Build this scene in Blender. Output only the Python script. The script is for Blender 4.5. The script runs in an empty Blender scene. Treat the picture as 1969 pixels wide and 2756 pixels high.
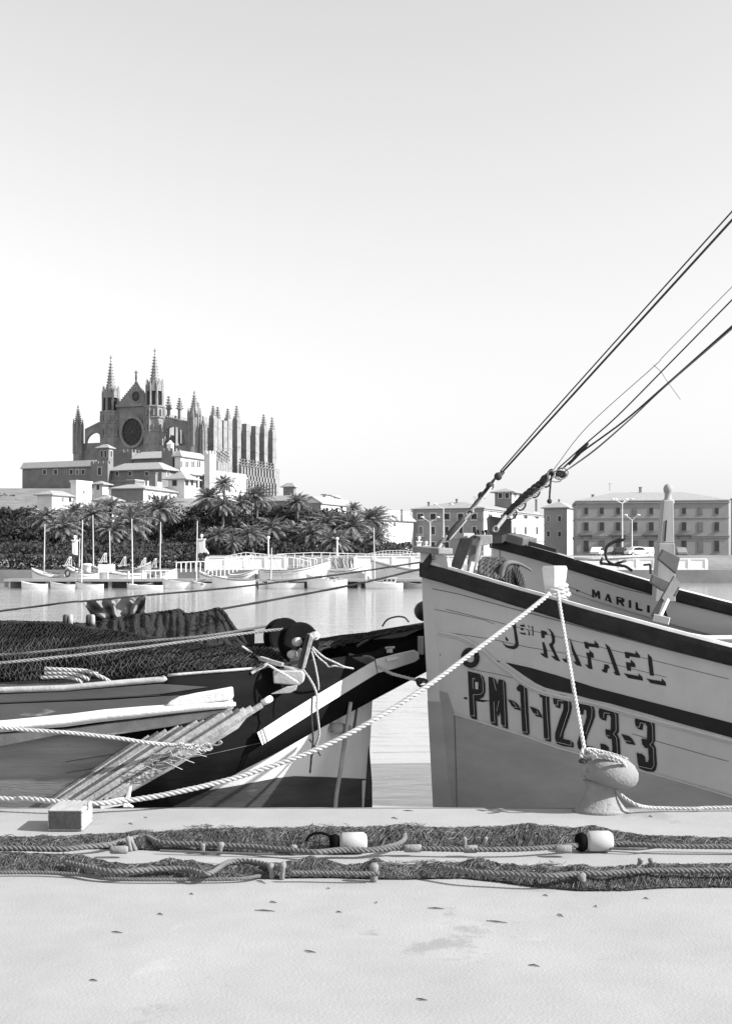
import bpy, bmesh, math, random
from mathutils import Vector, Matrix, noise
from mathutils.bvhtree import BVHTree
from mathutils.geometry import tessellate_polygon
R = math.radians
sc = bpy.context.scene
COL = sc.collection

# ---------------------------------------------------------------- camera, world, sun, exposure
F, CX, HV, CZ = 3370.0, 984.5, 1510.0, 2.5      # focal length and horizon in photo pixels, eye height in metres
cam_d = bpy.data.cameras.new("camera")
cam = bpy.data.objects.new("camera", cam_d)
COL.objects.link(cam)
cam.location = (0, 0, CZ)
cam.rotation_euler = (R(90), 0, 0)
cam_d.sensor_fit = 'HORIZONTAL'
cam_d.sensor_width = 36
cam_d.lens = 36 * F / 1969.0
cam_d.shift_y = (HV - 1378.0) / 1969.0
cam_d.clip_start = 0.1
cam_d.clip_end = 9000
sc.camera = cam

SUN_EL, SUN_AZ = R(32), R(-14)                   # azimuth measured from +X towards +Y
SDIR = Vector((math.cos(SUN_EL) * math.cos(SUN_AZ), math.cos(SUN_EL) * math.sin(SUN_AZ), math.sin(SUN_EL)))
w = bpy.data.worlds.new("World")
sc.world = w
w.use_nodes = True
nt = w.node_tree
nt.nodes.clear()
sky = nt.nodes.new('ShaderNodeTexSky')
sky.sky_type = 'NISHITA'
sky.sun_disc = False
sky.sun_elevation = SUN_EL
sky.sun_rotation = math.atan2(SDIR.x, SDIR.y)
sky.air_density = 1.8
sky.dust_density = 0.3
cmb = nt.nodes.new('ShaderNodeCombineColor')
bg = nt.nodes.new('ShaderNodeBackground')
bg.inputs['Strength'].default_value = 0.117
wo = nt.nodes.new('ShaderNodeOutputWorld')
ma = nt.nodes.new('ShaderNodeVectorMath'); ma.operation = 'DOT_PRODUCT'
ma.inputs[1].default_value = (0.15, 0.25, 0.60)   # black and white film: one grey from the sky's three channels
nt.links.new(sky.outputs[0], ma.inputs[0])
for k in range(3):
    nt.links.new(ma.outputs['Value'], cmb.inputs[k])
nt.links.new(cmb.outputs[0], bg.inputs['Color'])
nt.links.new(bg.outputs[0], wo.inputs['Surface'])
sd = bpy.data.lights.new("sun", 'SUN')
sd.energy = 5.0
sd.angle = R(0.5)
sun = bpy.data.objects.new("sun", sd)
COL.objects.link(sun)
sun.location = (30, -10, 40)
sun.rotation_euler = SDIR.to_track_quat('Z', 'Y').to_euler()
sc.view_settings.view_transform = 'Standard'
sc.view_settings.look = 'None'
sc.view_settings.exposure = 0.85
sc.view_settings.gamma = 1.0

# ---------------------------------------------------------------- pixel helpers (photo pixels to points)
def P(u, v, Y): return Vector(((u - CX) / F * Y, Y, CZ - (v - HV) / F * Y))
def ray(u, v): return Vector(((u - CX) / F, 1.0, -(v - HV) / F))
def G(u, v, z):
    Y = F * (CZ - z) / (v - HV)
    return P(u, v, Y)

# ---------------------------------------------------------------- materials
MATS = {}
def mat(name, base, rough=0.8, var=0.25, scale=3.0, bump=0.0, bscale=40.0, stretch=(1, 1, 1), spec=0.3, metal=0.0,
        spots=None, detail=6.0, planks=None, cracks=None):
    if name in MATS: return MATS[name]
    m = bpy.data.materials.new(name); m.use_nodes = True
    t = m.node_tree; N = t.nodes; L = t.links
    b = N['Principled BSDF']
    b.inputs['Roughness'].default_value = rough
    b.inputs['Specular IOR Level'].default_value = spec
    b.inputs['Metallic'].default_value = metal
    tc = N.new('ShaderNodeTexCoord'); mp = N.new('ShaderNodeMapping')
    mp.inputs['Scale'].default_value = stretch
    L.new(tc.outputs['Object'], mp.inputs[0])
    n = N.new('ShaderNodeTexNoise'); n.inputs['Scale'].default_value = scale; n.inputs['Detail'].default_value = detail
    n.inputs['Roughness'].default_value = 0.65
    L.new(mp.outputs[0], n.inputs['Vector'])
    r = N.new('ShaderNodeMapRange')
    r.inputs['From Min'].default_value = 0.3; r.inputs['From Max'].default_value = 0.7
    r.inputs['To Min'].default_value = base * (1 - var); r.inputs['To Max'].default_value = min(0.95, base * (1 + var))
    L.new(n.outputs[0], r.inputs['Value'])
    cur = r.outputs[0]
    def mul_mask(cur, fac_socket, val):
        mx = N.new('ShaderNodeMix'); mx.data_type = 'FLOAT'
        L.new(fac_socket, mx.inputs[0]); L.new(cur, mx.inputs[2]); mx.inputs[3].default_value = val
        return mx.outputs[0]
    if spots:                                     # (scale, threshold, value): worn patches
        for (ss, th, val) in (spots if isinstance(spots, list) else [spots]):
            n2 = N.new('ShaderNodeTexNoise'); n2.inputs['Scale'].default_value = ss; n2.inputs['Detail'].default_value = 8
            n2.inputs['Roughness'].default_value = 0.7
            L.new(mp.outputs[0], n2.inputs['Vector'])
            r2 = N.new('ShaderNodeMapRange'); r2.inputs['From Min'].default_value = th; r2.inputs['From Max'].default_value = th + 0.05
            L.new(n2.outputs[0], r2.inputs['Value'])
            cur = mul_mask(cur, r2.outputs[0], val)
    if planks:                                    # (axis, spacing, width, value): dark seams
        ax, sp, wd, val = planks
        sx = N.new('ShaderNodeSeparateXYZ'); L.new(tc.outputs['Object'], sx.inputs[0])
        md = N.new('ShaderNodeMath'); md.operation = 'PINGPONG'; md.inputs[1].default_value = sp / 2
        L.new(sx.outputs[ax], md.inputs[0])
        lt = N.new('ShaderNodeMath'); lt.operation = 'LESS_THAN'; lt.inputs[1].default_value = wd
        L.new(md.outputs[0], lt.inputs[0])
        cur = mul_mask(cur, lt.outputs[0], val)
    L.new(cur, b.inputs['Base Color'])
    if bump:
        n3 = N.new('ShaderNodeTexNoise'); n3.inputs['Scale'].default_value = bscale; n3.inputs['Detail'].default_value = 5
        L.new(mp.outputs[0], n3.inputs['Vector'])
        bp = N.new('ShaderNodeBump'); bp.inputs['Strength'].default_value = bump; bp.inputs['Distance'].default_value = 0.02
        L.new(n3.outputs[0], bp.inputs['Height']); L.new(bp.outputs[0], b.inputs['Normal'])
    MATS[name] = m
    return m

# ---------------------------------------------------------------- mesh builder
class MB:
    def __init__(s): s.v = []; s.f = []; s.mi = []; s.cur = 0
    def add(s, vs, fs):
        o = len(s.v); s.v += [Vector(p) for p in vs]
        for f in fs: s.f.append([i + o for i in f]); s.mi.append(s.cur)
        return s
    def box(s, c, d, M=None):
        c = Vector(c); hx, hy, hz = d[0] / 2, d[1] / 2, d[2] / 2
        vs = [Vector((x, y, z)) for x in (-hx, hx) for y in (-hy, hy) for z in (-hz, hz)]
        vs = [(M @ p if M else p) + c for p in vs]
        return s.add(vs, [(0, 1, 3, 2), (4, 6, 7, 5), (0, 4, 5, 1), (2, 3, 7, 6), (0, 2, 6, 4), (1, 5, 7, 3)])
    def bb(s, x0, x1, y0, y1, z0, z1): return s.box(((x0 + x1) / 2, (y0 + y1) / 2, (z0 + z1) / 2), (abs(x1 - x0), abs(y1 - y0), abs(z1 - z0)))
    def prism(s, pts, off):                       # polygon extruded along off
        n = len(pts); off = Vector(off); a = [Vector(p) for p in pts]
        nrm = Vector((0, 0, 0))
        for i in range(n): nrm += a[i].cross(a[(i + 1) % n])
        if nrm.dot(off) > 0: a = a[::-1]
        return s.add(a + [p + off for p in a], [list(range(n)), list(range(2 * n - 1, n - 1, -1))] +
                     [(i, (i + 1) % n, (i + 1) % n + n, i + n) for i in range(n)])
    def bar(s, a, b, w_, h_, up=(0, 0, 1)):        # rectangular bar between two points
        a = Vector(a); b = Vector(b); d = (b - a).normalized(); up = Vector(up)
        sd_ = d.cross(up)
        if sd_.length < 1e-4: sd_ = d.cross(Vector((1, 0, 0)))
        sd_.normalize(); u2 = sd_.cross(d).normalized()
        q = [a + sd_ * (x * w_ / 2) + u2 * (z * h_ / 2) for x, z in ((-1, -1), (1, -1), (1, 1), (-1, 1))]
        q += [p + (b - a) for p in q]
        return s.add(q, [(3, 2, 1, 0), (4, 5, 6, 7), (0, 1, 5, 4), (1, 2, 6, 5), (2, 3, 7, 6), (3, 0, 4, 7)])
    def tube(s, pts, r, n=6, caps=True):
        pts = [Vector(p) for p in pts]; k = len(pts)
        rs = r if isinstance(r, (list, tuple)) else [r] * k
        prev = None; rings = []
        for i, p in enumerate(pts):
            d = (pts[min(i + 1, k - 1)] - pts[max(i - 1, 0)])
            if d.length < 1e-9: d = Vector((0, 0, 1))
            d.normalize()
            if prev is None:
                prev = d.cross(Vector((0, 0, 1)))
                if prev.length < 1e-3: prev = d.cross(Vector((0, 1, 0)))
            x = (prev - d * prev.dot(d)).normalized(); prev = x; y = d.cross(x)
            rings.append([p + (x * math.cos(t) + y * math.sin(t)) * rs[i] for t in [2 * math.pi * j / n for j in range(n)]])
        vs = [q for rg in rings for q in rg]
        fs = [(i * n + j, i * n + (j + 1) % n, (i + 1) * n + (j + 1) % n, (i + 1) * n + j) for i in range(k - 1) for j in range(n)]
        if caps: fs += [list(range(n))[::-1], [(k - 1) * n + j for j in range(n)]]
        return s.add(vs, fs)
    def lathe(s, prof, c=(0, 0, 0), n=16, ax=None, sx=1.0, sy=1.0):   # prof: (r, z)
        c = Vector(c); M = Vector(ax).to_track_quat('Z', 'Y').to_matrix() if ax else Matrix.Identity(3)
        vs = []
        for r_, z_ in prof:
            for j in range(n):
                t = 2 * math.pi * j / n
                vs.append(c + M @ Vector((r_ * math.cos(t) * sx, r_ * math.sin(t) * sy, z_)))
        k = len(prof)
        fs = [(i * n + j, i * n + (j + 1) % n, (i + 1) * n + (j + 1) % n, (i + 1) * n + j) for i in range(k - 1) for j in range(n)]
        fs += [list(range(n))[::-1], [(k - 1) * n + j for j in range(n)]]
        return s.add(vs, fs)
    def sphere(s, c, r, n=10):
        if not isinstance(r, (tuple, list)): r = (r, r, r)
        c = Vector(c); vs = []; m = max(4, n // 2 + 1)
        for i in range(m + 1):
            ph = math.pi * i / m; ph = min(max(ph, 0.02), math.pi - 0.02)
            for j in range(n):
                t = 2 * math.pi * j / n
                vs.append(c + Vector((r[0] * math.sin(ph) * math.cos(t), r[1] * math.sin(ph) * math.sin(t), -r[2] * math.cos(ph))))
        return s.add(vs, [(i * n + j, i * n + (j + 1) % n, (i + 1) * n + (j + 1) % n, (i + 1) * n + j) for i in range(m) for j in range(n)])
    def grid(s, rows, closed=False):              # rows of points
        n = len(rows[0]); k = len(rows)
        return s.add([p for r_ in rows for p in r_], [(i * n + j, i * n + (j + 1) % n, (i + 1) * n + (j + 1) % n, (i + 1) * n + j)
                     for i in range(k - 1) for j in range(n if closed else n - 1)])
    def merge(s, o):
        return s.add(o.v, o.f)
    def build(s, name, m, parent=None, smooth=False, local=False, bevel=0, subd=0, solid=0, recalc=True):
        me = bpy.data.meshes.new(name)
        off = Vector((0, 0, 0))
        if parent is not None and not local: off = world_loc(parent)
        me.from_pydata([tuple(p - off) for p in s.v], [], s.f)
        ms = m if isinstance(m, list) else [m]
        for x in ms: me.materials.append(x)
        if len(ms) > 1:
            for pl, k in zip(me.polygons, s.mi): pl.material_index = k
        if recalc:
            bm = bmesh.new(); bm.from_mesh(me); bmesh.ops.recalc_face_normals(bm, faces=bm.faces); bm.to_mesh(me); bm.free()
        if smooth:
            for pl in me.polygons: pl.use_smooth = True
        o = bpy.data.objects.new(name, me); COL.objects.link(o)
        if parent is not None: o.parent = parent
        if bevel:
            b = o.modifiers.new('bevel', 'BEVEL'); b.width = bevel; b.segments = 2; b.limit_method = 'ANGLE'
        if solid:
            b = o.modifiers.new('solid', 'SOLIDIFY'); b.thickness = solid; b.offset = 0
        if subd:
            b = o.modifiers.new('sub', 'SUBSURF'); b.levels = subd; b.render_levels = subd
        return o
def world_loc(o):
    p = Vector((0, 0, 0))
    while o is not None: p = p + Vector(o.location); o = o.parent
    return p
def tag(o, label=None, cat=None, group=None, kind=None):
    if label: o['label'] = label
    if cat: o['category'] = cat
    if group: o['group'] = group
    if kind: o['kind'] = kind
    return o
def thing(name, label, cat, loc=(0, 0, 0), rotz=0, group=None):
    o = bpy.data.objects.new(name, None); COL.objects.link(o); o.location = loc; o.rotation_euler = (0, 0, rotz)
    o.empty_display_size = 0.2
    return tag(o, label, cat, group)
def copy_tree(o, parent=None):
    c = o.copy(); COL.objects.link(c); c.parent = parent
    for ch in list(o.children): copy_tree(ch, c)
    return c
def lerp(a, b, t): return a + (b - a) * t
def interp(pts, x):                               # piecewise linear through (x, y) pairs
    if x <= pts[0][0]: 
        (a, b) = (pts[0], pts[1])
    elif x >= pts[-1][0]:
        (a, b) = (pts[-2], pts[-1])
    else:
        for a, b in zip(pts, pts[1:]):
            if a[0] <= x <= b[0]: break
    return a[1] + (b[1] - a[1]) * (x - a[0]) / (b[0] - a[0])
def spline(pts, n=8):                             # Catmull-Rom through points
    pts = [Vector(p) for p in pts]
    if len(pts) < 3: return [pts[0].lerp(pts[1], i / n) for i in range(n + 1)]
    q = [pts[0] * 2 - pts[1]] + pts + [pts[-1] * 2 - pts[-2]]; out = []
    for i in range(1, len(q) - 2):
        for k in range(n):
            t = k / n; a, b, c, d = q[i - 1], q[i], q[i + 1], q[i + 2]
            out.append(0.5 * ((2 * b) + (c - a) * t + (2 * a - 5 * b + 4 * c - d) * t * t + (3 * b - a - 3 * c + d) * t ** 3))
    out.append(pts[-1]); return out
def resample(pts, step):
    out = [pts[0]]; acc = 0.0
    for a, b in zip(pts, pts[1:]):
        L_ = (b - a).length
        if L_ < 1e-9: continue
        while acc + L_ >= step:
            t = (step - acc) / L_; a = a.lerp(b, t); out.append(a); L_ = (b - a).length; acc = 0.0
            if L_ < 1e-9: break
        acc += L_
    out.append(pts[-1]); return out
def rope_mb(pts, r, strands=3, pitch=3.4, n=5, mb=None, seg=9):    # laid rope: twisted strands round a path
    mb = mb or MB(); P_ = pitch * 2 * r
    path = resample([Vector(p) for p in pts], P_ / seg)
    if len(path) < 3: path = [Vector(pts[0]), (Vector(pts[0]) + Vector(pts[-1])) / 2, Vector(pts[-1])]
    prev = None; fr = []; k = len(path); s_ = 0
    for i, p in enumerate(path):
        d = (path[min(i + 1, k - 1)] - path[max(i - 1, 0)]).normalized()
        if prev is None:
            prev = d.cross(Vector((0, 0, 1)))
            if prev.length < 1e-3: prev = d.cross(Vector((0, 1, 0)))
        x = (prev - d * prev.dot(d)).normalized(); prev = x; fr.append((p, x, d.cross(x)))
    for j in range(strands):
        q = []; ln = 0
        for i, (p, x, y) in enumerate(fr):
            if i: ln += (fr[i][0] - fr[i - 1][0]).length
            t = 2 * math.pi * (ln / P_ + j / strands)
            q.append(p + (x * math.cos(t) + y * math.sin(t)) * r * 0.5)
        mb.tube(q, r * 0.56, n)
    return mb
def sag(a, b, dz, n=16):
    a = Vector(a); b = Vector(b)
    return [a.lerp(b, i / n) - Vector((0, 0, dz * 4 * (i / n) * (1 - i / n))) for i in range(n + 1)]

# surface projection: shapes drawn on a hull follow that hull's own surface
def proj(bvh, u, v, off=0.004):
    o = Vector((0, 0, CZ)); d = ray(u, v).normalized()
    h, nrm, i, dist = bvh.ray_cast(o, d)
    if h is None: return None
    if nrm.dot(d) > 0: nrm = -nrm
    return h + nrm * off
def decal(bvh, polys, name, m, parent, off=0.004, step=12.0):
    bm = bmesh.new()
    for poly in polys:
        tri = tessellate_polygon([[Vector((x, y, 0)) for x, y in poly]])
        vs = [bm.verts.new((x, y, 0)) for x, y in poly]
        for t in tri:
            try: bm.faces.new([vs[i] for i in t])
            except ValueError: pass
    for _ in range(6):
        es = [e for e in bm.edges if e.calc_length() > step]
        if not es: break
        bmesh.ops.subdivide_edges(bm, edges=es, cuts=1, use_grid_fill=False)
        bmesh.ops.triangulate(bm, faces=bm.faces)
    bad = []
    for q in bm.verts:
        p = proj(bvh, q.co.x, q.co.y, off)
        if p is None: bad.append(q)
        else: q.co = p - world_loc(parent)
    bmesh.ops.delete(bm, geom=bad, context='VERTS')
    me = bpy.data.meshes.new(name); bm.to_mesh(me); bm.free(); me.materials.append(m)
    for pl in me.polygons: pl.use_smooth = True
    ob = bpy.data.objects.new(name, me); COL.objects.link(ob); ob.parent = parent
    return ob
def bvh_of(mb): return BVHTree.FromPolygons([tuple(p) for p in mb.v], mb.f)
def stroke(pts, w_):                              # thick polyline with mitred joins, in pixels
    n = len(pts); L_, R_ = [], []
    for i, (x, y) in enumerate(pts):
        def dr(a, b):
            d = Vector((b[0] - a[0], b[1] - a[1])); return d.normalized()
        d1 = dr(pts[i - 1], pts[i]) if i else None; d2 = dr(pts[i], pts[i + 1]) if i < n - 1 else None
        if d1 is None: d1 = d2
        if d2 is None: d2 = d1
        n1 = Vector((-d1.y, d1.x)); n2 = Vector((-d2.y, d2.x)); m_ = (n1 + n2)
        m_ = m_.normalized(); k = 1 / max(0.5, m_.dot(n1)); m_ = m_ * (w_ / 2 * k)
        L_.append((x + m_.x, y + m_.y)); R_.append((x - m_.x, y - m_.y))
    return [[L_[i], L_[i + 1], R_[i + 1], R_[i]] for i in range(n - 1)]
# ---------------------------------------------------------------- materials used by the setting
M_conc = mat('concrete', 0.31, 0.95, 0.10, 1.7, 0.16, 70, spots=[(0.9, 0.60, 0.25), (1.6, 0.66, 0.36), (9, 0.70, 0.2), (26, 0.72, 0.15), (60, 0.74, 0.12)])
M_quaywall = mat('quay_wall_stone', 0.25, 0.9, 0.3, 2.0, 0.5, 20)
M_white = mat('white_paint', 0.78, 0.6, 0.06, 2.0)
M_offwhite = mat('offwhite_paint', 0.66, 0.7, 0.12, 1.5)
M_grey = mat('grey_paint', 0.22, 0.7, 0.2, 1.5)
M_dark = mat('dark_paint', 0.035, 0.6, 0.3, 3)
M_black = mat('black_iron', 0.02, 0.5, 0.3, 5)
M_wood = mat('pale_wood', 0.45, 0.8, 0.2, 3, stretch=(1, 6, 6))
M_dwood = mat('dark_wood', 0.10, 0.8, 0.4, 3, stretch=(1, 6, 6))
M_ground = mat('ground_soil', 0.18, 0.95, 0.3, 0.2)
M_stone_d = mat('cathedral_stone', 0.24, 0.95, 0.28, 0.35, 0.4, 3, spots=(0.8, 0.60, 0.15), detail=9)
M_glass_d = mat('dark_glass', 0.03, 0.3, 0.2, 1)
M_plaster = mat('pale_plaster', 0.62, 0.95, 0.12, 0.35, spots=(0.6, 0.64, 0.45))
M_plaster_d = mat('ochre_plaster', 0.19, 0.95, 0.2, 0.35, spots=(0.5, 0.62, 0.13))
M_tile = mat('roof_tile', 0.30, 0.9, 0.2, 2.0, 0.6, 6, stretch=(1, 1, 1))
M_leaf = mat('pine_leaf', 0.042, 0.9, 0.6, 0.6, spec=0.08)
M_palm = mat('palm_leaf', 0.19, 0.6, 0.5, 1.2, spec=0.4)
M_bark = mat('bark', 0.13, 0.95, 0.4, 4, 0.6, 12)
M_shut = mat('shutter', 0.045, 0.8, 0.3, 2)

# ---------------------------------------------------------------- water: one sheet, fine wind ripples
def smooth(t): t = min(1, max(0, t)); return t * t * (3 - 2 * t)
def make_water():
    m = bpy.data.materials.new('harbour_water'); m.use_nodes = True
    t = m.node_tree; N = t.nodes; L = t.links; b = N['Principled BSDF']
    b.inputs['Base Color'].default_value = (0.36, 0.36, 0.36, 1)
    b.inputs['Roughness'].default_value = 0.09
    b.inputs['IOR'].default_value = 1.45
    b.inputs['Specular IOR Level'].default_value = 0.9
    tc = N.new('ShaderNodeTexCoord')
    prev = None
    for (sx, sy, sc_, st, dist) in ((0.35, 1.5, 1.6, 0.45, 0.05), (0.5, 1.2, 6.0, 0.35, 0.012), (0.15, 0.5, 0.8, 0.4, 0.10)):
        mp = N.new('ShaderNodeMapping'); mp.inputs['Scale'].default_value = (sx, sy, 1)
        L.new(tc.outputs['Object'], mp.inputs[0])
        n = N.new('ShaderNodeTexNoise'); n.inputs['Scale'].default_value = sc_; n.inputs['Detail'].default_value = 4
        n.inputs['Distortion'].default_value = 0.6
        L.new(mp.outputs[0], n.inputs['Vector'])
        bp = N.new('ShaderNodeBump'); bp.inputs['Strength'].default_value = st; bp.inputs['Distance'].default_value = dist
        L.new(n.outputs[0], bp.inputs['Height'])
        if prev: L.new(prev.outputs[0], bp.inputs['Normal'])
        prev = bp
    L.new(prev.outputs[0], b.inputs['Normal'])
    mb = MB(); mb.add([(-3000, -30, 0), (3000, -30, 0), (3000, 6000, 0), (-3000, 6000, 0)], [(0, 1, 2, 3)])
    tag(mb.build('water', m), kind='structure')
make_water()

# ---------------------------------------------------------------- land beyond the harbour, as one sheet to the horizon
def gz(x, y):
    z = 1.5 + 1.7 * smooth((y - 142) / 8)
    z += 23 * smooth((y - 225) / 190) * smooth((-12 - x) / 45) * smooth((x + 160) / 34)
    return z
ys = [140, 142, 144, 146, 148, 150, 155, 165, 180, 200] + [225 + 15 * i for i in range(15)] + [460, 520, 620, 800, 1200, 2500, 6000]
xs = [-5000, -1500, -600, -300, -220] + [-200 + 10 * i for i in range(41)] + [220, 300, 600, 1500, 5000]
mb = MB(); mb.grid([[(x, y, gz(x, y)) for x in xs] for y in ys])
mb.add([(-5000, 140, -2), (5000, 140, -2), (5000, 140, 1.5), (-5000, 140, 1.5)], [(0, 1, 2, 3)])
tag(mb.build('ground', M_ground, smooth=True), kind='structure')

# ---------------------------------------------------------------- the quay the camera stands on
QE, QZ = 8.15, 0.9
mb = MB()
mb.bb(-40, 40, -20, QE - 0.06, -2, QZ)
q = mb.build('quay', M_conc)
q.data.materials.append(M_quaywall)
tag(q, kind='structure')
mb = MB()                                         # rounded coping along the edge, its line slightly worn
rows = []
for i in range(0, 161):
    x = -8 + i * 0.1
    e = 0.012 * noise.noise(Vector((x * 1.7, 0, 3))) + 0.006 * noise.noise(Vector((x * 9, 1, 0)))
    rows.append([(x, QE - 0.06, QZ + 0.003), (x, QE - 0.02 + e, QZ - 0.002 + e * .4), (x, QE + e, QZ - 0.02), (x, QE + 0.005 + e, QZ - 0.12), (x, QE - 0.05, QZ - 0.15)])
mb.grid(rows)
tag(mb.build('quay_edge', M_conc, smooth=True), kind='structure')

# ---------------------------------------------------------------- vegetation
random.seed(11)
def leaf_quad(mb, c, n_, size, asp=1.0, tw=0.0):
    n_ = n_.normalized(); a = n_.cross(Vector((0, 0, 1)))
    if a.length < 0.05: a = Vector((1, 0, 0))
    a.normalize(); b = n_.cross(a)
    a, b = a * math.cos(tw) + b * math.sin(tw), b * math.cos(tw) - a * math.sin(tw)
    a *= size * asp / 2; b *= size / 2
    o = len(mb.v); mb.v += [c - a - b, c + a - b * 0.6, c + a * 0.6 + b, c - a * 0.8 + b * 0.7]; mb.f.append((o, o + 1, o + 2, o + 3)); mb.mi.append(0)
def crown_mesh(name, seed, rx, rz, lobes=16, leaves=150):
    rnd = random.Random(seed); mb = MB()
    for i in range(lobes):
        a = rnd.uniform(0, 2 * math.pi); rr = math.sqrt(rnd.random()) * 0.75; h = rnd.uniform(-0.5, 0.9)
        rr *= math.sqrt(max(0.1, 1 - (h * 0.85) ** 2))
        c = Vector((math.cos(a) * rr * rx, math.sin(a) * rr * rx, h * rz))
        lr = rnd.uniform(0.16, 0.34) * rx
        for k in range(leaves):
            d = Vector((rnd.gauss(0, 1), rnd.gauss(0, 1), rnd.gauss(0, 1))).normalized()
            if d.z < -0.5 and rnd.random() < 0.7: continue
            ro = lr * (0.6 + 0.45 * rnd.random() ** 0.6) * (1 + 0.25 * noise.noise(d * 3 + c))
            p = c + Vector((d.x * ro, d.y * ro, d.z * ro * 0.75))
            nn = d + Vector((rnd.gauss(0, .5), rnd.gauss(0, .5), rnd.gauss(0, .5)))
            leaf_quad(mb, p, nn, rnd.uniform(0.2, 0.48), rnd.uniform(0.5, 1.0), rnd.uniform(0, 3))
    me = bpy.data.meshes.new(name); me.from_pydata([tuple(p) for p in mb.v], [], mb.f); me.materials.append(M_leaf); return me
CROWNS = [crown_mesh('crown', 20 + k, 4.6, 3.4 if k % 2 else 2.7, 27, 120) for k in range(5)]
def mesh_child(name, me, parent, loc=(0, 0, 0), rz=0, s=1.0):
    o = bpy.data.objects.new(name, me); COL.objects.link(o); o.parent = parent; o.location = loc; o.rotation_euler = (0, 0, rz)
    o.scale = (s, s, s) if not isinstance(s, tuple) else s; return o
def tree(x, y, top, seed, label, sc_=1.0, group='broad dark trees of the park'):
    rnd = random.Random(seed); z0 = gz(x, y) - 0.2
    r_ = thing('park_tree', label, 'tree', (x, y, z0), 0, group)
    k = seed % 5; rz_ = (3.4 if k % 2 else 2.7) * sc_ * 1.15
    h = top - z0 - rz_
    mb = MB(); p0 = Vector((0, 0, 0)); bend = Vector((rnd.uniform(-.5, .5), 0, 0))
    mb.tube([p0, p0 + bend * .5 + Vector((0, 0, h * .45)), p0 + bend + Vector((0, 0, h * .9))], [.28, .2, .14], 7)
    for j in range(5):
        a = j * 1.3 + rnd.random(); st = p0 + bend * .7 + Vector((0, 0, h * (.5 + .08 * j)))
        mb.tube([st, st + Vector((math.cos(a) * 1.3, math.sin(a) * 1.3, 1.0)), st + Vector((math.cos(a) * 2.6, math.sin(a) * 2.6, 2.4)) * sc_], [.11, .08, .03], 5)
    mb.build('trunk', M_bark, r_, smooth=True, local=True)
    mesh_child('crown', CROWNS[k], r_, (bend.x, 0, h), rnd.uniform(0, 6.3), sc_)
def palm_crown(name, seed, n=46, L_=2.7):
    rnd = random.Random(seed); mb = MB()
    for i in range(n):
        az = i * 2.399963 + rnd.uniform(-.2, .2); t0 = i / n
        el = R(82) - t0 * R(118) + rnd.uniform(-.1, .1)
        ln = L_ * rnd.uniform(.85, 1.1) * (0.8 + .3 * math.sin(t0 * 3))
        p = Vector((0, 0, 0)); pts = [p.copy()]; e = el; seg = 9
        for s_ in range(seg):
            e -= (0.05 + 0.10 * (s_ / seg)) * (1.2 if el > 0 else .7) * rnd.uniform(.8, 1.25)
            p = p + Vector((math.cos(az) * math.cos(e), math.sin(az) * math.cos(e), math.sin(e))) * (ln / seg); pts.append(p.copy())
        mb.tube(pts, [0.035 * (1 - .8 * k / seg) + .006 for k in range(seg + 1)], 3, caps=False)
        side = Vector((-math.sin(az), math.cos(az), 0))
        for k in range(2, seg * 3 + 1):
            f = k / (seg * 3); j = min(int(f * seg), seg - 1); q = pts[j].lerp(pts[j + 1], f * seg - j); d = (pts[j + 1] - pts[j]).normalized()
            ll = 0.62 * math.sin(math.pi * min(1, f * 0.8 + .18)) * rnd.uniform(.8, 1.15)
            up = side.cross(d)
            for sg in (-1, 1):
                tip = q + d * ll * .55 + side * sg * ll * .62 - up * ll * rnd.uniform(-.35, .2) - Vector((0, 0, ll * .28))
                mid = q + (tip - q) * .5 + Vector((0, 0, .05)); wv = d * 0.045
                o = len(mb.v); mb.v += [q - wv * .5, q + wv * .5, mid + wv, tip, mid - wv]; mb.f.append((o, o + 1, o + 2, o + 3, o + 4)); mb.mi.append(0)
    for i in range(26):                           # stubs of cut fronds under the crown
        a = i * 2.4; z = -0.05 - i * 0.022
        mb.tube([(0.1 * math.cos(a), .1 * math.sin(a), z - .15), (.32 * math.cos(a), .32 * math.sin(a), z + .18)], [.06, .02], 4)
    me = bpy.data.meshes.new(name); me.from_pydata([tuple(p) for p in mb.v], [], mb.f); me.materials.append(M_palm); return me
PALMS = [palm_crown('palm_crown', 40 + k) for k in range(5)]
def palm(u, v, Y, rpx, seed, label, group='date palms of the seafront park'):
    c = P(u, v, Y); z0 = gz(c.x, c.y) - 0.2; rnd = random.Random(seed)
    s_ = rpx * Y / F / 1.95
    r_ = thing('palm_tree', label, 'palm tree', (c.x, c.y, z0), 0, group)
    h = max(1.2, c.z - z0); lean = rnd.uniform(-.3, .3); mb = MB()
    k = 12; pts = [Vector((-lean * (1 - (i / k)) ** 2, 0, h * i / k)) for i in range(k + 1)]
    mb.tube(pts, [(.27 - .07 * i / k) * (1.06 if i % 2 else .96) for i in range(k + 1)], 9)
    mb.build('trunk', M_bark, r_, smooth=True, local=True)
    mesh_child('crown', PALMS[seed % 5], r_, (0, 0, h), rnd.uniform(0, 6.28), s_)

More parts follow.
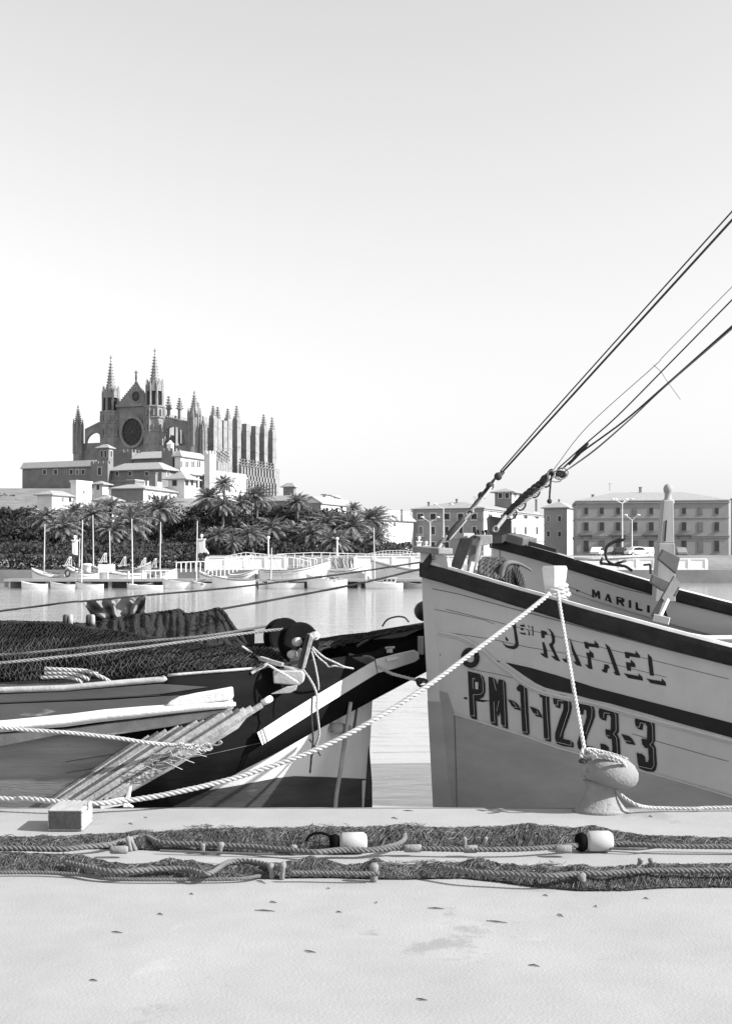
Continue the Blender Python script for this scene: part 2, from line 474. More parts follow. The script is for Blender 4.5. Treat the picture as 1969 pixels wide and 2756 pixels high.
# broad trees: three staggered rows; each is named by where it stands in the park
rt = random.Random(5)
TREES = []
def vtop(u):
    return interp([(-60, 1384), (176, 1392), (300, 1396), (430, 1392), (480, 1362), (560, 1350), (640, 1352), (700, 1362), (760, 1357), (830, 1362), (880, 1372), (940, 1392), (1000, 1402), (1050, 1425), (1100, 1470)], u)
for (Y, u0, u1, du, dv, s_) in ((226, -60, 960, 62, 2, 1.15), (204, -40, 1000, 66, 26, 1.0), (184, -50, 1035, 70, 58, .85), (168, -50, 1040, 80, 92, .6)):
    u = u0
    while u < u1:
        TREES.append((u + rt.uniform(-10, 10), Y + rt.uniform(-5, 5), dv + rt.uniform(-6, 8), s_ * rt.uniform(.88, 1.12))); u += du
heights = {226: 'back', 204: 'second', 184: 'third', 168: 'front'}
LAND = [(10, 'beyond the far left end of the boats'), (150, 'left of the pink palace wall'), (250, 'under the small stone houses'), (400, 'below the long arcaded building'), (520, 'right of the arcaded building'),
        (660, 'at the foot of the cathedral chapels'), (760, 'right of the cathedral end'), (860, 'below the gabled palace'), (960, 'before the bright gabled end wall'), (1200, 'at the right end of the park')]
for i, (u, Y, dv, s_) in enumerate(TREES):
    row = min(heights, key=lambda k: abs(k - Y)); c = P(u, vtop(u) + dv, Y)
    lab = '%s-row dark tree %s' % (heights[row], min(LAND, key=lambda q: abs(q[0] - u))[1].replace('pink ', ''))
    TREES[i] = (c.x, c.y, c.z, 100 + i, lab, s_)
seen = {}
for t_ in TREES: seen.setdefault(t_[4], []).append(t_)
SZ = ['left-hand', 'middle', 'right-hand', 'rightmost']
for lab, ts in seen.items():
    ts.sort(key=lambda q: q[0] / q[1])
    for j, t_ in enumerate(ts):
        l2 = lab if len(ts) == 1 else ('%s %s' % (SZ[j if len(ts) != 2 else (0, 2)[j]], lab))
        tree(t_[0], t_[1], t_[2], t_[3], l2, t_[5])
for k, (u, v, Y, lab) in enumerate(((-50, 1366, 300, 'dark tree at the extreme left of the hill'), (0, 1360, 310, 'round dark tree on the hill, second from the left'), (45, 1362, 296, 'dark tree on the hill left of the lean-to house'), (80, 1366, 304, 'dark tree touching the lean-to house'), (128, 1358, 330, 'dark tree between the low houses and the long stone house'), (20, 1330, 360, 'dark tree highest on the left slope'), (75, 1334, 350, 'dark tree below the left end of the long stone house'), (-30, 1336, 352, 'far dark tree at the top left of the slope'))):
    c = P(u, v, Y); tree(c.x, c.y, c.z, 500 + k, lab, 1.5)
PL = [(128, 1400, 172, 46, 'shaggy palm at the far left beyond the tall masts'),
      (205, 1382, 190, 38, 'palm under the white house at the left'),
      (252, 1385, 172, 40, 'slim palm directly behind the tallest left mast'),
      (172, 1420, 168, 48, 'low wide palm behind the leftmost bare mast'),
      (298, 1366, 208, 34, 'palm below the little hut roof'),
      (344, 1386, 196, 38, 'pale palm between two taller ones, left of the arcade'),
      (385, 1372, 205, 32, 'palm at the dark end of the arcaded building'),
      (432, 1372, 176, 50, 'tall palm with pale trunk before the arcaded building'),
      (352, 1408, 170, 54, 'big dark low palm above the moored boats'),
      (300, 1430, 168, 42, 'short pale palm low between the masts'),
      (566, 1342, 214, 42, 'dark palm right of the arcaded building'),
      (603, 1303, 236, 30, 'small high palm before the palace curtain wall'),
      (600, 1362, 204, 34, 'palm under the small high one'),
      (646, 1356, 212, 34, 'palm below the right end of the curtain wall'),
      (691, 1338, 214, 40, 'dark bushy palm before the ribbed chapel wall'),
      (588, 1443, 164, 34, 'palm just right of the globe-topped pillar'),
      (676, 1440, 162, 38, 'arching pale palm right of the leaning pillar'),
      (628, 1462, 160, 26, 'short palm with stiff fronds by the railing'),
      (733, 1425, 168, 42, 'palm rising behind the first globe lamp'),
      (800, 1352, 206, 30, 'high dark palm below the square tower'),
      (842, 1438, 168, 46, 'dense palm between the two globe lamps'),
      (790, 1440, 170, 46, 'very dark palm left of centre of the park'),
      (880, 1412, 172, 44, 'leaning palm behind the second globe lamp'),
      (898, 1458, 160, 44, 'low bright palm by the second globe lamp'),
      (948, 1418, 172, 50, 'large dark palm near the right end of the park'),
      (1002, 1402, 176, 48, 'round palm at the right end of the park'),
      (1012, 1450, 166, 40, 'drooping palm nearest the bright corner house'),
      (952, 1368, 240, 20, 'small distant palm above the big dark ones')]
for i, (u, v, Y, r_, lab) in enumerate(PL): palm(u, v, Y, r_, 300 + i, lab)

# low hedge behind the left-hand boats
def hedge(u0, u1, Y, z0, z1, label):
    mb = MB(); rnd = random.Random(int(u0)); a = P(u0, 0, Y).x; b = P(u1, 0, Y).x
    for i in range(int((b - a) * 110)):
        x = rnd.uniform(a, b); y = Y + rnd.uniform(0, 2.2); z = z0 + (z1 - z0) * min(1, rnd.random() ** .6 * 1.05) + .15 * noise.noise(Vector((x, y, 0)))
        leaf_quad(mb, Vector((x, y, z)), Vector((rnd.gauss(0, 1), -1, rnd.random())), rnd.uniform(.18, .4), .8, rnd.uniform(0, 3))
    o = mb.build('hedge', M_leaf, recalc=False); tag(o, label, 'hedge')
hedge(-60, 395, 141.5, 1.4, 3.15, 'long dark clipped hedge behind the boats at the left')
hedge(392, 560, 142.5, 1.4, 3.3, 'dark hedge left of the globe-topped pillar')
mb = MB()
rnd = random.Random(3)
for i in range(26000):                            # undergrowth that closes the foot of the park
    x = rnd.uniform(-62, 6); y = rnd.uniform(160, 236); z = gz(x, y) + rnd.random() * 1.7
    leaf_quad(mb, Vector((x, y, z)), Vector((rnd.gauss(0, 1), -1, rnd.random())), rnd.uniform(.25, .5), .8, rnd.uniform(0, 3))
o = mb.build('undergrowth', M_leaf, recalc=False); tag(o, 'dark undergrowth between the trunks of the park', 'shrubs', kind='stuff')
# ---------------------------------------------------------------- distant buildings
M_curt = mat('pale_shutter', .16, .8, .3, 3)
class Frame:
    """local axes of a building: X to the right along its front, Y back, Z up; origin at its near corner"""
    def __init__(s, u1, Y, th, z0=None):
        c = P(u1, HV, Y); s.th = th; s.o = Vector((c.x, c.y, 0))
        s.x = Vector((math.cos(th), math.sin(th), 0)); s.y = Vector((-math.sin(th), math.cos(th), 0))
        s.z0 = gz(c.x, c.y) - 1.0 if z0 is None else z0
    def _at(s, u, v, Yd):
        p = P(u, v, Yd); q = p - s.o; return Vector((q.dot(s.x), q.dot(s.y), p.z - s.z0))
    def front(s, u, v, y=0.0):
        dx = (u - CX) / F; d = Vector((dx, 1, 0)); return s._at(u, v, (y + s.o.dot(s.y)) / d.dot(s.y))
    def side(s, u, v, x=0.0):
        dx = (u - CX) / F; d = Vector((dx, 1, 0)); return s._at(u, v, (x + s.o.dot(s.x)) / d.dot(s.x))
def win_part(fr, root, face, uc, vc, wpx, hpx, frame_m, pane_m, arch=False, shutters=False, plane=0.0, sill=False):
    f = fr.front if face == 'f' else fr.side
    a = f(uc - wpx / 2, vc - hpx / 2, plane); b = f(uc + wpx / 2, vc + hpx / 2, plane)
    i = 0 if face == 'f' else 1
    l0, l1 = a[i], b[i]; z1, z0 = a.z, b.z
    def pt(l, z, o): return (l, plane - o, z) if face == 'f' else (plane + o, l, z)
    def shape(l0, l1, z0, z1, o0, o1, mb):
        if arch:
            r_ = (l1 - l0) / 2; cz = z1 - abs(r_); pts = [pt(l0, z0, o0)] + [pt((l0 + l1) / 2 - r_ * math.cos(t), cz + abs(r_) * math.sin(t), o0) for t in [math.pi * k / 8 for k in range(9)]] + [pt(l1, z0, o0)]
        else: pts = [pt(l0, z0, o0), pt(l0, z1, o0), pt(l1, z1, o0), pt(l1, z0, o0)]
        off = Vector(pt(0, 0, o1)) - Vector(pt(0, 0, o0)); mb.prism(pts, off)
    e = abs(l1 - l0) * 0.16
    mb = MB(); shape(l0 - e, l1 + e, z0 - e * .6, z1 + e, -0.1, 0.07, mb)
    if sill: shape(l0 - e * 1.6, l1 + e * 1.6, z0 - e * 1.4, z0 - e * .6, -.1, .22, mb) if not arch else None
    w_ = mb.build('window', frame_m, root, local=True)
    mb = MB(); shape(l0, l1, z0, z1, 0.0, 0.10, mb)
    if shutters:
        m_ = (l0 + l1) / 2; k = (l1 - l0)
        mb2 = MB(); shape(l0, l0 + k * .33, z0, z1, .10, .17, mb2); shape(l1 - k * .33, l1, z0, z1, .10, .17, mb2); mb2.build('shutter', M_shut, w_, local=True)
        mb = MB(); shape(l0 + k * .33, l1 - k * .33, z0, z1, 0.0, 0.10, mb)
    mb.build('pane', (M_curt if (int(uc * 7.3 + vc * 3.1) % 5 == 0 and not arch) else pane_m), w_, local=True)
def block(name, label, cat, u0, u1, u2, vt, Y, th, m, D=None, roof='flat', roof_v=None, over=0.5, roof_m=None, mer=None, group=None, z0=None, parap=0.0, bands=(), ridge=None):
    fr = Frame(u1, Y, th, z0); root = thing(name, label, cat, (fr.o.x, fr.o.y, fr.z0), th, group)
    H = fr.front(u1, vt).z; X0 = fr.front(u0, vt).x; Dp = D if D else fr.side(u2, vt).y
    mb = MB(); mb.bb(X0, 0, 0, Dp, 0, H)
    for (v_, hh, pr) in bands:
        z = fr.front(u1, v_).z; mb.bb(X0 - pr, pr, -pr, Dp + pr, z, z + hh)
    mb.build('wall', m, root, local=True)
    rm = roof_m or M_tile
    if roof == 'hip':
        rh = fr.front(u1, roof_v).z - H; o = over; mb = MB()
        W_ = -X0
        cx0, cx1, cy0, cy1 = X0 - o, o, -o, Dp + o
        ins = min(cx1 - cx0, cy1 - cy0) / 2
        if ridge is not None: ins *= ridge
        a = [(cx0, cy0, H), (cx1, cy0, H), (cx1, cy1, H), (cx0, cy1, H)]
        b = [(cx0 + ins, cy0 + ins, H + rh), (cx1 - ins, cy0 + ins, H + rh), (cx1 - ins, cy1 - ins, H + rh), (cx0 + ins, cy1 - ins, H + rh)]
        a0 = [(x, y, z - 0.25) for x, y, z in a]
        mb.add(a0 + a + b, [(0, 1, 2, 3), (0, 1, 5, 4), (1, 2, 6, 5), (2, 3, 7, 6), (3, 0, 4, 7), (4, 5, 9, 8), (5, 6, 10, 9), (6, 7, 11, 10), (7, 4, 8, 11), (8, 9, 10, 11)])
        mb.build('roof', rm, root, local=True)
    elif roof == 'shed':                          # slopes up away from the front
        rh = fr.front(u1, roof_v).z - H; o = over; mb = MB()
        mb.add([(X0 - o, -o, H), (o, -o, H), (o, Dp + o, H + rh), (X0 - o, Dp + o, H + rh), (X0 - o, -o, H - .2), (o, -o, H - .2), (o, Dp + o, H - .2), (X0 - o, Dp + o, H - .2)],
               [(0, 1, 2, 3), (4, 5, 1, 0), (5, 6, 2, 1), (6, 7, 3, 2), (7, 4, 0, 3), (4, 5, 6, 7)])
        mb.build('roof', rm, root, local=True)
    elif roof == 'gable':                         # ridge runs back (along Y); gable end on the front
        rh = fr.front((u0 + u1) / 2, roof_v).z - H; o = over; mb = MB(); mx = X0 / 2
        mb.prism([(X0, 0, H), (mx, 0, H + rh), (0, 0, H)], (0, Dp, 0)); mb.build('gable', m, root, local=True)
        mb = MB(); k = .25
        mb.prism([(X0 - o, -o, H - o * rh / (-mx) + .02), (mx, -o, H + rh + .02), (o, -o, H - o * rh / (-mx) + .02), (o, -o, H - o * rh / (-mx) + k), (mx, -o, H + rh + k), (X0 - o, -o, H - o * rh / (-mx) + k)], (0, Dp + 2 * o, 0))
        mb.build('roof', rm, root, local=True)
    elif roof == 'gableside':                     # ridge runs along X
        rh = fr.front(u1, roof_v).z - H; o = over; mb = MB()
        mb.prism([(-0.0, 0, H), (0, Dp / 2, H + rh), (0, Dp, H)], (X0, 0, 0)); mb.build('gable', m, root, local=True)
        mb = MB(); mb.prism([(o, -o, H), (o, Dp / 2, H + rh + .1), (o, Dp + o, H), (o, Dp + o, H + .25), (o, Dp / 2, H + rh + .35), (o, -o, H + .25)], (X0 - 2 * o, 0, 0))
        mb.build('roof', rm, root, local=True)
    else:
        if mer:                                   # battlements
            mw, mh = mer; mb = MB(); per = []
            n = max(2, round(-X0 / (2 * mw))); st = -X0 / (2 * n - 1)
            for k in range(n): mb.bb(X0 + 2 * k * st, X0 + (2 * k + 1) * st, 0, .4, H, H + mh); mb.bb(X0 + 2 * k * st, X0 + (2 * k + 1) * st, Dp - .4, Dp, H, H + mh)
            n = max(2, round(Dp / (2 * mw))); st = Dp / (2 * n - 1)
            for k in range(1, n - 1): mb.bb(-.4, 0, 2 * k * st, (2 * k + 1) * st, H, H + mh); mb.bb(X0, X0 + .4, 2 * k * st, (2 * k + 1) * st, H, H + mh)
            mb.build('battlement', m, root, local=True)
        elif parap:
            mb = MB(); mb.bb(X0 - .2, .2, -.2, Dp + .2, H, H + parap); mb.build('cornice', m, root, local=True)
    return fr, root, X0, Dp, H
TH = R(-23)

# ---- cathedral
cf = Frame(523, 450, TH, z0=18.0)
cath = thing('cathedral', 'great gothic cathedral with spires, rose window and ranks of buttresses above the park', 'cathedral', (cf.o.x, cf.o.y, cf.z0), TH)
def FP(u, v, y=0): return cf.front(u, v, y)
def SP(u, v, x=0): return cf.side(u, v, x)
def z_at(v, y=0): return FP(415, v, y).z
# facade wall behind towers, side aisle walls
XL, XR = FP(320, 1100).x, FP(392, 1100).x
XA = FP(200, 1200).x
mb = MB()
mb.bb(XL - 2, XR + 2, 1.2, 6, 0, FP(357, 1090, 1.2).z)
mb.bb(XA + 2, XL, 2.5, 8, 0, FP(250, 1192, 2.5).z)
mb.bb(XR, -0.5, 2.5, 8, 0, FP(470, 1200, 2.5).z)
mb.build('facade_wall', M_stone_d, cath, local=True)
# gable
a = FP(316, 1092, .8); b = FP(397, 1090, .8); c = FP(366, 1031, .8)
mb = MB(); mb.prism([a, c, b], (0, 3, 0))
mb.bb(a.x - .5, b.x + .5, .3, 3, a.z - .6, a.z + .5)
n = 11
for k in range(n):
    for p0, p1 in ((a, c), (b, c)):
        p = p0.lerp(p1, (k + .3) / n); mb.box((p.x, p.y + .3, p.z + .35), (.5, .6, .9))
mb.build('gable', M_stone_d, cath, local=True)
cr = c; mb = MB(); mb.tube([cr, cr + Vector((0, 0, 1.5))], [.45, .3], 6); mb.tube([cr + Vector((0, 0, 1.5)), cr + Vector((0, 0, 4.2))], [.5, .25], 6)
mb.sphere(cr + Vector((0, 0, 4.4)), .32, 6); mb.bar(cr + Vector((-.8, 0, 3.9)), cr + Vector((.8, 0, 3.9)), .25, .25)
mb.build('finial_statue', M_stone_d, cath, local=True)
def ring(c_, ro_x, ro_z, ri, dep, m_, name, dark):
    mb = MB(); n = 28; o = []; i_ = []
    for k in range(n):
        t = 2 * math.pi * k / n; o.append(Vector((c_.x + ro_x * math.cos(t), c_.y - dep, c_.z + ro_z * math.sin(t)))); i_.append(Vector((c_.x + ro_x * ri * math.cos(t), c_.y - dep, c_.z + ro_z * ri * math.sin(t))))
    bk = [p + Vector((0, dep + .1, 0)) for p in o]; ib = [p + Vector((0, dep + .05, 0)) for p in i_]
    mb.grid([bk, o, i_, ib], closed=True); w_ = mb.build(name, m_, cath, local=True, smooth=False)
    mb = MB(); mb.prism([p + Vector((0, dep * .85, 0)) for p in i_], (0, .2, 0)); mb.build('tracery_glass', dark, w_, local=True)
    mb = MB()
    for k in range(12):
        t = 2 * math.pi * k / 12; mb.bar((c_.x, c_.y - dep * .3, c_.z), (c_.x + ro_x * ri * math.cos(t), c_.y - dep * .3, c_.z + ro_z * ri * math.sin(t)), .18, .18, up=(0, 1, 0))
    for rr in (.35, .7):
        q = [Vector((c_.x + ro_x * ri * rr * math.cos(t), c_.y - dep * .3, c_.z + ro_z * ri * rr * math.sin(t))) for t in [2 * math.pi * k / 20 for k in range(21)]]
        mb.tube(q, .11, 4)
    mb.build('tracery', mat('tracery_stone', .10, .9, .3, 1), w_, local=True)
pc = FP(358, 1163, 1.2); rx = abs(FP(391, 1163, 1.2).x - FP(325, 1163, 1.2).x) / 2; rz = (FP(358, 1120, 1.2).z - FP(358, 1208, 1.2).z) / 2
ring(pc, rx, rz, .84, 1.0, M_stone_d, 'rose_window', M_glass_d)
pc = FP(367, 1067, .8); ring(pc, 2.1, 2.3, .82, .4, M_stone_d, 'gable_window', M_glass_d)
# towers
def pinn(mb, c_, r0, z0, z1, n=8, crock=0, rot=0):
    mb.lathe([(r0, z0), (r0 * .1, z1)], (c_[0], c_[1], 0), n)
    for k in range(crock):
        f = (k + .5) / crock; z = lerp(z0, z1, f); r_ = lerp(r0, r0 * .1, f)
        for j in range(4):
            t = math.pi / 4 + j * math.pi / 2; mb.box((c_[0] + math.cos(t) * (r_ + .12), c_[1] + math.sin(t) * (r_ + .12), z), (.42, .42, .38))
def tower(name, uc, ul, ur, v_body, v_lant, v_sp, v_tip, label_part):
    ctr = FP(uc, v_body, 1.5); cx_ = ctr.x; hw = (FP(ur, v_body, 0).x - FP(ul, v_body, 0).x) / 2 * .94; cy_ = 1.8
    zb, zl, zs, zt = z_at(v_body), z_at(v_lant), z_at(v_sp), z_at(v_tip)
    T = MB(); T.lathe([(hw * 1.04, 0), (hw * 1.0, zb)], (cx_, cy_, 0), 8, sx=1, sy=.9)
    for zz in (zb - .5, zb - 4.5, zb - 9.5, zb - 14):
        T.lathe([(hw * 1.03, zz - .3), (hw * 1.12, zz), (hw * 1.12, zz + .35), (hw * 1.03, zz + .5)], (cx_, cy_, 0), 8, sy=.9)
    for j in range(8):                            # slender shafts at the angles
        t = 2 * math.pi * (j) / 8; T.tube([(cx_ + hw * math.cos(t), cy_ + .9 * hw * math.sin(t), 0), (cx_ + hw * math.cos(t), cy_ + .9 * hw * math.sin(t), zb)], .38, 6)
        for zz in (zb - 8, zb - 2.6):
            t2 = 2 * math.pi * (j + .5) / 8; T.box((cx_ + hw * .97 * math.cos(t2), cy_ + .87 * hw * math.sin(t2), zz), (.7, .7, 2.2))
    tw = T.build(name, M_stone_d, cath, local=True)
    L_ = MB(); lr = hw * .82
    L_.lathe([(lr * .72, zb), (lr * .72, zl)], (cx_, cy_, 0), 8)
    for j in range(8):
        t = 2 * math.pi * j / 8 ; x, y = cx_ + lr * math.cos(t), cy_ + lr * .9 * math.sin(t)
        L_.tube([(x, y, zb), (x, y, zl + .8)], .42, 6); pinn(L_, (x, y), .42, zl + .8, zl + 4.0, 4)
        t2 = 2 * math.pi * (j + .5) / 8; x2, y2 = cx_ + lr * .93 * math.cos(t2), cy_ + lr * .84 * math.sin(t2)
        M = Matrix.Rotation(t2 + math.pi / 2, 3, 'Z')
        L_.box((x2, y2, zl - .3), (lr * .78, .35, 1.3), M)                     # arch heads
        L_.prism([Vector((x2, y2, zl)) + M @ Vector(q) for q in ((-lr * .33, -.15, .3), (0, -.15, 3.4), (lr * .33, -.15, .3))], M @ Vector((0, .3, 0)))   # steep gablets
    L_.build('lantern', M_stone_d, tw, local=True)
    D_ = MB()
    for j in range(8):
        t2 = 2 * math.pi * (j + .5) / 8; M = Matrix.Rotation(t2 + math.pi / 2, 3, 'Z'); x2, y2 = cx_ + lr * .73 * math.cos(t2), cy_ + lr * .68 * math.sin(t2)
        D_.box((x2, y2, (zb + zl) / 2 - .2), (lr * .34, .12, (zl - zb) * .78), M)
    D_.build('lantern_opening', M_glass_d, tw, local=True)
    S_ = MB(); pinn(S_, (cx_, cy_), lr * .62, zl, zs, 8, 11); S_.tube([(cx_, cy_, zs), (cx_, cy_, zt)], .16, 5)
    zc = zt - 1.0; S_.bar((cx_ - .7, cy_, zc), (cx_ + .7, cy_, zc), .22, .22); S_.sphere((cx_, cy_, zs + .6), .35, 6)
    S_.build('spire', M_stone_d, tw, local=True)
tower('tower', 297, 273, 323, 1099, 1056, 965, 944, '')
tower('tower', 415, 389, 441, 1091, 1045, 955, 934, '')
def side_turret(uc, w0, v_shoulder, v_tip):
    c_ = FP(uc, v_shoulder, 1.0); hw = w0 / 2 * 450 / F * 1.03; zs, zt = z_at(v_shoulder), z_at(v_tip) * .985
    T = MB(); T.lathe([(hw * 1.25, 0), (hw * 1.2, zs * .45), (hw * 1.02, zs * .47), (hw, zs)], (c_.x, 1.5, 0), 8)
    for j in range(8):
        t = 2 * math.pi * (j + .5) / 8
        for (rr, za, zb_) in ((1.22, zs * .3, zs * .55), (1.0, zs * .72, zs + 1.0)):
            x, y = c_.x + hw * rr * math.cos(t), 1.5 + hw * rr * math.sin(t); T.tube([(x, y, za), (x, y, zb_)], .35, 5); pinn(T, (x, y), .4, zb_, zb_ + 2.6, 4)
    tw = T.build('corner_turret', M_stone_d, cath, local=True)
    S_ = MB(); pinn(S_, (c_.x, 1.5), hw * .85, zs, zt - 1.5, 8, 9); S_.tube([(c_.x, 1.5, zt - 1.7), (c_.x, 1.5, zt)], .2, 5); S_.sphere((c_.x, 1.5, zt - .8), .45, 6)
    S_.build('spire', M_stone_d, tw, local=True)
side_turret(208, 26, 1140, 1071)
side_turret(521, 33, 1128, 1051)
side_turret(545, 16, 1170, 1120)
# flying buttress walls of the front
def flyer(u_hi, v_hi, u_lo, v_lo, uc, v_spring, ru, y0=2.0, dep=1.2):
    hi, lo = FP(u_hi, v_hi, y0), FP(u_lo, v_lo, y0)
    n = 12; arch = []
    cL, cR, cT = FP(uc - ru, v_spring, y0), FP(uc + ru, v_spring, y0), (z_at(v_lo) * .72)
    inner = [Vector((lerp(cL.x, cR.x, k / n), y0, cL.z + (lo.z - cL.z - 1.6 + (hi.z - lo.z) * .5 * (1 - abs(lerp(cL.x, cR.x, k / n) - hi.x) / abs(hi.x - lo.x))) * math.sqrt(max(0, 1 - (2 * k / n - 1) ** 2)))) for k in range(n + 1)]
    L_ = hi if hi.x < lo.x else lo; R_ = lo if hi.x < lo.x else hi
    mb = MB(); top = [L_.lerp(R_, k / n) for k in range(n + 1)]
    # vertical slabs between the top line and the arch line
    for k in range(n):
        xa, xb = lerp(L_.x, R_.x, k / n), lerp(L_.x, R_.x, (k + 1) / n)
        def iz(x):
            f = (x - cL.x) / (cR.x - cL.x)
            return inner[0].z - 3 if f <= 0 or f >= 1 else interp([(p.x, p.z) for p in inner], x)
        mb.prism([(xa, y0, iz(xa)), (xa, y0, top[k].z), (xb, y0, top[k + 1].z), (xb, y0, iz(xb))], (0, dep, 0))
        m_ = top[k].lerp(top[k + 1], .5); mb.box((m_.x, y0 + .3, m_.z + .35), (.55, .6, .9))
    mb.build('flying_buttress', M_stone_d, cath, local=True)
flyer(272, 1138, 228, 1160, 252, 1192, 22)
flyer(440, 1123, 506, 1140, 468, 1182, 30)
flyer(440, 1138, 506, 1160, 468, 1195, 30, y0=12)
# nave clerestory, roof, chancel
NX0, NX1 = XL + 1, -13.5
e = SP(640, 1150, NX1).y
zn = z_at(1112) - .5
mb = MB(); mb.bb(NX0, NX1, 5, 86, 0, zn); mb.bb(NX0 - .2, NX1 + .2, 4.8, 86.2, zn - .8, zn + .4)
mb.build('nave', M_plaster if 0 else M_stone_d, cath, local=True)
M_stone_l = M_stone_d
mb = MB(); mb.bb(NX1, -8.5, 8, 84, 0, zn * .62); mb.build('aisle_wall', M_stone_d, cath, local=True)
# rank of buttress piers on the lit flank: (right edge u, top v, pinnacle tip v or 0, wide)
PIERS = [(545, 1123, 1083), (558, 1123, 0), (586, 1127, 1092), (598, 1134, 1095), (612.5, 1133, 0), (625, 1134, 1100), (648.5, 1131, 1092), (673, 1142, 0), (697.5, 1148, 0), (720.5, 1152, 1115), (743, 1163, 1123)]
for (u, vt_, tip) in PIERS:
    X1 = 0.0; p = SP(u, vt_, X1); th_ = 3.0; H = p.z; y1 = p.y
    big = tip and u in (648.5,)
    wide = 9.0
    mb = MB(); mb.bb(-2.1, X1, y1 - th_, y1, 0, H)
    if u not in (545, 598, 625): mb.bb(-wide, -2.1, y1 - th_ + .15, y1 - .15, 0, H - 3.4)
    for q in range(5):
        z = H - 3 - q * 7.5; mb.bb(-2.2 if z > H - 4 else -wide, .12, y1 - th_ - .15, y1 + .1, z, z + .35)
    pr = mb.build('buttress_pier', M_stone_d, cath, local=True)
    if tip:
        zt = SP(u, tip, X1).z; mb = MB(); mb.bb(-1.9, -.2, y1 - th_, y1, H, H + .8); pinn(mb, (-1.05, y1 - th_ / 2), 1.0, H + .8, zt, 4, 5); mb.build('pinnacle', M_stone_d, pr, local=True)
for (u, v0, v1_) in ((454, 1122, 1065), (483.5, 1128, 1070)):   # pinnacles standing over the nearer aisle roof
    p = FP(u, v0, 9); zt = FP(u, v1_, 9).z; mb = MB(); mb.bb(p.x - .5, p.x + .5, 8.5, 9.5, p.z - 9, FP(u, 1102, 9).z); pinn(mb, (p.x, 9), 1.2, FP(u, 1102, 9).z, zt, 4, 5); mb.build('pinnacle', M_stone_d, cath, local=True)
# lower chapels with their own thin piers
CX1 = 4.5
ya, yb = SP(656, 1262, CX1).y, SP(746, 1262, CX1).y
zc0 = SP(656, 1268, CX1).z
mb = MB(); mb.bb(-8, CX1 - 2.0, ya, yb + 1, 0, zc0 - 1.0); mb.build('chapel_wall', M_stone_d, cath, local=True)
n = 12
for k in range(n):
    u = 658 + k * 7.9; p = SP(u, 1256 + k * 1.1, CX1); y = p.y
    mb = MB(); mb.bb(CX1 - 3, CX1 - .5, y - .55, y + .55, 0, p.z - 3); mb.bb(CX1 - .5, CX1, y - .5, y + .5, 0, p.z - 5); mb.bb(CX1 - 2.2, CX1 - 1, y - .5, y + .5, p.z - 3, p.z)
    for q in range(3): z = p.z - 6 - 6 * q; mb.bb(CX1 - 3, CX1 + .15, y - .65, y + .65, z, z + .3)
    pr = mb.build('chapel_pier', M_stone_d, cath, local=True)
    mb = MB(); pinn(mb, (CX1 - 1.6, y), .65, p.z, p.z + 3.4, 4, 3); mb.build('pinnacle', M_stone_d, pr, local=True)
for k in range(8):
    u = 588 + k * 4.3; p = SP(u, 1240 + (k % 3) * 3, 2.0)
    mb = MB(); mb.bb(.5, 2, p.y - .5, p.y + .5, 0, p.z); pinn(mb, (1.3, p.y), .75, p.z, p.z + 4, 4, 3); mb.build('pinnacle', M_stone_d, cath, local=True)

# ---- palace and houses under the cathedral
def w(fr, root, L_, **k):
    for (face, u, v, a_, b_) in L_: win_part(fr, root, face, u, v, a_, b_, k.get('fm', M_plaster), k.get('pm', M_glass_d), arch=k.get('arch', False), shutters=k.get('sh', False), plane=k.get('plane', 0), sill=k.get('sill', False))
fr, rt_, *_ = block('belvedere', 'small belvedere with pyramid roof and twin arched openings left of the facade', 'tower', 262, 292, 305, 1204, 400, TH, M_plaster_d, roof='hip', roof_v=1194, over=.6, z0=16)
w(fr, rt_, [('f', 274, 1221, 6, 18), ('f', 284.5, 1221, 6, 18), ('s', 299, 1221, 4.5, 18)], arch=True)
fr, rt_, *_ = block('stone_house', 'long low dark stone house at the far left below the cathedral', 'house', 60, 250, 262, 1256, 396, TH, M_plaster_d, roof='gableside', roof_v=1240, z0=14)
w(fr, rt_, [('f', u, 1270, 8, 12) for u in (120, 150, 192, 208, 224)])
fr, rt_, *_ = block('stone_tower', 'square dark stone tower with battlements beside the low house', 'tower', 244, 290, 298, 1247, 390, TH, M_plaster_d, mer=(.9, .8), z0=14)
w(fr, rt_, [('f', 268, 1268, 9, 20)])
fr, rt_, X0, Dp, H = block('palace_wing', 'wide palace wing with broad pale hipped roof and dark front', 'palace', 297, 435, 474, 1262, 385, TH, M_plaster_d, roof='hip', roof_v=1241, over=1.2, z0=12, ridge=.8)
w(fr, rt_, [('f', 315, 1275, 8, 10), ('f', 350, 1275, 8, 10), ('f', 395, 1275, 8, 10), ('s', 452, 1276, 8, 10)])
fr, rt_, *_ = block('battlement_tower', 'squat battlemented tower just below the rose window', 'tower', 325, 355, 375, 1217, 415, TH, M_plaster_d, mer=(.75, 1.0), z0=14)
fr, rt_, *_ = block('roofed_hall', 'low hall with pale tiled roof between two battlemented towers', 'house', 358, 436, 440, 1234, 408, TH, M_plaster_d, roof='gableside', roof_v=1212, D=12, z0=14)
fr, rt_, *_ = block('battlement_tower', 'tall battlemented tower with white lantern chimney on its top', 'tower', 435, 464.5, 486, 1214, 398, TH, M_plaster_d, mer=(.8, 1.0), z0=12)
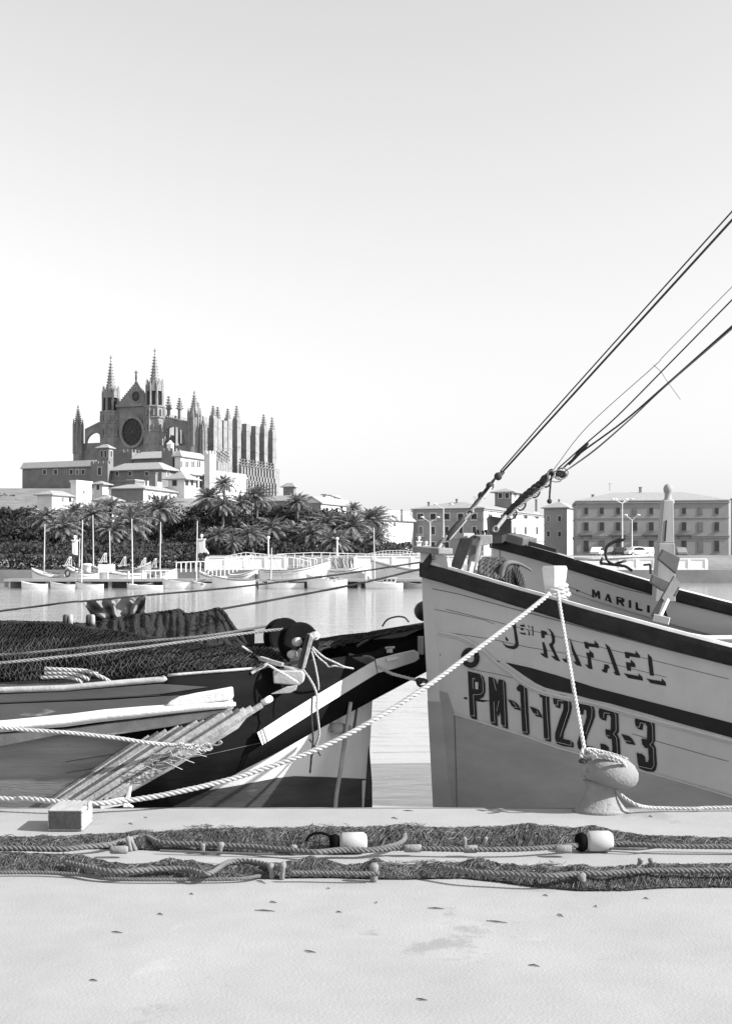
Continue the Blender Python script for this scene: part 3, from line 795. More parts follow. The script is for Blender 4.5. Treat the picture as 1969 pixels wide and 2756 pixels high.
mb = MB(); p = fr.front(457, 1214, 2); mb.bb(p.x - .8, p.x + .8, 1.5, 3, p.z, p.z + 2.2); mb.add([(p.x - 1, 1.3, p.z + 2.2), (p.x + 1, 1.3, p.z + 2.2), (p.x + 1, 3.2, p.z + 2.2), (p.x - 1, 3.2, p.z + 2.2), (p.x, 2.2, p.z + 3.6)], [(0, 1, 4), (1, 2, 4), (2, 3, 4), (3, 0, 4), (0, 1, 2, 3)]); mb.build('lantern_chimney', M_white, rt_, local=True)
mb = MB(); p = fr.front(437, 1214, 2); mb.tube([p, p + Vector((0, 0, 4))], .35, 6); mb.build('chimney', M_grey, rt_, local=True)
fr, rt_, *_ = block('palace_wing', 'sunlit palace wing with paired windows between battlemented towers', 'palace', 470, 486, 551, 1227, 396, TH, M_plaster, roof='hip', roof_v=1211, over=.8, z0=12, ridge=.9)
w(fr, rt_, [('s', u, 1249, 3.2, 18) for u in (487.5, 500.5, 505.5, 516.5, 521.5, 532, 537)], fm=M_offwhite, arch=True)
fr, rt_, *_ = block('palace_arcade', 'sunlit palace loggia with a row of tall dark arches', 'palace', 500, 515, 565, 1276, 384, TH, M_plaster, roof='shed', roof_v=1270, over=.8, z0=10, bands=())
w(fr, rt_, [('s', u, 1297, 6.5, 32) for u in (520, 529, 539, 549, 558.5)], fm=M_offwhite, arch=True)
fr, rt_, *_ = block('battlement_tower', 'tall narrow battlemented tower at the right end of the palace wing', 'tower', 549, 565, 582, 1222, 388, TH, M_plaster, mer=(.7, 1.1), z0=10)
fr, rt_, *_ = block('curtain_wall', 'long sunlit palace curtain wall with corbelled cornice', 'wall', 570, 581, 662, 1272, 392, TH, M_plaster, mer=(.55, .7), z0=10, bands=((1279, .5, .4),))
mb = MB()
for k in range(26):
    p = fr.side(583 + k * 3, 1284); mb.bb(0, .35, p.y - .25, p.y + .25, p.z - .6, p.z + .5)
mb.build('corbel', M_plaster, rt_, local=True)
w(fr, rt_, [('s', u, 1306, 4, 6) for u in (592, 606, 622, 640)] + [('s', u, 1322, 3.5, 7) for u in (600, 616, 634, 648)], fm=M_offwhite)
fr, rt_, *_ = block('garden_pavilion', 'small pavilion with concave pyramid roof and big dark windows', 'pavilion', 452, 496, 527, 1288, 360, TH, M_offwhite, roof='hip', roof_v=1266, over=1.3, z0=10)
w(fr, rt_, [('f', 470, 1300, 12, 15), ('s', 502, 1300, 9, 15), ('s', 516, 1300, 7, 15)])
fr, rt_, *_ = block('garden_house', 'plain dark gabled wall with white parapet left of the arcaded building', 'house', 301, 363, 388, 1296, 352, TH, M_plaster_d, z0=8, parap=.5)
fr, rt_, *_ = block('annex', 'white upper annex behind the dark garden wall', 'house', 340, 363, 436, 1290, 368, TH, M_plaster, z0=8)
w(fr, rt_, [('f', 350, 1297, 5, 8)])
fr, rt_, *_ = block('chimney_house', 'small grey chimney house on the terrace behind the white annex', 'house', 400, 418, 424, 1274, 372, TH, M_plaster_d, z0=8, parap=.3)
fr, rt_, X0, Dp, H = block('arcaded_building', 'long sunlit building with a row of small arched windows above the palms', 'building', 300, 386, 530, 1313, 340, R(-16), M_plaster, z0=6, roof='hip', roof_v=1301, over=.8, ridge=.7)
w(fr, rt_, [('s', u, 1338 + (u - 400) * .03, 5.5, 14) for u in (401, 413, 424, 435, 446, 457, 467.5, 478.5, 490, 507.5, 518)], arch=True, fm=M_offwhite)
mb = MB(); mb.bb(X0, -.02, -.15, -.003, 0, H - .3); mb.build('end_wall', M_plaster_d, rt_, local=True)  # dark slab puts the shade of this end into its colour
fr, rt_, *_ = block('white_house', 'white house with flat parapet low at the far left', 'house', 190, 205, 247, 1298, 330, TH, M_plaster, z0=6, parap=.6)
w(fr, rt_, [('s', 225, 1325, 6, 9)])
fr, rt_, *_ = block('hut', 'little hut with pyramid tile roof beside the white house', 'house', 252, 276, 292, 1302, 345, TH, M_plaster, z0=6, roof='hip', roof_v=1293, over=1.0)
w(fr, rt_, [('f', 264, 1312, 7, 12)])
fr, rt_, *_ = block('lean_to', 'low white outbuilding with lean-to roof at the far left', 'house', 100, 140, 203, 1330, 322, TH, M_plaster, z0=6, roof='hip', roof_v=1318, over=.7)
w(fr, rt_, [('s', 168, 1345, 7, 12), ('s', 188, 1345, 7, 12)])
fr, rt_, *_ = block('lower_house', 'small house with dark sloping roof among the left palms', 'house', 258, 296, 325, 1345, 300, TH, M_plaster, z0=5, roof='hip', roof_v=1330, over=.8)

# ---- buildings right of the cathedral
fr, rt_, *_ = block('lookout_tower', 'lone square tower with pyramid roof right of the cathedral', 'tower', 762, 790, 796, 1309, 420, TH, M_plaster_d, roof='hip', roof_v=1299, over=.8, z0=6)
w(fr, rt_, [('f', 778, 1330, 5, 5)])
fr, rt_, *_ = block('tiled_house', 'low dark house with pale tile roof below the lone tower', 'house', 700, 822, 835, 1348, 400, TH, M_plaster_d, roof='gableside', roof_v=1334, z0=6)
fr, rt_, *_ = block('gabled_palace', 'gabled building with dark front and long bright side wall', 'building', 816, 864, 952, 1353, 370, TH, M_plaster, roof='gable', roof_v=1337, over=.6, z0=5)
mb = MB(); mb.bb(fr.front(816, 1353).x, -.02, -.15, -.003, 0, fr.front(864, 1353).z); mb.build('end_wall', M_plaster_d, rt_, local=True)  # shade of the front painted on as a darker plaster slab
w(fr, rt_, [('s', u, 1372, 4, 12) for u in (880, 893, 906, 920, 934)], fm=M_offwhite)
fr, rt_, *_ = block('attic_house', 'raised bright attic storey with small openings above the gabled building', 'house', 868, 876, 914, 1330, 392, TH, M_plaster, roof='shed', roof_v=1338, over=.5, z0=5)
w(fr, rt_, [('s', u, 1341, 3, 6) for u in (883, 891, 899)], fm=M_offwhite)
fr, rt_, *_ = block('corner_house', 'bright white corner house at the right end of the park', 'house', 1008, 1022, 1112, 1397, 330, R(-30), M_plaster, roof='hip', roof_v=1381, over=.7, z0=2, bands=((1401, .3, .3),))
w(fr, rt_, [('s', 1042, 1412, 7, 10), ('s', 1063, 1412, 7, 10), ('s', 1085, 1412, 7, 10), ('s', 1042, 1450, 8, 22), ('s', 1085, 1447, 7, 18)], fm=M_offwhite, pm=mat('faded_shutter', .3, .8, .2, 2))
fr, rt_, *_ = block('far_terrace', 'pale terrace roof line behind the corner house', 'house', 1018, 1034, 1100, 1376, 420, R(-30), M_plaster, z0=2, parap=.5)
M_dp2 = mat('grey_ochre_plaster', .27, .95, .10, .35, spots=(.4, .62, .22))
def bld_rows(fr, rt_, rows, **k):
    for (face, us, v, w_, h_) in rows: w(fr, rt_, [(face, u, v, w_, h_) for u in us], **k)
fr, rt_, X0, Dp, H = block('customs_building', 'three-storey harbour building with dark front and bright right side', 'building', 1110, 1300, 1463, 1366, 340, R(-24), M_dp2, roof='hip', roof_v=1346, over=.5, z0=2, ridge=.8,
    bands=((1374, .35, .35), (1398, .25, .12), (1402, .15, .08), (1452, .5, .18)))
bld_rows(fr, rt_, [('f', (1131, 1165, 1202, 1239, 1275), 1390, 14, 15)], sh=True, sill=True)
bld_rows(fr, rt_, [('f', (1132, 1165, 1202, 1240, 1276), 1428, 9, 21), ('f', (1132, 1165, 1202, 1240, 1276), 1471, 11, 24)], sill=True)
bld_rows(fr, rt_, [('s', (1318, 1350, 1383, 1413, 1443), 1390, 9, 13)], sh=True, fm=M_offwhite)
bld_rows(fr, rt_, [('s', (1318, 1350, 1384, 1413, 1444), 1428, 6, 20), ('s', (1350, 1384, 1444), 1470, 7, 16)], fm=M_offwhite)
sidem = MB(); sidem.bb(.003, .06, .3, Dp, 0, H - .1); sidem.build('side_wall', M_plaster, rt_, local=True)  # sunlit flank brightened by a paler plaster slab
mb = MB()
for u in (1132, 1202, 1276):
    p = fr.front(u, 1445); mb.bb(p.x - 1.2, p.x + 1.2, -.9, 0, p.z, p.z + .15)
    for q in range(9): mb.bb(p.x - 1.15 + q * .28, p.x - 1.1 + q * .28, -.85, -.8, p.z, p.z + 1.0)
mb.build('balcony', M_plaster, rt_, local=True)
fr, rt_, *_ = block('roof_pavilion', 'rooftop storey with wide eaves above the harbour building', 'building', 1331, 1376, 1412, 1323, 372, R(-24), M_plaster_d, roof='hip', roof_v=1312, over=1.2, z0=2)
w(fr, rt_, [('f', 1346, 1334, 10, 13), ('f', 1364, 1334, 10, 13), ('s', 1385, 1334, 6, 13), ('s', 1400, 1334, 6, 13)])
mb = MB(); mb.bb(.003, .06, .1, 8, 0, fr.front(1376, 1325).z); mb.build('side_wall', M_plaster, rt_, local=True)  # paler slab paints the sunlight on this side
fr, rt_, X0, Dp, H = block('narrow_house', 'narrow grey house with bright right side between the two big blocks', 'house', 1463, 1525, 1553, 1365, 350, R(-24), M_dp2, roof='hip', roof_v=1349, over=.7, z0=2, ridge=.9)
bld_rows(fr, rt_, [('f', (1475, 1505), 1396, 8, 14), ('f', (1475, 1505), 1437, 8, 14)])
mb = MB(); mb.bb(.003, .06, .1, Dp, 0, H - .1); mb.build('side_wall', M_plaster, rt_, local=True)  # sunlit side lightened through the colour of this slab
fr, rt_, X0, Dp, H = block('barracks_building', 'long grey three-storey building with balconies at the right', 'building', 1551, 1960, 1990, 1345, 318, R(-7), M_dp2, D=22, roof='hip', roof_v=1318, over=.3, z0=2, ridge=.9,
    bands=((1353, .3, .3), (1394, .3, .12), (1448, .4, .2), (1443, .15, .3)))
us = (1577, 1619, 1663, 1708, 1752, 1796, 1840, 1884, 1928)
bld_rows(fr, rt_, [('f', us, 1375, 9, 16), ('f', us, 1417, 11, 22), ('f', us, 1470, 12, 28)], sill=True, fm=M_plaster_d, pm=M_shut)
mb = MB()
for u in (1577, 1663, 1752, 1840):
    p = fr.front(u, 1440); hw = 2.1 if u != 1577 else 1.6; mb.bb(p.x - hw, p.x + hw, -1.1, 0, p.z - .1, p.z + .1); mb.bb(p.x - hw, p.x + hw, -1.1, -1.02, p.z + .95, p.z + 1.05)
    for q in range(int(hw * 8)): mb.bb(p.x - hw + q * .25, p.x - hw + .1 + q * .25, -1.1, -1.04, p.z, p.z + 1.0)
    for sg in (-1, 1): mb.prism([(p.x + sg * hw * .7, 0, p.z - .1), (p.x + sg * hw * .7, -.9, p.z - .1), (p.x + sg * hw * .7, 0, p.z - 1.1)], (.25, 0, 0))
mb.build('balcony', M_plaster_d, rt_, local=True)
fr, rt_, *_ = block('end_block', 'grey block closing the street beyond the long building', 'building', 2000, 2300, 2330, 1335, 330, R(-7), M_dp2, D=20, z0=2, parap=.5)

GCH = 'chimneys on the harbour roofs'
for k, (u, v0, v1_, wpx, Y, lab) in enumerate(((1150, 1352, 1362, 6, 350, 'small chimney at the left of the three-storey roof'), (1226, 1344, 1358, 5, 350, 'chimney in the middle of the three-storey roof'), (1440, 1345, 1362, 5, 352, 'chimney at the right end of the three-storey roof'),
        (1592, 1332, 1344, 6, 330, 'chimney at the left end of the long grey roof'), (1720, 1312, 1325, 6, 330, 'chimney on the ridge of the long grey roof'), (1502, 1345, 1358, 4, 356, 'chimney on the narrow house'), (1078, 1373, 1388, 5, 336, 'chimney on the corner house'))):
    a, b = P(u, v0, Y), P(u + wpx, v1_, Y); mb = MB(); mb.bb(a.x, b.x, Y, Y + .7, b.z - 1.5, a.z); mb.bb(a.x - .1, b.x + .1, Y - .1, Y + .8, a.z, a.z + .15); tag(mb.build('chimney', M_plaster_d), lab, 'chimney', GCH)
for k, (u, v0, v1_, Y, lab) in enumerate(((1277, 1336, 1352, 350, 'thin aerial on the three-storey roof'), (1040, 1368, 1384, 336, 'thin aerial on the corner house'), (1640, 1300, 1322, 330, 'thin aerial on the long grey building'))):
    mb = MB(); p = P(u, v1_, Y); t_ = P(u, v0, Y); mb.tube([p, t_], .05, 4); mb.bar(t_ + Vector((-.6, 0, -.2)), t_ + Vector((.6, 0, -.2)), .05, .05); tag(mb.build('aerial', M_dark), lab, 'aerial')
# ---------------------------------------------------------------- moored boats and everything along the far side
M_hullw = mat('white_hull_paint', 0.70, 0.45, 0.10, 1.5)
M_in = mat('boat_inside', .16, .85, .4, 3)  # inside darkened in its colour to stand for the shade there
M_boot = mat('dark_bottom_paint', 0.06, 0.7, 0.3, 2)
M_mast = mat('varnished_spar', 0.50, 0.6, 0.15, 2)
M_canvas = mat('grey_canvas', 0.45, 0.9, 0.12, 2)
def boat_surface(L_, B, H, sheer=.62, stern=.35, dbl=False, n=14, m=7):
    """rows of points from bow (x=0) to stern (x=L), one row per station, port keel..gunwale..starboard"""
    rows = []
    for i in range(n + 1):
        t = i / n; x = L_ * t
        hb = B / 2 * (math.sin(math.pi * min(1, t / 1.1) ** .75) ** .75 if dbl else (1 - (1 - min(1, t / .55)) ** 2.2) * (1 - stern * max(0, (t - .55) / .45) ** 2))
        hb = max(hb, .03); top = H * (1 + sheer * ((1 - t) ** 2 * 1.6 + t ** 2 * .5)); row = []
        for j in range(-m, m + 1):
            a = abs(j) / m; wv = a ** .5; z = -0.25 + (top + .25) * a ** 1.5
            rake = -.16 * H * a * (1 - t) ** 3
            row.append(Vector((x + rake, (1 if j > 0 else -1) * hb * wv, z)))
        rows.append(row)
    return rows
def small_boat(name, label, u_bow, u_stern, v_wl, Y, H, group, dbl=True, hull=None, boot=True, cabin=0, mast=None, cover=False, yaw=0.0, B=None, cargo=0, seed=0, thw=3):
    a, b = P(u_bow, v_wl, Y), P(u_stern, v_wl, Y); L_ = abs(b.x - a.x); rz = 0 if b.x > a.x else math.pi
    rz += yaw; L_ /= max(.5, math.cos(yaw)); B = B or L_ * .36
    H *= .74; r_ = thing(name, label, 'boat', (a.x, Y, 0), rz, group)
    rows = boat_surface(L_, B, H, dbl=dbl); hm = hull or M_hullw
    mb = MB(); mb.grid(rows); mb.add(rows[-1], [list(range(len(rows[-1])))])
    mb.build('hull', hm, r_, local=True, smooth=False, solid=.03, recalc=False)
    gun = [r[0] for r in rows] + [r[-1] for r in rows[::-1]]
    mb = MB(); mb.tube([r[0] + Vector((0, 0, .02)) for r in rows], .035, 5); mb.tube([r[-1] + Vector((0, 0, .02)) for r in rows], .035, 5); mb.build('gunwale', (M_dwood, hm, M_wood)[seed % 3], r_, local=True)
    if boot:
        mb = MB()
        for sgn in (0, -1):
            rr = []
            for r in rows[1:-1]:
                k = [r[j] for j in range(len(r))]; half = k[:len(k) // 2 + 1] if sgn == 0 else k[len(k) // 2:]
                half = sorted(half, key=lambda p: p.z); pts = [(p.z, p.y) for p in half]
                rr.append([Vector((r[len(r) // 2].x, interp(pts, z) + (-.012 if sgn == 0 else .012), z)) for z in (-.1, .02, .14)])
            mb.grid(rr)
        mb.build('boot_stripe', M_boot, r_, local=True)
    mb = MB()
    dk = [[Vector((r[0].x, lerp(r[0].y, r[-1].y, q) * .94, r[0].z - (.08 if cover else H * .35))) for q in (0, .5, 1)] for r in rows[1:-1]]
    if cover:
        for r in dk: r[1].z += .22 * H + .05
    mb.grid(dk); mb.build('cover' if cover else 'deck', M_canvas if cover else M_in, r_, local=True)
    if seed > 20:
        mb = MB()
        for sg in (0, -1): mb.tube([r[sg] * 1 + Vector((0, (-.02 if sg == 0 else .02), -.16)) for r in rows[:-1]], .03, 4)
        mb.build('rubbing_strake', M_dwood if seed % 3 else M_grey, r_, local=True)
    for k in range(thw if not cover else 0):
        i = 3 + k * 3; r = rows[min(i, 12)]; mb = MB(); mb.bb(r[0].x - .12, r[0].x + .12, r[0].y * .93, r[-1].y * .93, r[0].z - .12, r[0].z - .07); mb.build('thwart', M_wood, r_, local=True)
    mb = MB(); mb.tube([rows[0][7] + Vector((-.02, 0, 0)), rows[0][-1] + Vector((-.03, 0, .12))], .04, 5); mb.build('stem', M_wood, r_, local=True)
    if cabin:
        c0, c1, ch = L_ * .45, L_ * .8, cabin; z = rows[8][0].z; mb = MB(); w_ = rows[8][-1].y * .6
        mb.bb(c0, c1, -w_, w_, z - .2, z + ch); cb = mb.build('cabin', M_hullw, r_, local=True, bevel=.04); mb = MB(); mb.bb(c0 - .12, c1 + .12, -w_ - .1, w_ + .1, z + ch, z + ch + .06); mb.build('cabin_roof', M_hullw, cb, local=True)
        mb = MB()
        for k in range(3):
            x = c0 + (k + .5) * (c1 - c0) / 3
            for sg in (-1, 1): mb.box((x, sg * (w_ + .01), z + ch * .6), ((c1 - c0) * .2, .03, ch * .35))
        mb.build('window', M_glass_d, cb, local=True)
    rnd = random.Random(seed)
    if cargo:
        for k in range(cargo):
            x = rnd.uniform(.2, .8) * L_; i = int(x / L_ * 14); y = rnd.uniform(-.4, .4) * B; z = rows[i][0].z; mb = MB()
            if rnd.random() < .5: mb.sphere((x, y, z - .05), (rnd.uniform(.1, .3), .2, rnd.uniform(.08, .16)), 7)
            else: mb.bar((x - .6, y, z - .05), (x + .6, y + .2, z + rnd.uniform(.0, .25)), .06, .06)
            mb.build('gear', (M_dark, M_canvas, M_grey)[k % 3], r_, local=True)
    if mast:
        um, vtop_, = mast; xl = (P(um, 0, Y).x - a.x) * (1 if rz < 1.5 else -1); top = P(um, vtop_, Y).z
        mb = MB(); mb.tube([(xl, 0, .2), (xl + (.1 if seed % 2 else -.08), 0, top)], [.075, .045], 6); ms = mb.build('mast', M_mast, r_, local=True)
        mb = MB(); mb.tube([(xl, 0, top * .93), (max(.1, xl - L_ * .4), 0, rows[0][0].z)], .012, 3); mb.tube([(xl, 0, top * .93), (min(L_, xl + L_ * .35), 0, rows[0][0].z)], .012, 3); mb.build('stay', M_dark, ms, local=True)
    return r_
G1 = 'small boats moored in front of the jetty'
YB = 112
small_boat('rowing_boat', 'small white boat beyond the left end, nearest the far left', 60, 128, 1585, YB, .42, G1, seed=1)
small_boat('rowing_boat', 'second small white boat from the far left', 138, 204, 1585, YB, .40, G1, seed=2, dbl=False)
small_boat('rowing_boat', 'plain white boat just left of the dark gap under the jetty', 206, 278, 1585, YB, .45, G1, seed=3, mast=(219, 1400))
small_boat('rowing_boat', 'low white boat with loose spars just right of the dark gap', 344, 438, 1585, YB - .5, .30, G1, seed=4, cargo=8, mast=(357, 1396))
small_boat('rowing_boat', 'white boat with upright bow and a tall mast standing by it', 440, 524, 1586, YB, .62, G1, seed=5, mast=(529, 1402) if 0 else None)
small_boat('rowing_boat', 'grey-bottomed boat wedged between two white ones', 520, 574, 1586, YB - .3, .50, G1, seed=7, hull=M_offwhite, mast=(528, 1402), cargo=4)
small_boat('rowing_boat', 'biggest clean white boat of the row with high pointed bow', 573, 686, 1586, YB - .4, .80, G1, seed=6, B=1.3, thw=2)
small_boat('dinghy', 'tiny white dinghy right of the biggest white boat', 697, 726, 1588, YB, .50, G1, seed=8, dbl=False, thw=1)
small_boat('rowing_boat', 'white boat with two dark fenders on its side', 722, 818, 1588, YB - .4, .58, G1, seed=9, mast=(728, 1474), cargo=3)
small_boat('rowing_boat', 'two-tone boat with white topside and dark bottom full of gear', 829, 934, 1590, YB - .8, .86, G1, seed=11, hull=M_hullw, cargo=14, B=1.4)
small_boat('motor_launch', 'white launch with low cabin near the big bow', 985, 1084, 1589, YB, .52, G1, seed=10, dbl=False, cabin=.45, mast=(1008, 1420))
small_boat('rowing_boat', 'dark low boat beyond the white launch', 1090, 1150, 1588, YB + 1.5, .4, G1, seed=13, hull=M_grey)
# jetty
def jetty():
    Y = 115.5; r_ = thing('jetty', 'long low concrete jetty behind the small moored boats', 'jetty', (P(180, 0, Y).x, Y, 0))
    x0, x1 = P(20, 0, Y).x, P(1500, 0, Y).x
    mb = MB(); mb.bb(x0, x1, Y - 1.2, Y + 1.2, .62, .86); mb.build('deck', M_conc, r_)
    x = x0
    while x < x1: mb = MB(); mb.bb(x, x + .3, Y - 1.0, Y - .7, -.3, .62); mb.build('pile', M_quaywall, r_); x += 1.9
    mb = MB(); mb.bb(x0, x1, Y + .95, Y + 1.05, -.3, .62); mb.build('apron', M_quaywall, r_)
jetty()
GP = 'mooring posts on the jetty'
for (u, vt_, lab) in ((290, 1534, 'thin pale post left of the middle of the white hull'), (346, 1538, 'round pale mooring post at the right of the dark gap'), (384, 1536, 'fat pale mooring post by the second hull'),
                (556, 1560, 'short post behind the grey-bottomed boat'), (693, 1545, 'dark barrel-like post between covered tender and white box hull'), (843, 1540, 'thin post beside the two-tone boat'),
                (875, 1540, 'second thin post behind the two-tone boat'), (984, 1536, 'white post in front of the large shadowed hull'), (265, 1536, 'slender pale post left on the jetty')):
    c = P(u, 1560, 114.6); top = P(u, vt_, 114.6).z; rad = .26 if u == 693 else (.13 if u in (384, 346, 984) else .07)
    mb = MB(); mb.lathe([(rad, .86), (rad * .92, top - .06), (rad * .6, top)], (c.x, 114.6, 0), 10)
    tag(mb.build('mooring_post', M_dwood if u in (693, 556) else M_offwhite, smooth=False), lab, 'post', GP)
# larger boats behind the jetty
G2 = 'larger boats lying behind the jetty'
small_boat('fishing_boat', 'white fishing boat with tyre fender at the far left', 182, 262, 1568, 121, 1.35, G2, seed=21, cargo=5, mast=(212, 1448), B=2.4)
small_boat('fishing_boat', 'long white fishing boat with white box on deck', 256, 392, 1568, 122.5, 1.35, G2, seed=22, mast=(297, 1430), cabin=0, B=2.4, cargo=6)
small_boat('fishing_boat', 'dark hulled boat with pale deck behind the long white one', 400, 316, 1560, 127, 1.6, G2, seed=23, hull=M_grey, B=2.4, cargo=6)
small_boat('fishing_boat', 'grey boat with raised stern frames above the jetty post', 470, 392, 1566, 124, 1.2, G2, seed=24, hull=M_offwhite, mast=(430, 1405), cargo=8, B=2.2)
small_boat('fishing_boat', 'white boat far left beyond the tyre-fendered one', 90, 172, 1568, 122, 1.2, G2, seed=25, cargo=5, B=2.3, mast=(118, 1410))
small_boat('sailing_boat', 'slender boat carrying the tallest left mast', 196, 284, 1562, 128, 1.3, G2, seed=26, mast=(252, 1386), B=2.0)
small_boat('tender', 'tender under grey canvas cover in front of the parapet', 690, 612, 1560, 123, 1.15, G2, seed=27, hull=M_offwhite, cover=True, B=1.9)
small_boat('fishing_boat', 'low white boat with a row of stanchions left of the covered tender', 540, 610, 1562, 124, 1.0, G2, seed=28, B=2.0, cargo=5, mast=None)
small_boat('motor_yacht', 'big white hull with sharp shadowed stern, left of the three', 882, 700, 1568, 121.5, 1.7, G2, seed=30, B=3.2, dbl=False, boot=False, cargo=3)
small_boat('motor_yacht', 'big white hull in the middle with diagonal edge of shade', 998, 878, 1568, 122.5, 1.75, G2, seed=32, B=3.2, dbl=False, boot=False)
small_boat('motor_yacht', 'big white hull with grey underside right beside the near bow', 1004, 1210, 1568, 120.5, 1.8, G2, seed=34, B=3.4, dbl=False, boot=True)
small_boat('motor_yacht', 'white boat hidden mostly by the two big bows', 1400, 1240, 1568, 121, 1.4, G2, seed=36, B=3.0, dbl=False)
# deck boxes and gallows frames on the left boats
mb = MB(); a = P(266, 1519, 121.5); b = P(306, 1536, 121.5); mb.bb(a.x, b.x, 121, 122.2, b.z - .2, a.z); tag(mb.build('deck_box', M_hullw, bevel=.03), 'plain white deck box on the long white fishing boat', 'box')
for (u0, v0, lab) in ((275, 1490, 'pale gallows frame above the white deck box'), (328, 1500, 'pale gallows frame of the boat behind the short mast'), (382, 1503, 'pale gallows frame between the leaning mast and the railing'), (410, 1505, 'A-shaped pale frame left of the white railing'), (180, 1500, 'blurred deck frame at the far left')):
    mb = MB(); q = lambda u, v: P(u, v, 124.2)
    for dy in (0, .8):
        o = Vector((0, dy, 0)); mb.bar(q(u0 - 8, v0 + 26) + o, q(u0 + 6, v0) + o, .07, .07); mb.bar(q(u0 + 6, v0) + o, q(u0 + 7, v0 + 24) + o, .07, .07); mb.bar(q(u0 - 12, v0 + 22) + o, q(u0 + 9, v0 + 21) + o, .08, .08)
    mb.bar(q(u0 + 6, v0), q(u0 + 6, v0) + Vector((0, .8, 0)), .12, .12)
    tag(mb.build('gallows_frame', M_offwhite), lab, 'boat frame')
mb = MB(); c = P(234, 1530, 120.6); mb.lathe([(.28, -.5), (.40, -.2), (.42, .25), (.55, .3), (.5, .42), (.3, .48)], c, 12); tag(mb.build('winch_drum', M_offwhite, smooth=True), 'pale winch drum on the deck of the tyre-fendered boat', 'winch')
mb = MB(); c = P(182, 1543, 119.6); n = 16
q = [c + Vector((.22 * math.cos(t), 0, .3 * math.sin(t))) for t in [2 * math.pi * k / n for k in range(n + 1)]]; mb.tube(q, .08, 6); tag(mb.build('tyre_fender', M_black, smooth=True), 'black tyre hung on the white hull at the far left', 'tyre')

# parapet with recessed panels, railings
def parapet():
    Y = 141.2; r_ = thing('parapet', 'long white parapet with recessed panels at the edge of the promenade', 'wall', (P(820, 0, Y).x, Y, 1.4))
    def seg(u0, u1, v0, v1):
        a, b = P(u0, v0, Y), P(u1, v1, Y); mb = MB(); mb.bb(a.x, b.x, Y, Y + .5, b.z, a.z); mb.bb(a.x - .05, b.x + .05, Y - .08, Y + .6, a.z - .12, a.z + .002)
        n = max(1, int((u1 - u0) / 46)); wv = (b.x - a.x) / n
        for k in range(n + 1): x = a.x + k * wv; mb.bb(x - .18, x + .18, Y - .07, Y, b.z, a.z - .12)
        mb.bb(a.x, b.x, Y - .06, Y, b.z, b.z + .45)
        mb.build('wall', M_white, r_)
    seg(556, 768, 1498, 1540); seg(956, 1160, 1496, 1540); seg(1160, 1900, 1503, 1540)
parapet()
mb = MB(); Y = 143
mb.bb(P(766, 0, Y).x, P(958, 0, Y).x, Y + 2, Y + 2.3, 1.4, 1.95); tag(mb.build('low_wall', M_white), 'low white wall in the gap of the parapet behind the tube railings', 'wall')
def railing(pts, hgt, label, Y, posts=14, rails=2, r_=.035, m=None, white=True):
    mb = MB(); pts3 = [P(u, v, Y) for u, v in pts]; pp = resample(pts3, max(.2, sum((a - b).length for a, b in zip(pts3, pts3[1:])) / posts))
    rt = thing('railing', label, 'railing', pp[0] - Vector((0, 0, hgt)))
    for k in range(rails): mb.tube([p - Vector((0, 0, hgt * k / rails)) for p in pp], r_, 5)
    mb.build('rail', m or M_white, rt); mb = MB()
    for p in pp: mb.tube([p, p - Vector((0, 0, hgt))], r_, 5)
    mb.build('posts', m or M_white, rt)
railing([(474, 1514), (560, 1511), (640, 1503), (680, 1494)], 1.05, 'white railing climbing the ramp right of the globe-topped pillar', 133, 16, 1, .06)
railing([(560, 1538), (620, 1520), (670, 1504)], .9, 'thick white railing sloping down behind the covered tender', 131, 10, 1, .07)
railing([(390, 1537), (452, 1536), (475, 1537)], .7, 'white railing on the jetty beside the fat mooring post', 118, 6, 1, .06)
railing([(610, 1497), (660, 1487), (700, 1491), (740, 1495), (765, 1493)], .5, 'wavy thin tube railing left of the first globe lamp', 144, 12, 1, .045)
railing([(745, 1492), (850, 1487), (960, 1491), (1060, 1493), (1125, 1490)], .55, 'wavy thin tube railing stretching past the second globe lamp', 145, 16, 1, .045)
railing([(992, 1490), (1030, 1483), (1080, 1481), (1122, 1487)], .9, 'fine tube railing in front of the bright corner house', 152, 14, 3, .03)
railing([(1170, 1498), (1300, 1497), (1420, 1498), (1560, 1499), (1700, 1499)], .6, 'pale railing seen between the two big bows', 146, 30, 2, .04)
GH = 'hoop rails of the landing steps'
for k, (u, v, wv) in enumerate(((774, 1500, 26), (790, 1503, 26), (806, 1499, 28), (828, 1502, 24), (846, 1500, 28), (866, 1503, 22), (884, 1500, 24), (812, 1508, 24))):
    mb = MB(); a = P(u, v, 142.4 + k * .25); b = P(u + wv, v + 3, 142.4 + k * .25); d = Vector((0, 0, -1.25)); mb.tube(spline([a + d, a + Vector((0, 0, -.1)), a + Vector((.12, 0, 0)), b - Vector((.12, 0, 0)), b + Vector((0, 0, -.1)), b + d], 4), .045, 5)
    tag(mb.build('hoop_rail', M_white, smooth=True), '%s tall white hoop rail from the left on the landing steps' % ['first', 'second', 'third', 'fifth', 'sixth', 'seventh', 'eighth', 'fourth'][k], 'railing', GH)
mb = MB(); rnd = random.Random(9); Y = 141.0
for k in range(60):
    u = rnd.uniform(895, 952); a = P(u, rnd.uniform(1494, 1500), Y + rnd.random()); b = P(u + rnd.uniform(-6, 6), 1529, Y + rnd.random()); mid = (a + b) / 2 + Vector((rnd.uniform(-.3, .3), 0, 0)); mb.tube([a, mid, b], .05, 4)
tag(mb.build('hanging_nets', M_canvas), 'pale nets and cords hung in a bunch at the end of the white parapet', 'net')
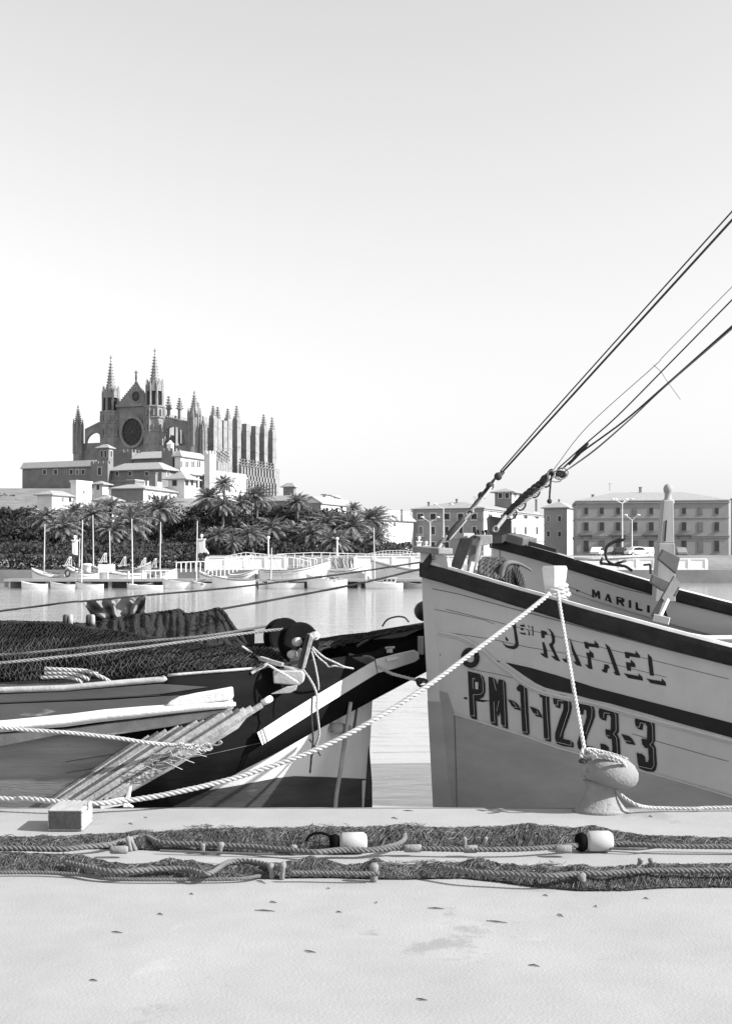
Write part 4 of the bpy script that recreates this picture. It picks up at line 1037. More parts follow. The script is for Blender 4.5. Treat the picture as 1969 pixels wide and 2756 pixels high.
# globe-topped pillar and gate posts
def pillar(u, vtop_, vbase, Y, wpx, label, slope=False):
    a = P(u - wpx / 2, vtop_, Y); b = P(u + wpx / 2, vbase, Y); r_ = thing('gate_pillar', label, 'pillar', (a.x, Y, b.z - 1))
    mb = MB(); mb.bb(a.x, b.x, Y, Y + 1.0, b.z - 1.2, a.z); mb.bb(a.x - .1, b.x + .1, Y - .1, Y + 1.1, a.z, a.z + .14)
    if slope: mb.prism([(b.x, Y, b.z - 1), (b.x + .45, Y, b.z - 1), (b.x + .45, Y, a.z - 1.5), (b.x, Y, a.z - .9)], (0, 1, 0))
    mb.build('shaft', M_white if not slope else M_offwhite, r_); mb = MB(); mb.tube([((a.x + b.x) / 2, Y + .5, a.z + .1), ((a.x + b.x) / 2, Y + .5, a.z + .35)], .06, 6); mb.build('stem', M_white, r_)
    mb = MB(); mb.sphere(((a.x + b.x) / 2, Y + .5, a.z + .5), .20, 12); mb.build('globe', M_white, r_, smooth=True)
pillar(541, 1453, 1500, 146, 16, 'tall grey pillar with white globe standing before the hedge', True)
pillar(1128, 1459, 1500, 150, 12, 'white gate pillar with globe directly above the near bow', False)
pillar(1147, 1471, 1500, 156, 10, 'smaller white gate pillar with globe right of the near bow', False)
pillar(199, 1456, 1505, 150, 10, 'pale pillar with globe among the masts at the far left', False)
def globe_lamp(u, v, vb, Y, label):
    c = P(u, v, Y); b = P(u, vb, Y); r_ = thing('globe_lamp', label, 'street lamp', (c.x, Y, b.z))
    mb = MB(); mb.tube([b, c - Vector((0, 0, .15))], [.10, .07], 8); mb.build('post', M_white, r_); mb = MB(); mb.sphere(c, .19, 12); mb.build('globe', M_white, r_, smooth=True)
globe_lamp(722, 1447, 1500, 144, 'globe lamp left of the parapet gap')
globe_lamp(907, 1450, 1530, 143, 'globe lamp by the hanging nets at the parapet')
GD = 'tall double-armed street lamps on the quay road'
def arm_lamp(u, v, vb, Y, span, label, rise=20, heads=2):
    c = P(u, v, Y); b = P(u, vb, Y); r_ = thing('street_lamp', label, 'street lamp', (c.x, Y, b.z), 0, GD)
    mb = MB(); mb.tube([b, c], [.14, .08], 8); mb.build('post', M_offwhite, r_)
    for k in range(heads):
        sg = (-1, 1, -.55, .55)[k]; e = c + Vector((sg * span / 2 * Y / F, (0 if k < 2 else 1.0), rise * Y / F)); mb = MB(); mb.tube([c, e], .055, 6); ar = mb.build('arm', M_offwhite, r_)
        mb = MB(); mb.sphere(e, (.38, .25, .14), 8); mb.build('lamp_head', M_white, ar, smooth=True)
arm_lamp(1193, 1369, 1500, 240, 44, 'taller two-armed street lamp before the dark three-storey front', 12)
arm_lamp(1157, 1406, 1500, 230, 42, 'shorter two-armed street lamp just left of the taller one', 14)
arm_lamp(1674, 1355, 1503, 235, 52, 'tall street lamp with a cluster of four heads at the right', 12, 4)
arm_lamp(1700, 1400, 1503, 228, 34, 'lower two-armed lamp right of the four-headed one', 14)
# parked cars and kiosk
def car(x, y, z, rz, m, label):
    r_ = thing('parked_car', label, 'car', (x, y, z), rz, 'cars parked along the quay road')
    prof = [(-2.0, .35), (-2.0, .75), (-1.5, .95), (-1.05, 1.38), (-.3, 1.48), (.5, 1.42), (1.05, .98), (1.75, .88), (2.0, .6), (2.0, .35)]
    mb = MB(); mb.prism([(a, -.75, b) for a, b in prof], (0, 1.5, 0)); mb.build('body', m, r_, local=True, bevel=.08)
    mb = MB()
    for yy in (-.765, .755): mb.prism([(-1.2, yy, .95), (-.95, yy, 1.3), (-.3, yy, 1.39), (.42, yy, 1.34), (.85, yy, .97)], (0, .02, 0))
    mb.build('window', M_glass_d, r_, local=True)
    for xx in (-1.25, 1.25):
        for yy in (-.72, .72): mb = MB(); mb.lathe([(.31, -.1), (.33, 0), (.31, .1)], (xx, yy, .32), 12, ax=(0, 1, 0)); wh = mb.build('wheel', M_black, r_, local=True); mb = MB(); mb.lathe([(.17, -.115), (.17, .115)], (xx, yy, .32), 10, ax=(0, 1, 0)); mb.build('hubcap', M_offwhite, wh, local=True)
for k, (u, Y, rz, m, lab) in enumerate(((1606, 196, 1.2, M_offwhite, 'pale car parked nose-on at the left end of the car row'), (1640, 200, 1.4, M_grey, 'dark grey car second in the row behind the anchor'), (1664, 197, 1.5, M_dark, 'dark car under the four-headed lamp'), (1690, 202, 1.7, M_grey, 'mid grey car right of the lamp post'),
                (1716, 190, .3, M_white, 'white rounded car standing side-on'), (1745, 198, 1.4, M_offwhite, 'light car beside the upright timber post'), (1830, 200, 1.5, M_grey, 'grey car hidden beyond the timber post'))):
    c = P(u, 0, Y); car(c.x, Y, gz(c.x, Y), rz, m, lab)
mb = MB(); Y = 143.6; a = P(1664, 1517, Y); b = P(1800, 1556, Y)
r_ = thing('harbour_kiosk', 'low white harbour kiosk with small windows behind the second bow', 'kiosk', (a.x, Y, 1.4)); mb.bb(a.x, b.x, Y, Y + 3, 1.4, a.z); mb.build('wall', M_white, r_); mb = MB(); mb.bb(a.x - .3, b.x + .3, Y - .4, Y + 3.3, a.z, a.z + .15); mb.build('roof', M_white, r_)
for k in range(6): mb = MB(); x = a.x + .5 + k * .95; mb.bb(x, x + .5, Y - .03, Y, a.z - 1.0, a.z - .45); mb.build('window', M_glass_d, r_)
# anchored mast in the water at the right of the park
# ---------------------------------------------------------------- the near fishing boat at the right
M_hull = mat('weathered_hull_paint', 0.50, 0.6, 0.10, 2.2, 0.08, 25, stretch=(1.2, 1.2, .9), spots=[(2.4, 0.70, 0.40), (14, 0.70, 0.34), (38, 0.73, 0.22)])
M_hull_low = mat('lower_hull_paint', 0.31, 0.7, 0.14, 2.2, 0.08, 25, stretch=(.8, .8, 2), spots=[(2.5, 0.68, 0.24), (16, 0.70, 0.2), (40, 0.72, 0.15)])
M_letter = mat('letter_paint', 0.015, 0.6, 0.3, 6)
M_band = mat('worn_black_band', 0.022, 0.8, 0.5, 6, 0.3, 40, spots=(14, 0.74, 0.16))
M_seam = mat('dark_seam', 0.10, 0.9, 0.2, 6)  # dark tone of the plank joints
M_cap = mat('sun_bleached_cap', 0.62, 0.8, 0.15, 4)
M_rope = mat('manila_rope', 0.42, 0.9, 0.14, 9, 0.3, 120)
M_drope = mat('tarred_rope', 0.045, 0.9, 0.3, 9)
M_iron = mat('galvanised_iron', 0.30, 0.5, 0.25, 8, metal=0.3)
XS, YS, HB = 0.46, 10.3, 1.62
SHEER = [(1140, 1516), (1200, 1531), (1300, 1560), (1400, 1590), (1470, 1609), (1540, 1630), (1600, 1647), (1700, 1673), (1793, 1698), (1900, 1726), (1969, 1744), (2200, 1790)]
def hbeam(x, z, zt):
    t = max(0.0, x - XS); a = max(0.0, min(1, z / zt)); k = 1 - math.exp(-t / (1.15 + .55 * (1 - a)))
    aft = 1 - .5 * smooth((x - 6.0) / 3.6)
    return HB * k * (0.60 + 0.40 * a ** .8) * aft
def sheer_z(x):
    y = YS - hbeam(x, 1, 1); u = CX + x / y * F; v = interp(SHEER, u) if u < 2200 else 1790 + (u - 2200) * .12
    return max(1.75, CZ - (v - HV) / F * y) if x < 3.2 else max(1.75, sheer_z(3.19))
raf = thing('fishing_boat', 'big pale fishing boat with black rail band, name and number painted on its near bow', 'fishing boat', (5.0, YS, 0))
xs_ = [XS + .012 + 9.4 * (i / 60) ** 1.7 for i in range(61)]
def hull_rows(side):
    rows = []
    for x in xs_:
        zt = sheer_z(x); row = []
        for j in range(19):
            z = lerp(-0.35, zt, j / 18); rake = .03 + (2.6 - z) * .052
            row.append(Vector((x + rake * min(1, max(0, (3.5 - x) / 2.5)), YS - side * (hbeam(x, z, zt) + .03), z)))
        rows.append(row)
    return rows
port = MB(); port.grid(hull_rows(1)); RB = bvh_of(port)
hm = MB(); hm.grid(hull_rows(1)); hm.grid(hull_rows(-1)); rl = hull_rows(1)[-1]; rr = hull_rows(-1)[-1]; hm.grid([rl, rr])
hull = hm.build('hull', M_hull, raf, smooth=True)
# deck a little under the rail
mb = MB(); mb.grid([[Vector((x, YS - sgn * (hbeam(x, sheer_z(x) - .4, sheer_z(x)) - .06) , sheer_z(x) - .40)) for sgn in (1, -1)] for x in xs_[3:]]); mb.build('deck', M_dwood, raf)
mb = MB()                                        # inner bulwark
for sgn in (1, -1): mb.grid([[Vector((x, YS - sgn * (hbeam(x, sheer_z(x) - dz, sheer_z(x)) - .05), sheer_z(x) - dz)) for dz in (0.0, .42)] for x in xs_[3:]])
mb.build('bulwark_lining', M_dwood, raf)
def hpt(x, z, off): return Vector((x, YS - (hbeam(x, z, sheer_z(x)) + .03 + off), z))
# black rubbing band and pale cap rail, both sides
for sgn, nm in ((1, 'port'), (-1, 'star')):
    mb = MB()
    rows = []
    for x in xs_:
        zt = sheer_z(x); b = lambda z, o: Vector((x - .03, YS - sgn * (hbeam(x, z, zt) + .03 + o), z)); h_ = .112 + .012 * min(1, (x - XS))
        rows.append([b(zt + .004, -.02), b(zt + .006, .034), b(zt - .03, .045), b(zt - h_ + .02, .045), b(zt - h_, .03), b(zt - h_, -.01)])
    mb.grid(rows); mb.build('rubbing_band', M_band, raf)
    mb = MB(); rows = []
    for x in xs_:
        zt = sheer_z(x); b = lambda dz, o: Vector((x - .02, YS - sgn * (hbeam(x, zt, zt) + .03 + o), zt + dz)); rows.append([b(.006, .025), b(.03, .018), b(.034, -.02), b(.032, -.075), b(.0, -.08)])
    mb.grid(rows); mb.build('cap_rail', M_cap, raf)
# stem post, slightly proud of the planking
mb = MB(); zt = 2.47
pts = [(z, XS + .03 + (2.6 - z) * .052) for z in [-.4 + 3.0 * k / 12 for k in range(13)]]
rows = [[Vector((x - .045, YS - .045, z)), Vector((x - .045, YS + .045, z)), Vector((x + .10, YS + .10, z)), Vector((x + .10, YS - .10, z))] for z, x in pts]
mb.grid(rows, closed=True); mb.add(rows[-1], [(0, 1, 2, 3)]); mb.build('stem', M_hull, raf)
mb = MB(); mb.grid([[p + Vector((-.003, -.003, 0)) for p in (r[1], r[0], r[3])] for r in rows if r[0].z < 1.5]); mb.build('lower_stem', M_hull_low, raf)
# bow head: raised bulwark piece over the stem with cap
z0 = sheer_z(XS + .05)
head = MB(); a = P(1131, 1485, YS); b = P(1198, 1490, 10.02); head.prism([(a.x, YS - .05, z0), (a.x, YS - .05, a.z), (b.x, b.y - .06, b.z), (b.x + .02, b.y - .06, z0 - .03), ], (0, .10, 0)); head.build('bow_head', M_hull, raf)
mb = MB(); a = P(1128, 1478, YS); b = P(1199, 1484, 10.02); mb.bar(a + Vector((0, 0, 0)), b, .15, .05); mb.build('bow_cap', mat('grey_worn_wood', .22, .9, .3, 5), raf, bevel=.008)
# mouldings, seams, painted shapes: all drawn on the hull's own surface
def on_hull(pts, off): return [p for p in (proj(RB, u, v, off) for u, v in pts) if p is not None]
def dense(pts, st=12):
    o = []
    for a, b in zip(pts, pts[1:]):
        n = max(1, int(math.hypot(b[0] - a[0], b[1] - a[1]) / st)); o += [(lerp(a[0], b[0], i / n), lerp(a[1], b[1], i / n)) for i in range(n)]
    return o + [pts[-1]]
def catp(pts, n=6): return [(p.x, p.y) for p in spline([Vector((x, y, 0)) for x, y in pts], n)]
def line(pts, w_, name, m, off=.002): return decal(RB, stroke(dense(pts, 30), w_), name, m, raf, off=off, step=30)
mould = catp([(1183, 1702), (1225, 1710), (1262, 1724), (1300, 1748), (1335, 1781), (1372, 1808), (1410, 1838), (1455, 1860), (1520, 1876), (1600, 1893), (1700, 1921), (1793, 1946), (1900, 1975), (1990, 1999)])
mb = MB(); mb.tube(on_hull(mould, .006), .013, 6); mb.tube(on_hull([(x, y + 6) for x, y in mould], .004), .009, 6); mb.build('moulding', M_hull, raf, smooth=True)
for k, pts in enumerate(([(1160, 1584), (1230, 1598), (1330, 1625), (1450, 1657), (1600, 1697), (1793, 1748), (1960, 1790)],
            [(1185, 1700), (1320, 1720), (1420, 1742), (1560, 1765), (1700, 1800), (1793, 1823)],
            [(1262, 1800), (1340, 1815), (1400, 1830)],
            [(1200, 1640), (1400, 1690), (1600, 1738), (1960, 1828)],
            [(1240, 2088), (1380, 2128), (1520, 2165)], [(1236, 1990), (1400, 2035), (1540, 2078)], [(1700, 1975), (1793, 2003), (1960, 2050)], [(1170, 1640), (1300, 1668), (1330, 1680)], [(1300, 2000), (1460, 2052), (1560, 2080)])):
    line(pts, 1.6 if k else 2.2, 'plank_seam', M_seam, .0015)
band = [(1360, 1783), (1372, 1785), (1430, 1798), (1500, 1818), (1600, 1850), (1700, 1876), (1793, 1900), (1985, 1950), (2600, 2020), (2600, 2060), (1985, 1990), (1793, 1937), (1755, 1925), (1700, 1910), (1640, 1893), (1590, 1882), (1540, 1868), (1500, 1860), (1465, 1850), (1440, 1838), (1410, 1818), (1380, 1797)]
decal(RB, [band], 'painted_stripe', M_letter, raf, .003, 14)
low = [(1222, 1922), (1300, 1946), (1350, 1962), (1420, 1984), (1500, 2013), (1562, 2030), (1700, 2068), (1793, 2093), (1990, 2150), (2600, 2230), (2600, 2400), (1990, 2360), (1600, 2330), (1234, 2330), (1229, 2150), (1225, 2000)]
decal(RB, [low], 'lower_hull', M_hull_low, raf, .006, 22)
decal(RB, [[(1150, 1850), (1205, 1866), (1224, 1924), (1233, 2330), (1166, 2330), (1150, 2000)]], 'lower_bow', M_hull_low, raf, .003, 22)
line([(1222, 1921), (1300, 1945), (1350, 1961), (1420, 1983), (1500, 2012), (1562, 2029), (1700, 2067), (1793, 2092), (1985, 2149), (2600, 2229)], 2.6, 'edge_batten', M_cap, .011)
line([(1224, 1926), (1229, 2100), (1232, 2330)], 2.0, 'plank_seam', M_seam, .008)
for q_ in [[(1155, 1912), (1175, 1915), (1190, 1923), (1178, 1928), (1156, 1922)], [(1157, 1980), (1172, 1982), (1170, 1987), (1158, 1986)]]: decal(RB, [q_], 'scuff', M_letter, raf, .006)
for q_ in [[(1250, 1876), (1258, 1878), (1256, 1883), (1247, 1880)], [(1270, 1880), (1300, 1884), (1322, 1886), (1300, 1890), (1285, 1888)], [(1329, 1775), (1345, 1780), (1343, 1784), (1330, 1779)], [(1182, 1760), (1187, 1762), (1185, 1765)]]: decal(RB, [q_], 'scuff', M_letter, raf, .003)
# hawse ring
hc = on_hull([(1267, 1770)], .012)[0]; hx = on_hull([(1285, 1772)], .012)[0] - hc; hz = on_hull([(1268, 1750)], .012)[0] - hc
mb = MB(); n = 24
q = [hc + hx * math.cos(t) + hz * math.sin(t) for t in [2 * math.pi * k / n for k in range(n + 1)]]
mb.tube(q, .022, 8, caps=False); mb.build('hawse_ring', M_band, raf, smooth=True)
mb = MB(); mb.prism([hc + hx * .62 * math.cos(t) + hz * .62 * math.sin(t) - Vector((0, .005, 0)) for t in [2 * math.pi * k / 20 for k in range(20)]], (0, .006, 0)); mb.build('hawse_hole', M_hull, raf)
# name: only the black drop shadows of the letters are painted
Z1 = lambda pts: [(1340 + x / 7.061, 1660 + y / 7.061) for x, y in pts]
Z2 = lambda pts: [(1560 + x / 6.767, 1700 + y / 6.767) for x, y in pts]
NAME = [
 ('letter_J', [Z1([(285, 135), (335, 130), (350, 260), (375, 400), (395, 540), (365, 590), (300, 620), (200, 600), (150, 580), (110, 530), (80, 465), (130, 525), (200, 550), (260, 555), (310, 545), (330, 500), (315, 380), (300, 260), (280, 180)]), Z1([(140, 375), (170, 400), (198, 440), (195, 466), (150, 450), (142, 420)])]),
 ('letter_E', [Z1([(415, 150), (480, 155), (478, 125), (520, 190), (450, 190), (425, 175)]), Z1([(425, 215), (455, 222), (470, 208), (490, 240), (465, 262), (430, 250)]), Z1([(405, 290), (450, 300), (500, 310), (498, 285), (540, 345), (450, 332), (430, 318)])]),
 ('letter_N', [Z1([(562, 155), (595, 180), (607, 218), (580, 195)]), Z1([(565, 250), (590, 275), (600, 305), (610, 358), (560, 330), (585, 325), (575, 290)]), Z1([(635, 168), (665, 190), (675, 360), (640, 350), (650, 340), (655, 250)])]),
 ('letter_R', [Z1([(815, 255), (870, 265), (925, 285), (935, 345), (888, 340), (885, 408), (825, 398), (818, 320)]), Z1([(930, 215), (990, 240), (1050, 310), (1078, 380), (1082, 480), (1045, 548), (1070, 610), (1110, 710), (1185, 850), (1090, 825), (1045, 780), (1005, 742), (1075, 750), (1050, 690), (1010, 620), (975, 550), (965, 515), (1010, 495), (1025, 450), (1015, 380), (1000, 300), (965, 245)]), Z1([(835, 475), (880, 490), (905, 560), (930, 640), (950, 790), (885, 770), (840, 735), (795, 685), (868, 700), (855, 600), (845, 540)])]),
 ('letter_A', [Z1([(1355, 400), (1400, 490), (1455, 640), (1530, 790), (1595, 945), (1500, 925), (1450, 880), (1420, 845), (1480, 855), (1440, 750), (1400, 640), (1380, 520)]), Z1([(1290, 715), (1330, 715), (1345, 890), (1260, 855), (1215, 793), (1290, 800)])]),
 ('letter_F', [Z2([(75, 178), (130, 190), (160, 208), (270, 222), (265, 160), (335, 225), (350, 300), (165, 270), (160, 322), (100, 300), (85, 240)]), Z2([(110, 382), (180, 382), (168, 330), (245, 395), (262, 478), (200, 470), (212, 560), (232, 688), (160, 672), (90, 595), (148, 605), (140, 480), (125, 430)])]),
 ('letter_A', [Z2([(458, 212), (545, 285), (600, 420), (680, 640), (738, 803), (655, 792), (605, 735), (640, 740), (600, 620), (520, 390), (480, 280)]), Z2([(445, 590), (520, 605), (545, 670), (510, 670), (495, 755), (420, 735), (390, 685), (430, 690), (440, 640)])]),
 ('letter_E', [Z2([(815, 365), (880, 375), (1015, 405), (1015, 345), (1090, 430), (1100, 480), (905, 452), (900, 490), (830, 475), (820, 420)]), Z2([(838, 550), (925, 570), (925, 505), (1000, 580), (1015, 652), (925, 640), (935, 718), (860, 705), (845, 620)]), Z2([(795, 755), (870, 770), (1070, 808), (1062, 755), (1140, 830), (1150, 895), (880, 845)])]),
 ('letter_L', [Z2([(1235, 400), (1310, 475), (1350, 808), (1275, 795), (1245, 560)]), Z2([(1210, 852), (1300, 872), (1490, 902), (1490, 850), (1560, 920), (1570, 990), (1290, 938)])])]
for nm, polys in NAME: decal(RB, polys, nm, M_letter, raf, .0035, 10)
# registration number: bold condensed black letters with a thin pale inline
def Q1(pts): return [(1230 + x / 4.921, 1780 + y / 4.921) for x, y in pts]
def Q2(pts): return [(1500 + x / 5.413, 1850 + y / 5.413) for x, y in pts]
T3 = lambda dx, dy: [(x + dx, y + dy) for x, y in [(610, 300), (650, 272), (720, 275), (810, 300), (865, 345), (888, 410), (895, 640), (870, 680), (905, 750), (920, 985), (905, 1060), (870, 1095), (760, 1080), (660, 1040), (640, 960), (622, 815), (700, 830), (745, 870), (755, 950), (790, 950), (800, 900), (790, 750), (745, 745), (705, 690), (695, 605), (775, 620), (778, 430), (755, 400), (720, 400), (712, 485), (650, 470), (610, 430), (597, 350)]]
NUM = [
 ('number_P', [Q1([(145, 128), (300, 165), (350, 200), (375, 290), (378, 400), (355, 470), (300, 502), (255, 500), (268, 772), (200, 755), (175, 720), (165, 560), (155, 330)])], Q1([(245, 270), (285, 278), (285, 370), (248, 365)])),
 ('number_M', [Q1([(418, 203), (480, 215), (515, 240), (538, 310), (555, 235), (620, 250), (648, 280), (655, 450), (680, 895), (610, 870), (585, 820), (575, 660), (552, 735), (530, 690), (543, 855), (470, 835), (445, 800), (432, 560)])], None),
 ('hyphen', [Q1([(675, 500), (740, 520), (790, 550), (815, 580), (850, 652), (765, 630), (725, 590)])], None),
 ('number_1', [Q1([(825, 303), (880, 315), (920, 345), (932, 400), (945, 640), (962, 960), (935, 975), (885, 960), (865, 930), (850, 640), (838, 405), (800, 385), (788, 350)])], None),
 ('hyphen', [Q1([(962, 595), (1020, 612), (1080, 640), (1140, 748), (1050, 725), (1010, 680)])], None),
 ('number_1', [Q1([(1105, 375), (1160, 385), (1205, 410), (1220, 470), (1232, 760), (1248, 1065), (1180, 1050), (1152, 1010), (1140, 740), (1128, 480), (1100, 470), (1085, 430)])], None),
 ('number_2', [Q1([(1300, 438), (1370, 435), (1450, 455), (1500, 510), (1522, 600), (1505, 690), (1450, 850), (1415, 940), (1405, 1025), (1500, 1045), (1540, 1075), (1548, 1140), (1400, 1120), (1320, 1090), (1298, 1020), (1300, 950), (1350, 790), (1405, 640), (1410, 560), (1375, 555), (1368, 625), (1315, 605), (1280, 560), (1270, 480)])], None),
 ('number_2', [Q2([(320, 190), (370, 180), (440, 205), (510, 245), (545, 330), (548, 420), (510, 530), (440, 700), (420, 780), (425, 850), (500, 860), (560, 890), (580, 950), (440, 925), (330, 910), (300, 880), (290, 800), (330, 680), (400, 520), (425, 420), (420, 330), (385, 322), (378, 400), (320, 380), (290, 330), (285, 230)])], None),
 ('number_3', [Q2(T3(0, 0))], None),
 ('hyphen', [Q2([(925, 672), (1040, 705), (1090, 750), (1140, 840), (1010, 815), (975, 760)])], None),
 ('number_3', [Q2(T3(528, 135))], None)]
for nm, polys, hole in NUM:
    o = decal(RB, polys, nm, M_letter, raf, .008, 12)
    if hole: decal(RB, [hole], 'counter', M_hull, raf, .0095, 12)
INL = [Q1([(250, 235), (215, 220), (218, 360)]), Q1([(318, 180), (345, 240), (352, 400), (320, 435), (222, 440), (235, 725), (182, 712)]), Q1([(485, 225), (522, 380)]), Q1([(492, 530), (505, 812), (450, 800)]), Q1([(618, 255), (630, 500), (645, 858), (598, 850)]), Q1([(560, 520), (530, 660)]),
       Q1([(895, 335), (905, 600), (930, 940), (872, 928)]), Q1([(1178, 400), (1190, 640), (1218, 1030), (1165, 1015)]), Q1([(740, 540), (765, 560), (800, 610), (740, 600)]), Q1([(1020, 690), (1080, 700), (1060, 650)]), Q1([(1280, 565), (1335, 580), (1335, 515), (1410, 522)]), Q1([(1440, 470), (1480, 540), (1480, 640), (1365, 995)]), Q1([(1310, 1062), (1510, 1110), (1512, 1050)]),
       Q2([(460, 225), (505, 310), (500, 430), (415, 680)]), Q2([(810, 320), (850, 400), (855, 620), (815, 675), (860, 730), (880, 1000)]), Q2([(672, 440), (680, 365), (760, 375)]), Q2([(1345, 470), (1382, 560), (1388, 780), (1345, 830), (1395, 880), (1405, 1130), (1370, 1185), (1190, 1145)]), Q2([(1130, 565), (1195, 575), (1205, 510), (1290, 525)]), Q2([(985, 770), (1070, 785)]), Q2([(720, 690), (760, 705)])]
for q in INL: decal(RB, stroke(q, .85), 'inline', M_cap, raf, .0105, 14)
# ---- samson post with its turns of rope
M_post = mat('white_timber', .62, .8, .12, 5)
c = Vector((P(1492, 1540, 9.52).x, 9.52, 0)); zt = P(0, 1523, 9.52).z; zb = zt - .42
mb = MB(); M = Matrix.Rotation(R(38), 3, 'Z'); hw = .062; hw2 = .058
for (z0_, z1_, k0, k1) in ((zb, zt - .16, .9, .9), (zt - .16, zt - .02, .92, 1.12), (zt - .02, zt, 1.12, 1.0)):
    q = [c + M @ Vector((x * hw * k, y * hw2 * k, z)) for z, k in ((z0_, k0), (z1_, k1)) for x, y in ((-1, -1), (1, -1), (1, 1), (-1, 1))]
    mb.add(q, [(0, 1, 5, 4), (1, 2, 6, 5), (2, 3, 7, 6), (3, 0, 4, 7), (4, 5, 6, 7), (3, 2, 1, 0)])
mb.build('mooring_bitt', M_post, raf)
def coil(c, r_, z0, z1, turns, tr, name, m, label, cat, seed=0, tilt=.0, sx=1.0):
    rnd = random.Random(seed); pts = []
    n = int(turns * 20)
    for k in range(n + 1):
        t = 2 * math.pi * k / 20; w_ = 1 + .10 * math.sin(t * .37 + seed) + .05 * math.sin(t * 1.7); pts.append(Vector((c.x + r_ * w_ * math.cos(t) * sx, c.y + r_ * w_ * math.sin(t), lerp(z0, z1, k / n) + tilt * math.cos(t))))
    mb = rope_mb(pts, tr); o = mb.build(name, m, smooth=True); tag(o, label, cat); return o
coil(c, .092, zt - .30, zt - .16, 4.3, .021, 'rope_turns', M_rope, 'thick turns of pale rope wound round the white wooden post on the bow', 'rope', 3, .02)
# ---- bow timbers: heavy slanted bitts behind the rail
M_gtimber = mat('painted_grey_timber', .34, .8, .22, 5, 0.2, 30)
M_dtimber = mat('dark_timber', .04, .7, .4, 5)  # near-black timber tone
r_ = thing('windlass_bitts', 'heavy slanted timber bitts standing on the bow behind the black band', 'bitts', P(1250, 1545, 10.5))
mb = MB(); mb.prism([P(1213, 1528, 10.55), P(1232, 1470, 10.55), P(1242, 1441, 10.55), P(1280, 1438, 10.55), P(1262, 1480, 10.55), P(1240, 1534, 10.55)], (0, .12, 0)); mb.build('side_timber', M_dtimber, r_, bevel=.006)  # shade on the bitts is put into darker timber colours
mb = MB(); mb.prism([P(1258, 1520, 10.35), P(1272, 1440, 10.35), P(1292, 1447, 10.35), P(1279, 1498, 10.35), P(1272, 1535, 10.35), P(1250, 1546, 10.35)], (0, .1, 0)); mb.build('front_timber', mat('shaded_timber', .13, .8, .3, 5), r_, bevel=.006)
mb = MB(); mb.prism([P(1272, 1440, 10.32), P(1322, 1440, 10.32), P(1322, 1462, 10.32), P(1308, 1468, 10.32), P(1294, 1470, 10.32), P(1278, 1535, 10.32), P(1272, 1535, 10.32), P(1276, 1500, 10.32), P(1291, 1447, 10.32)], (0, -.06, 0)); mb.build('head_timber', M_gtimber, r_, bevel=.006)
mb = MB(); mb.prism([P(1294, 1480, 10.38), P(1300, 1482, 10.38), P(1287, 1515, 10.38), P(1279, 1520, 10.38)], (0, .06, 0)); mb.build('brace', M_gtimber, r_)
mb = MB(); mb.bar(P(1235, 1443, 10.5), P(1262, 1441, 10.4), .12, .04)
mb.build('top_board', M_gtimber, r_)
for (u, v) in ((1279, 1436), (1287, 1434), (1300, 1437), (1308, 1434)):
    mb = MB(); p = P(u, v, 10.35); mb.lathe([(.010, -.03), (.010, .012), (.018, .012), (.016, .026)], p, 8); mb.build('bolt', M_black, r_)
for (u0, v0, u1, v1, Y, ww, m_, lab) in ((1248, 1546, 1255, 1518, 9.9, .022, M_cap, 'short pale stake just behind the rail left of the timber frame foot'), (1262, 1548, 1272, 1512, 9.88, .03, M_cap, 'pale wedge standing beside the foot of the timber frame'), (1211, 1532, 1212, 1517, 10.0, .012, M_cap, 'thin pale peg behind the bow head')):
    mb = MB(); mb.bar(P(u0, v0 + 10, Y), P(u1, v1, Y), ww, ww); tag(mb.build('stake', m_, bevel=.003), lab, 'stake')
# coiled dark ropes over a roller, and fairlead horn
rc = []
for k in range(6):
    u = 1300 + k * 9; mb = rope_mb(spline([P(u - 8, 1548 + k * 6, 9.9), P(u - 6, 1520 + k * 2, 10.0), P(u + 6, 1506, 10.1), P(u + 22, 1520 + k * 3, 10.1), P(u + 34, 1560 + k * 3, 9.9)], 8), .026)
    tag(mb.build('rope_bight', M_drope if k % 2 else mat('dull_rope', .07, .9, .2, 9), smooth=True), ['first grey', 'first dark', 'second grey', 'second dark', 'third grey', 'third dark'][k] + ' bight of rope from the left, hung behind the rail', 'rope', 'bights of rope hung on the foredeck')
mb = MB()                                        # canvas bag / horn
n = 9
pts = [P(1352, 1575, 9.95), P(1349, 1545, 9.95), P(1356, 1522, 9.95), P(1372, 1514, 9.97), P(1390, 1516, 10.0), P(1410, 1524, 10.02), P(1430, 1536, 10.05)]
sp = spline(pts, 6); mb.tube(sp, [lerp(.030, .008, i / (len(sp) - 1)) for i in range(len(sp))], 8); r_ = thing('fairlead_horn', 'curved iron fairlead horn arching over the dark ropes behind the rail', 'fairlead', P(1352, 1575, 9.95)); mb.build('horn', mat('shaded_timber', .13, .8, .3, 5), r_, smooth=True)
mb = MB(); mb.tube([P(1352, 1575, 10.0), P(1362, 1530, 10.02), P(1380, 1524, 10.05), P(1392, 1560, 10.0), P(1400, 1585, 9.9)], [.04, .07, .06, .04, .03], 8); mb.build('cheek', M_dtimber, r_, smooth=True)
for k in range(3):
    mb = rope_mb(spline([P(1362 + k * 9, 1590, 9.85), P(1362 + k * 9, 1545, 9.95), P(1374 + k * 6, 1527, 10.0), P(1392 + k * 6, 1556, 9.9), P(1404 + k * 3, 1592, 9.8)], 8), .018)
    tag(mb.build('rope_bight', M_drope, smooth=True), ['left', 'middle', 'right'][k] + ' of three dark bights under the fairlead horn', 'rope', 'bights of rope under the horn')

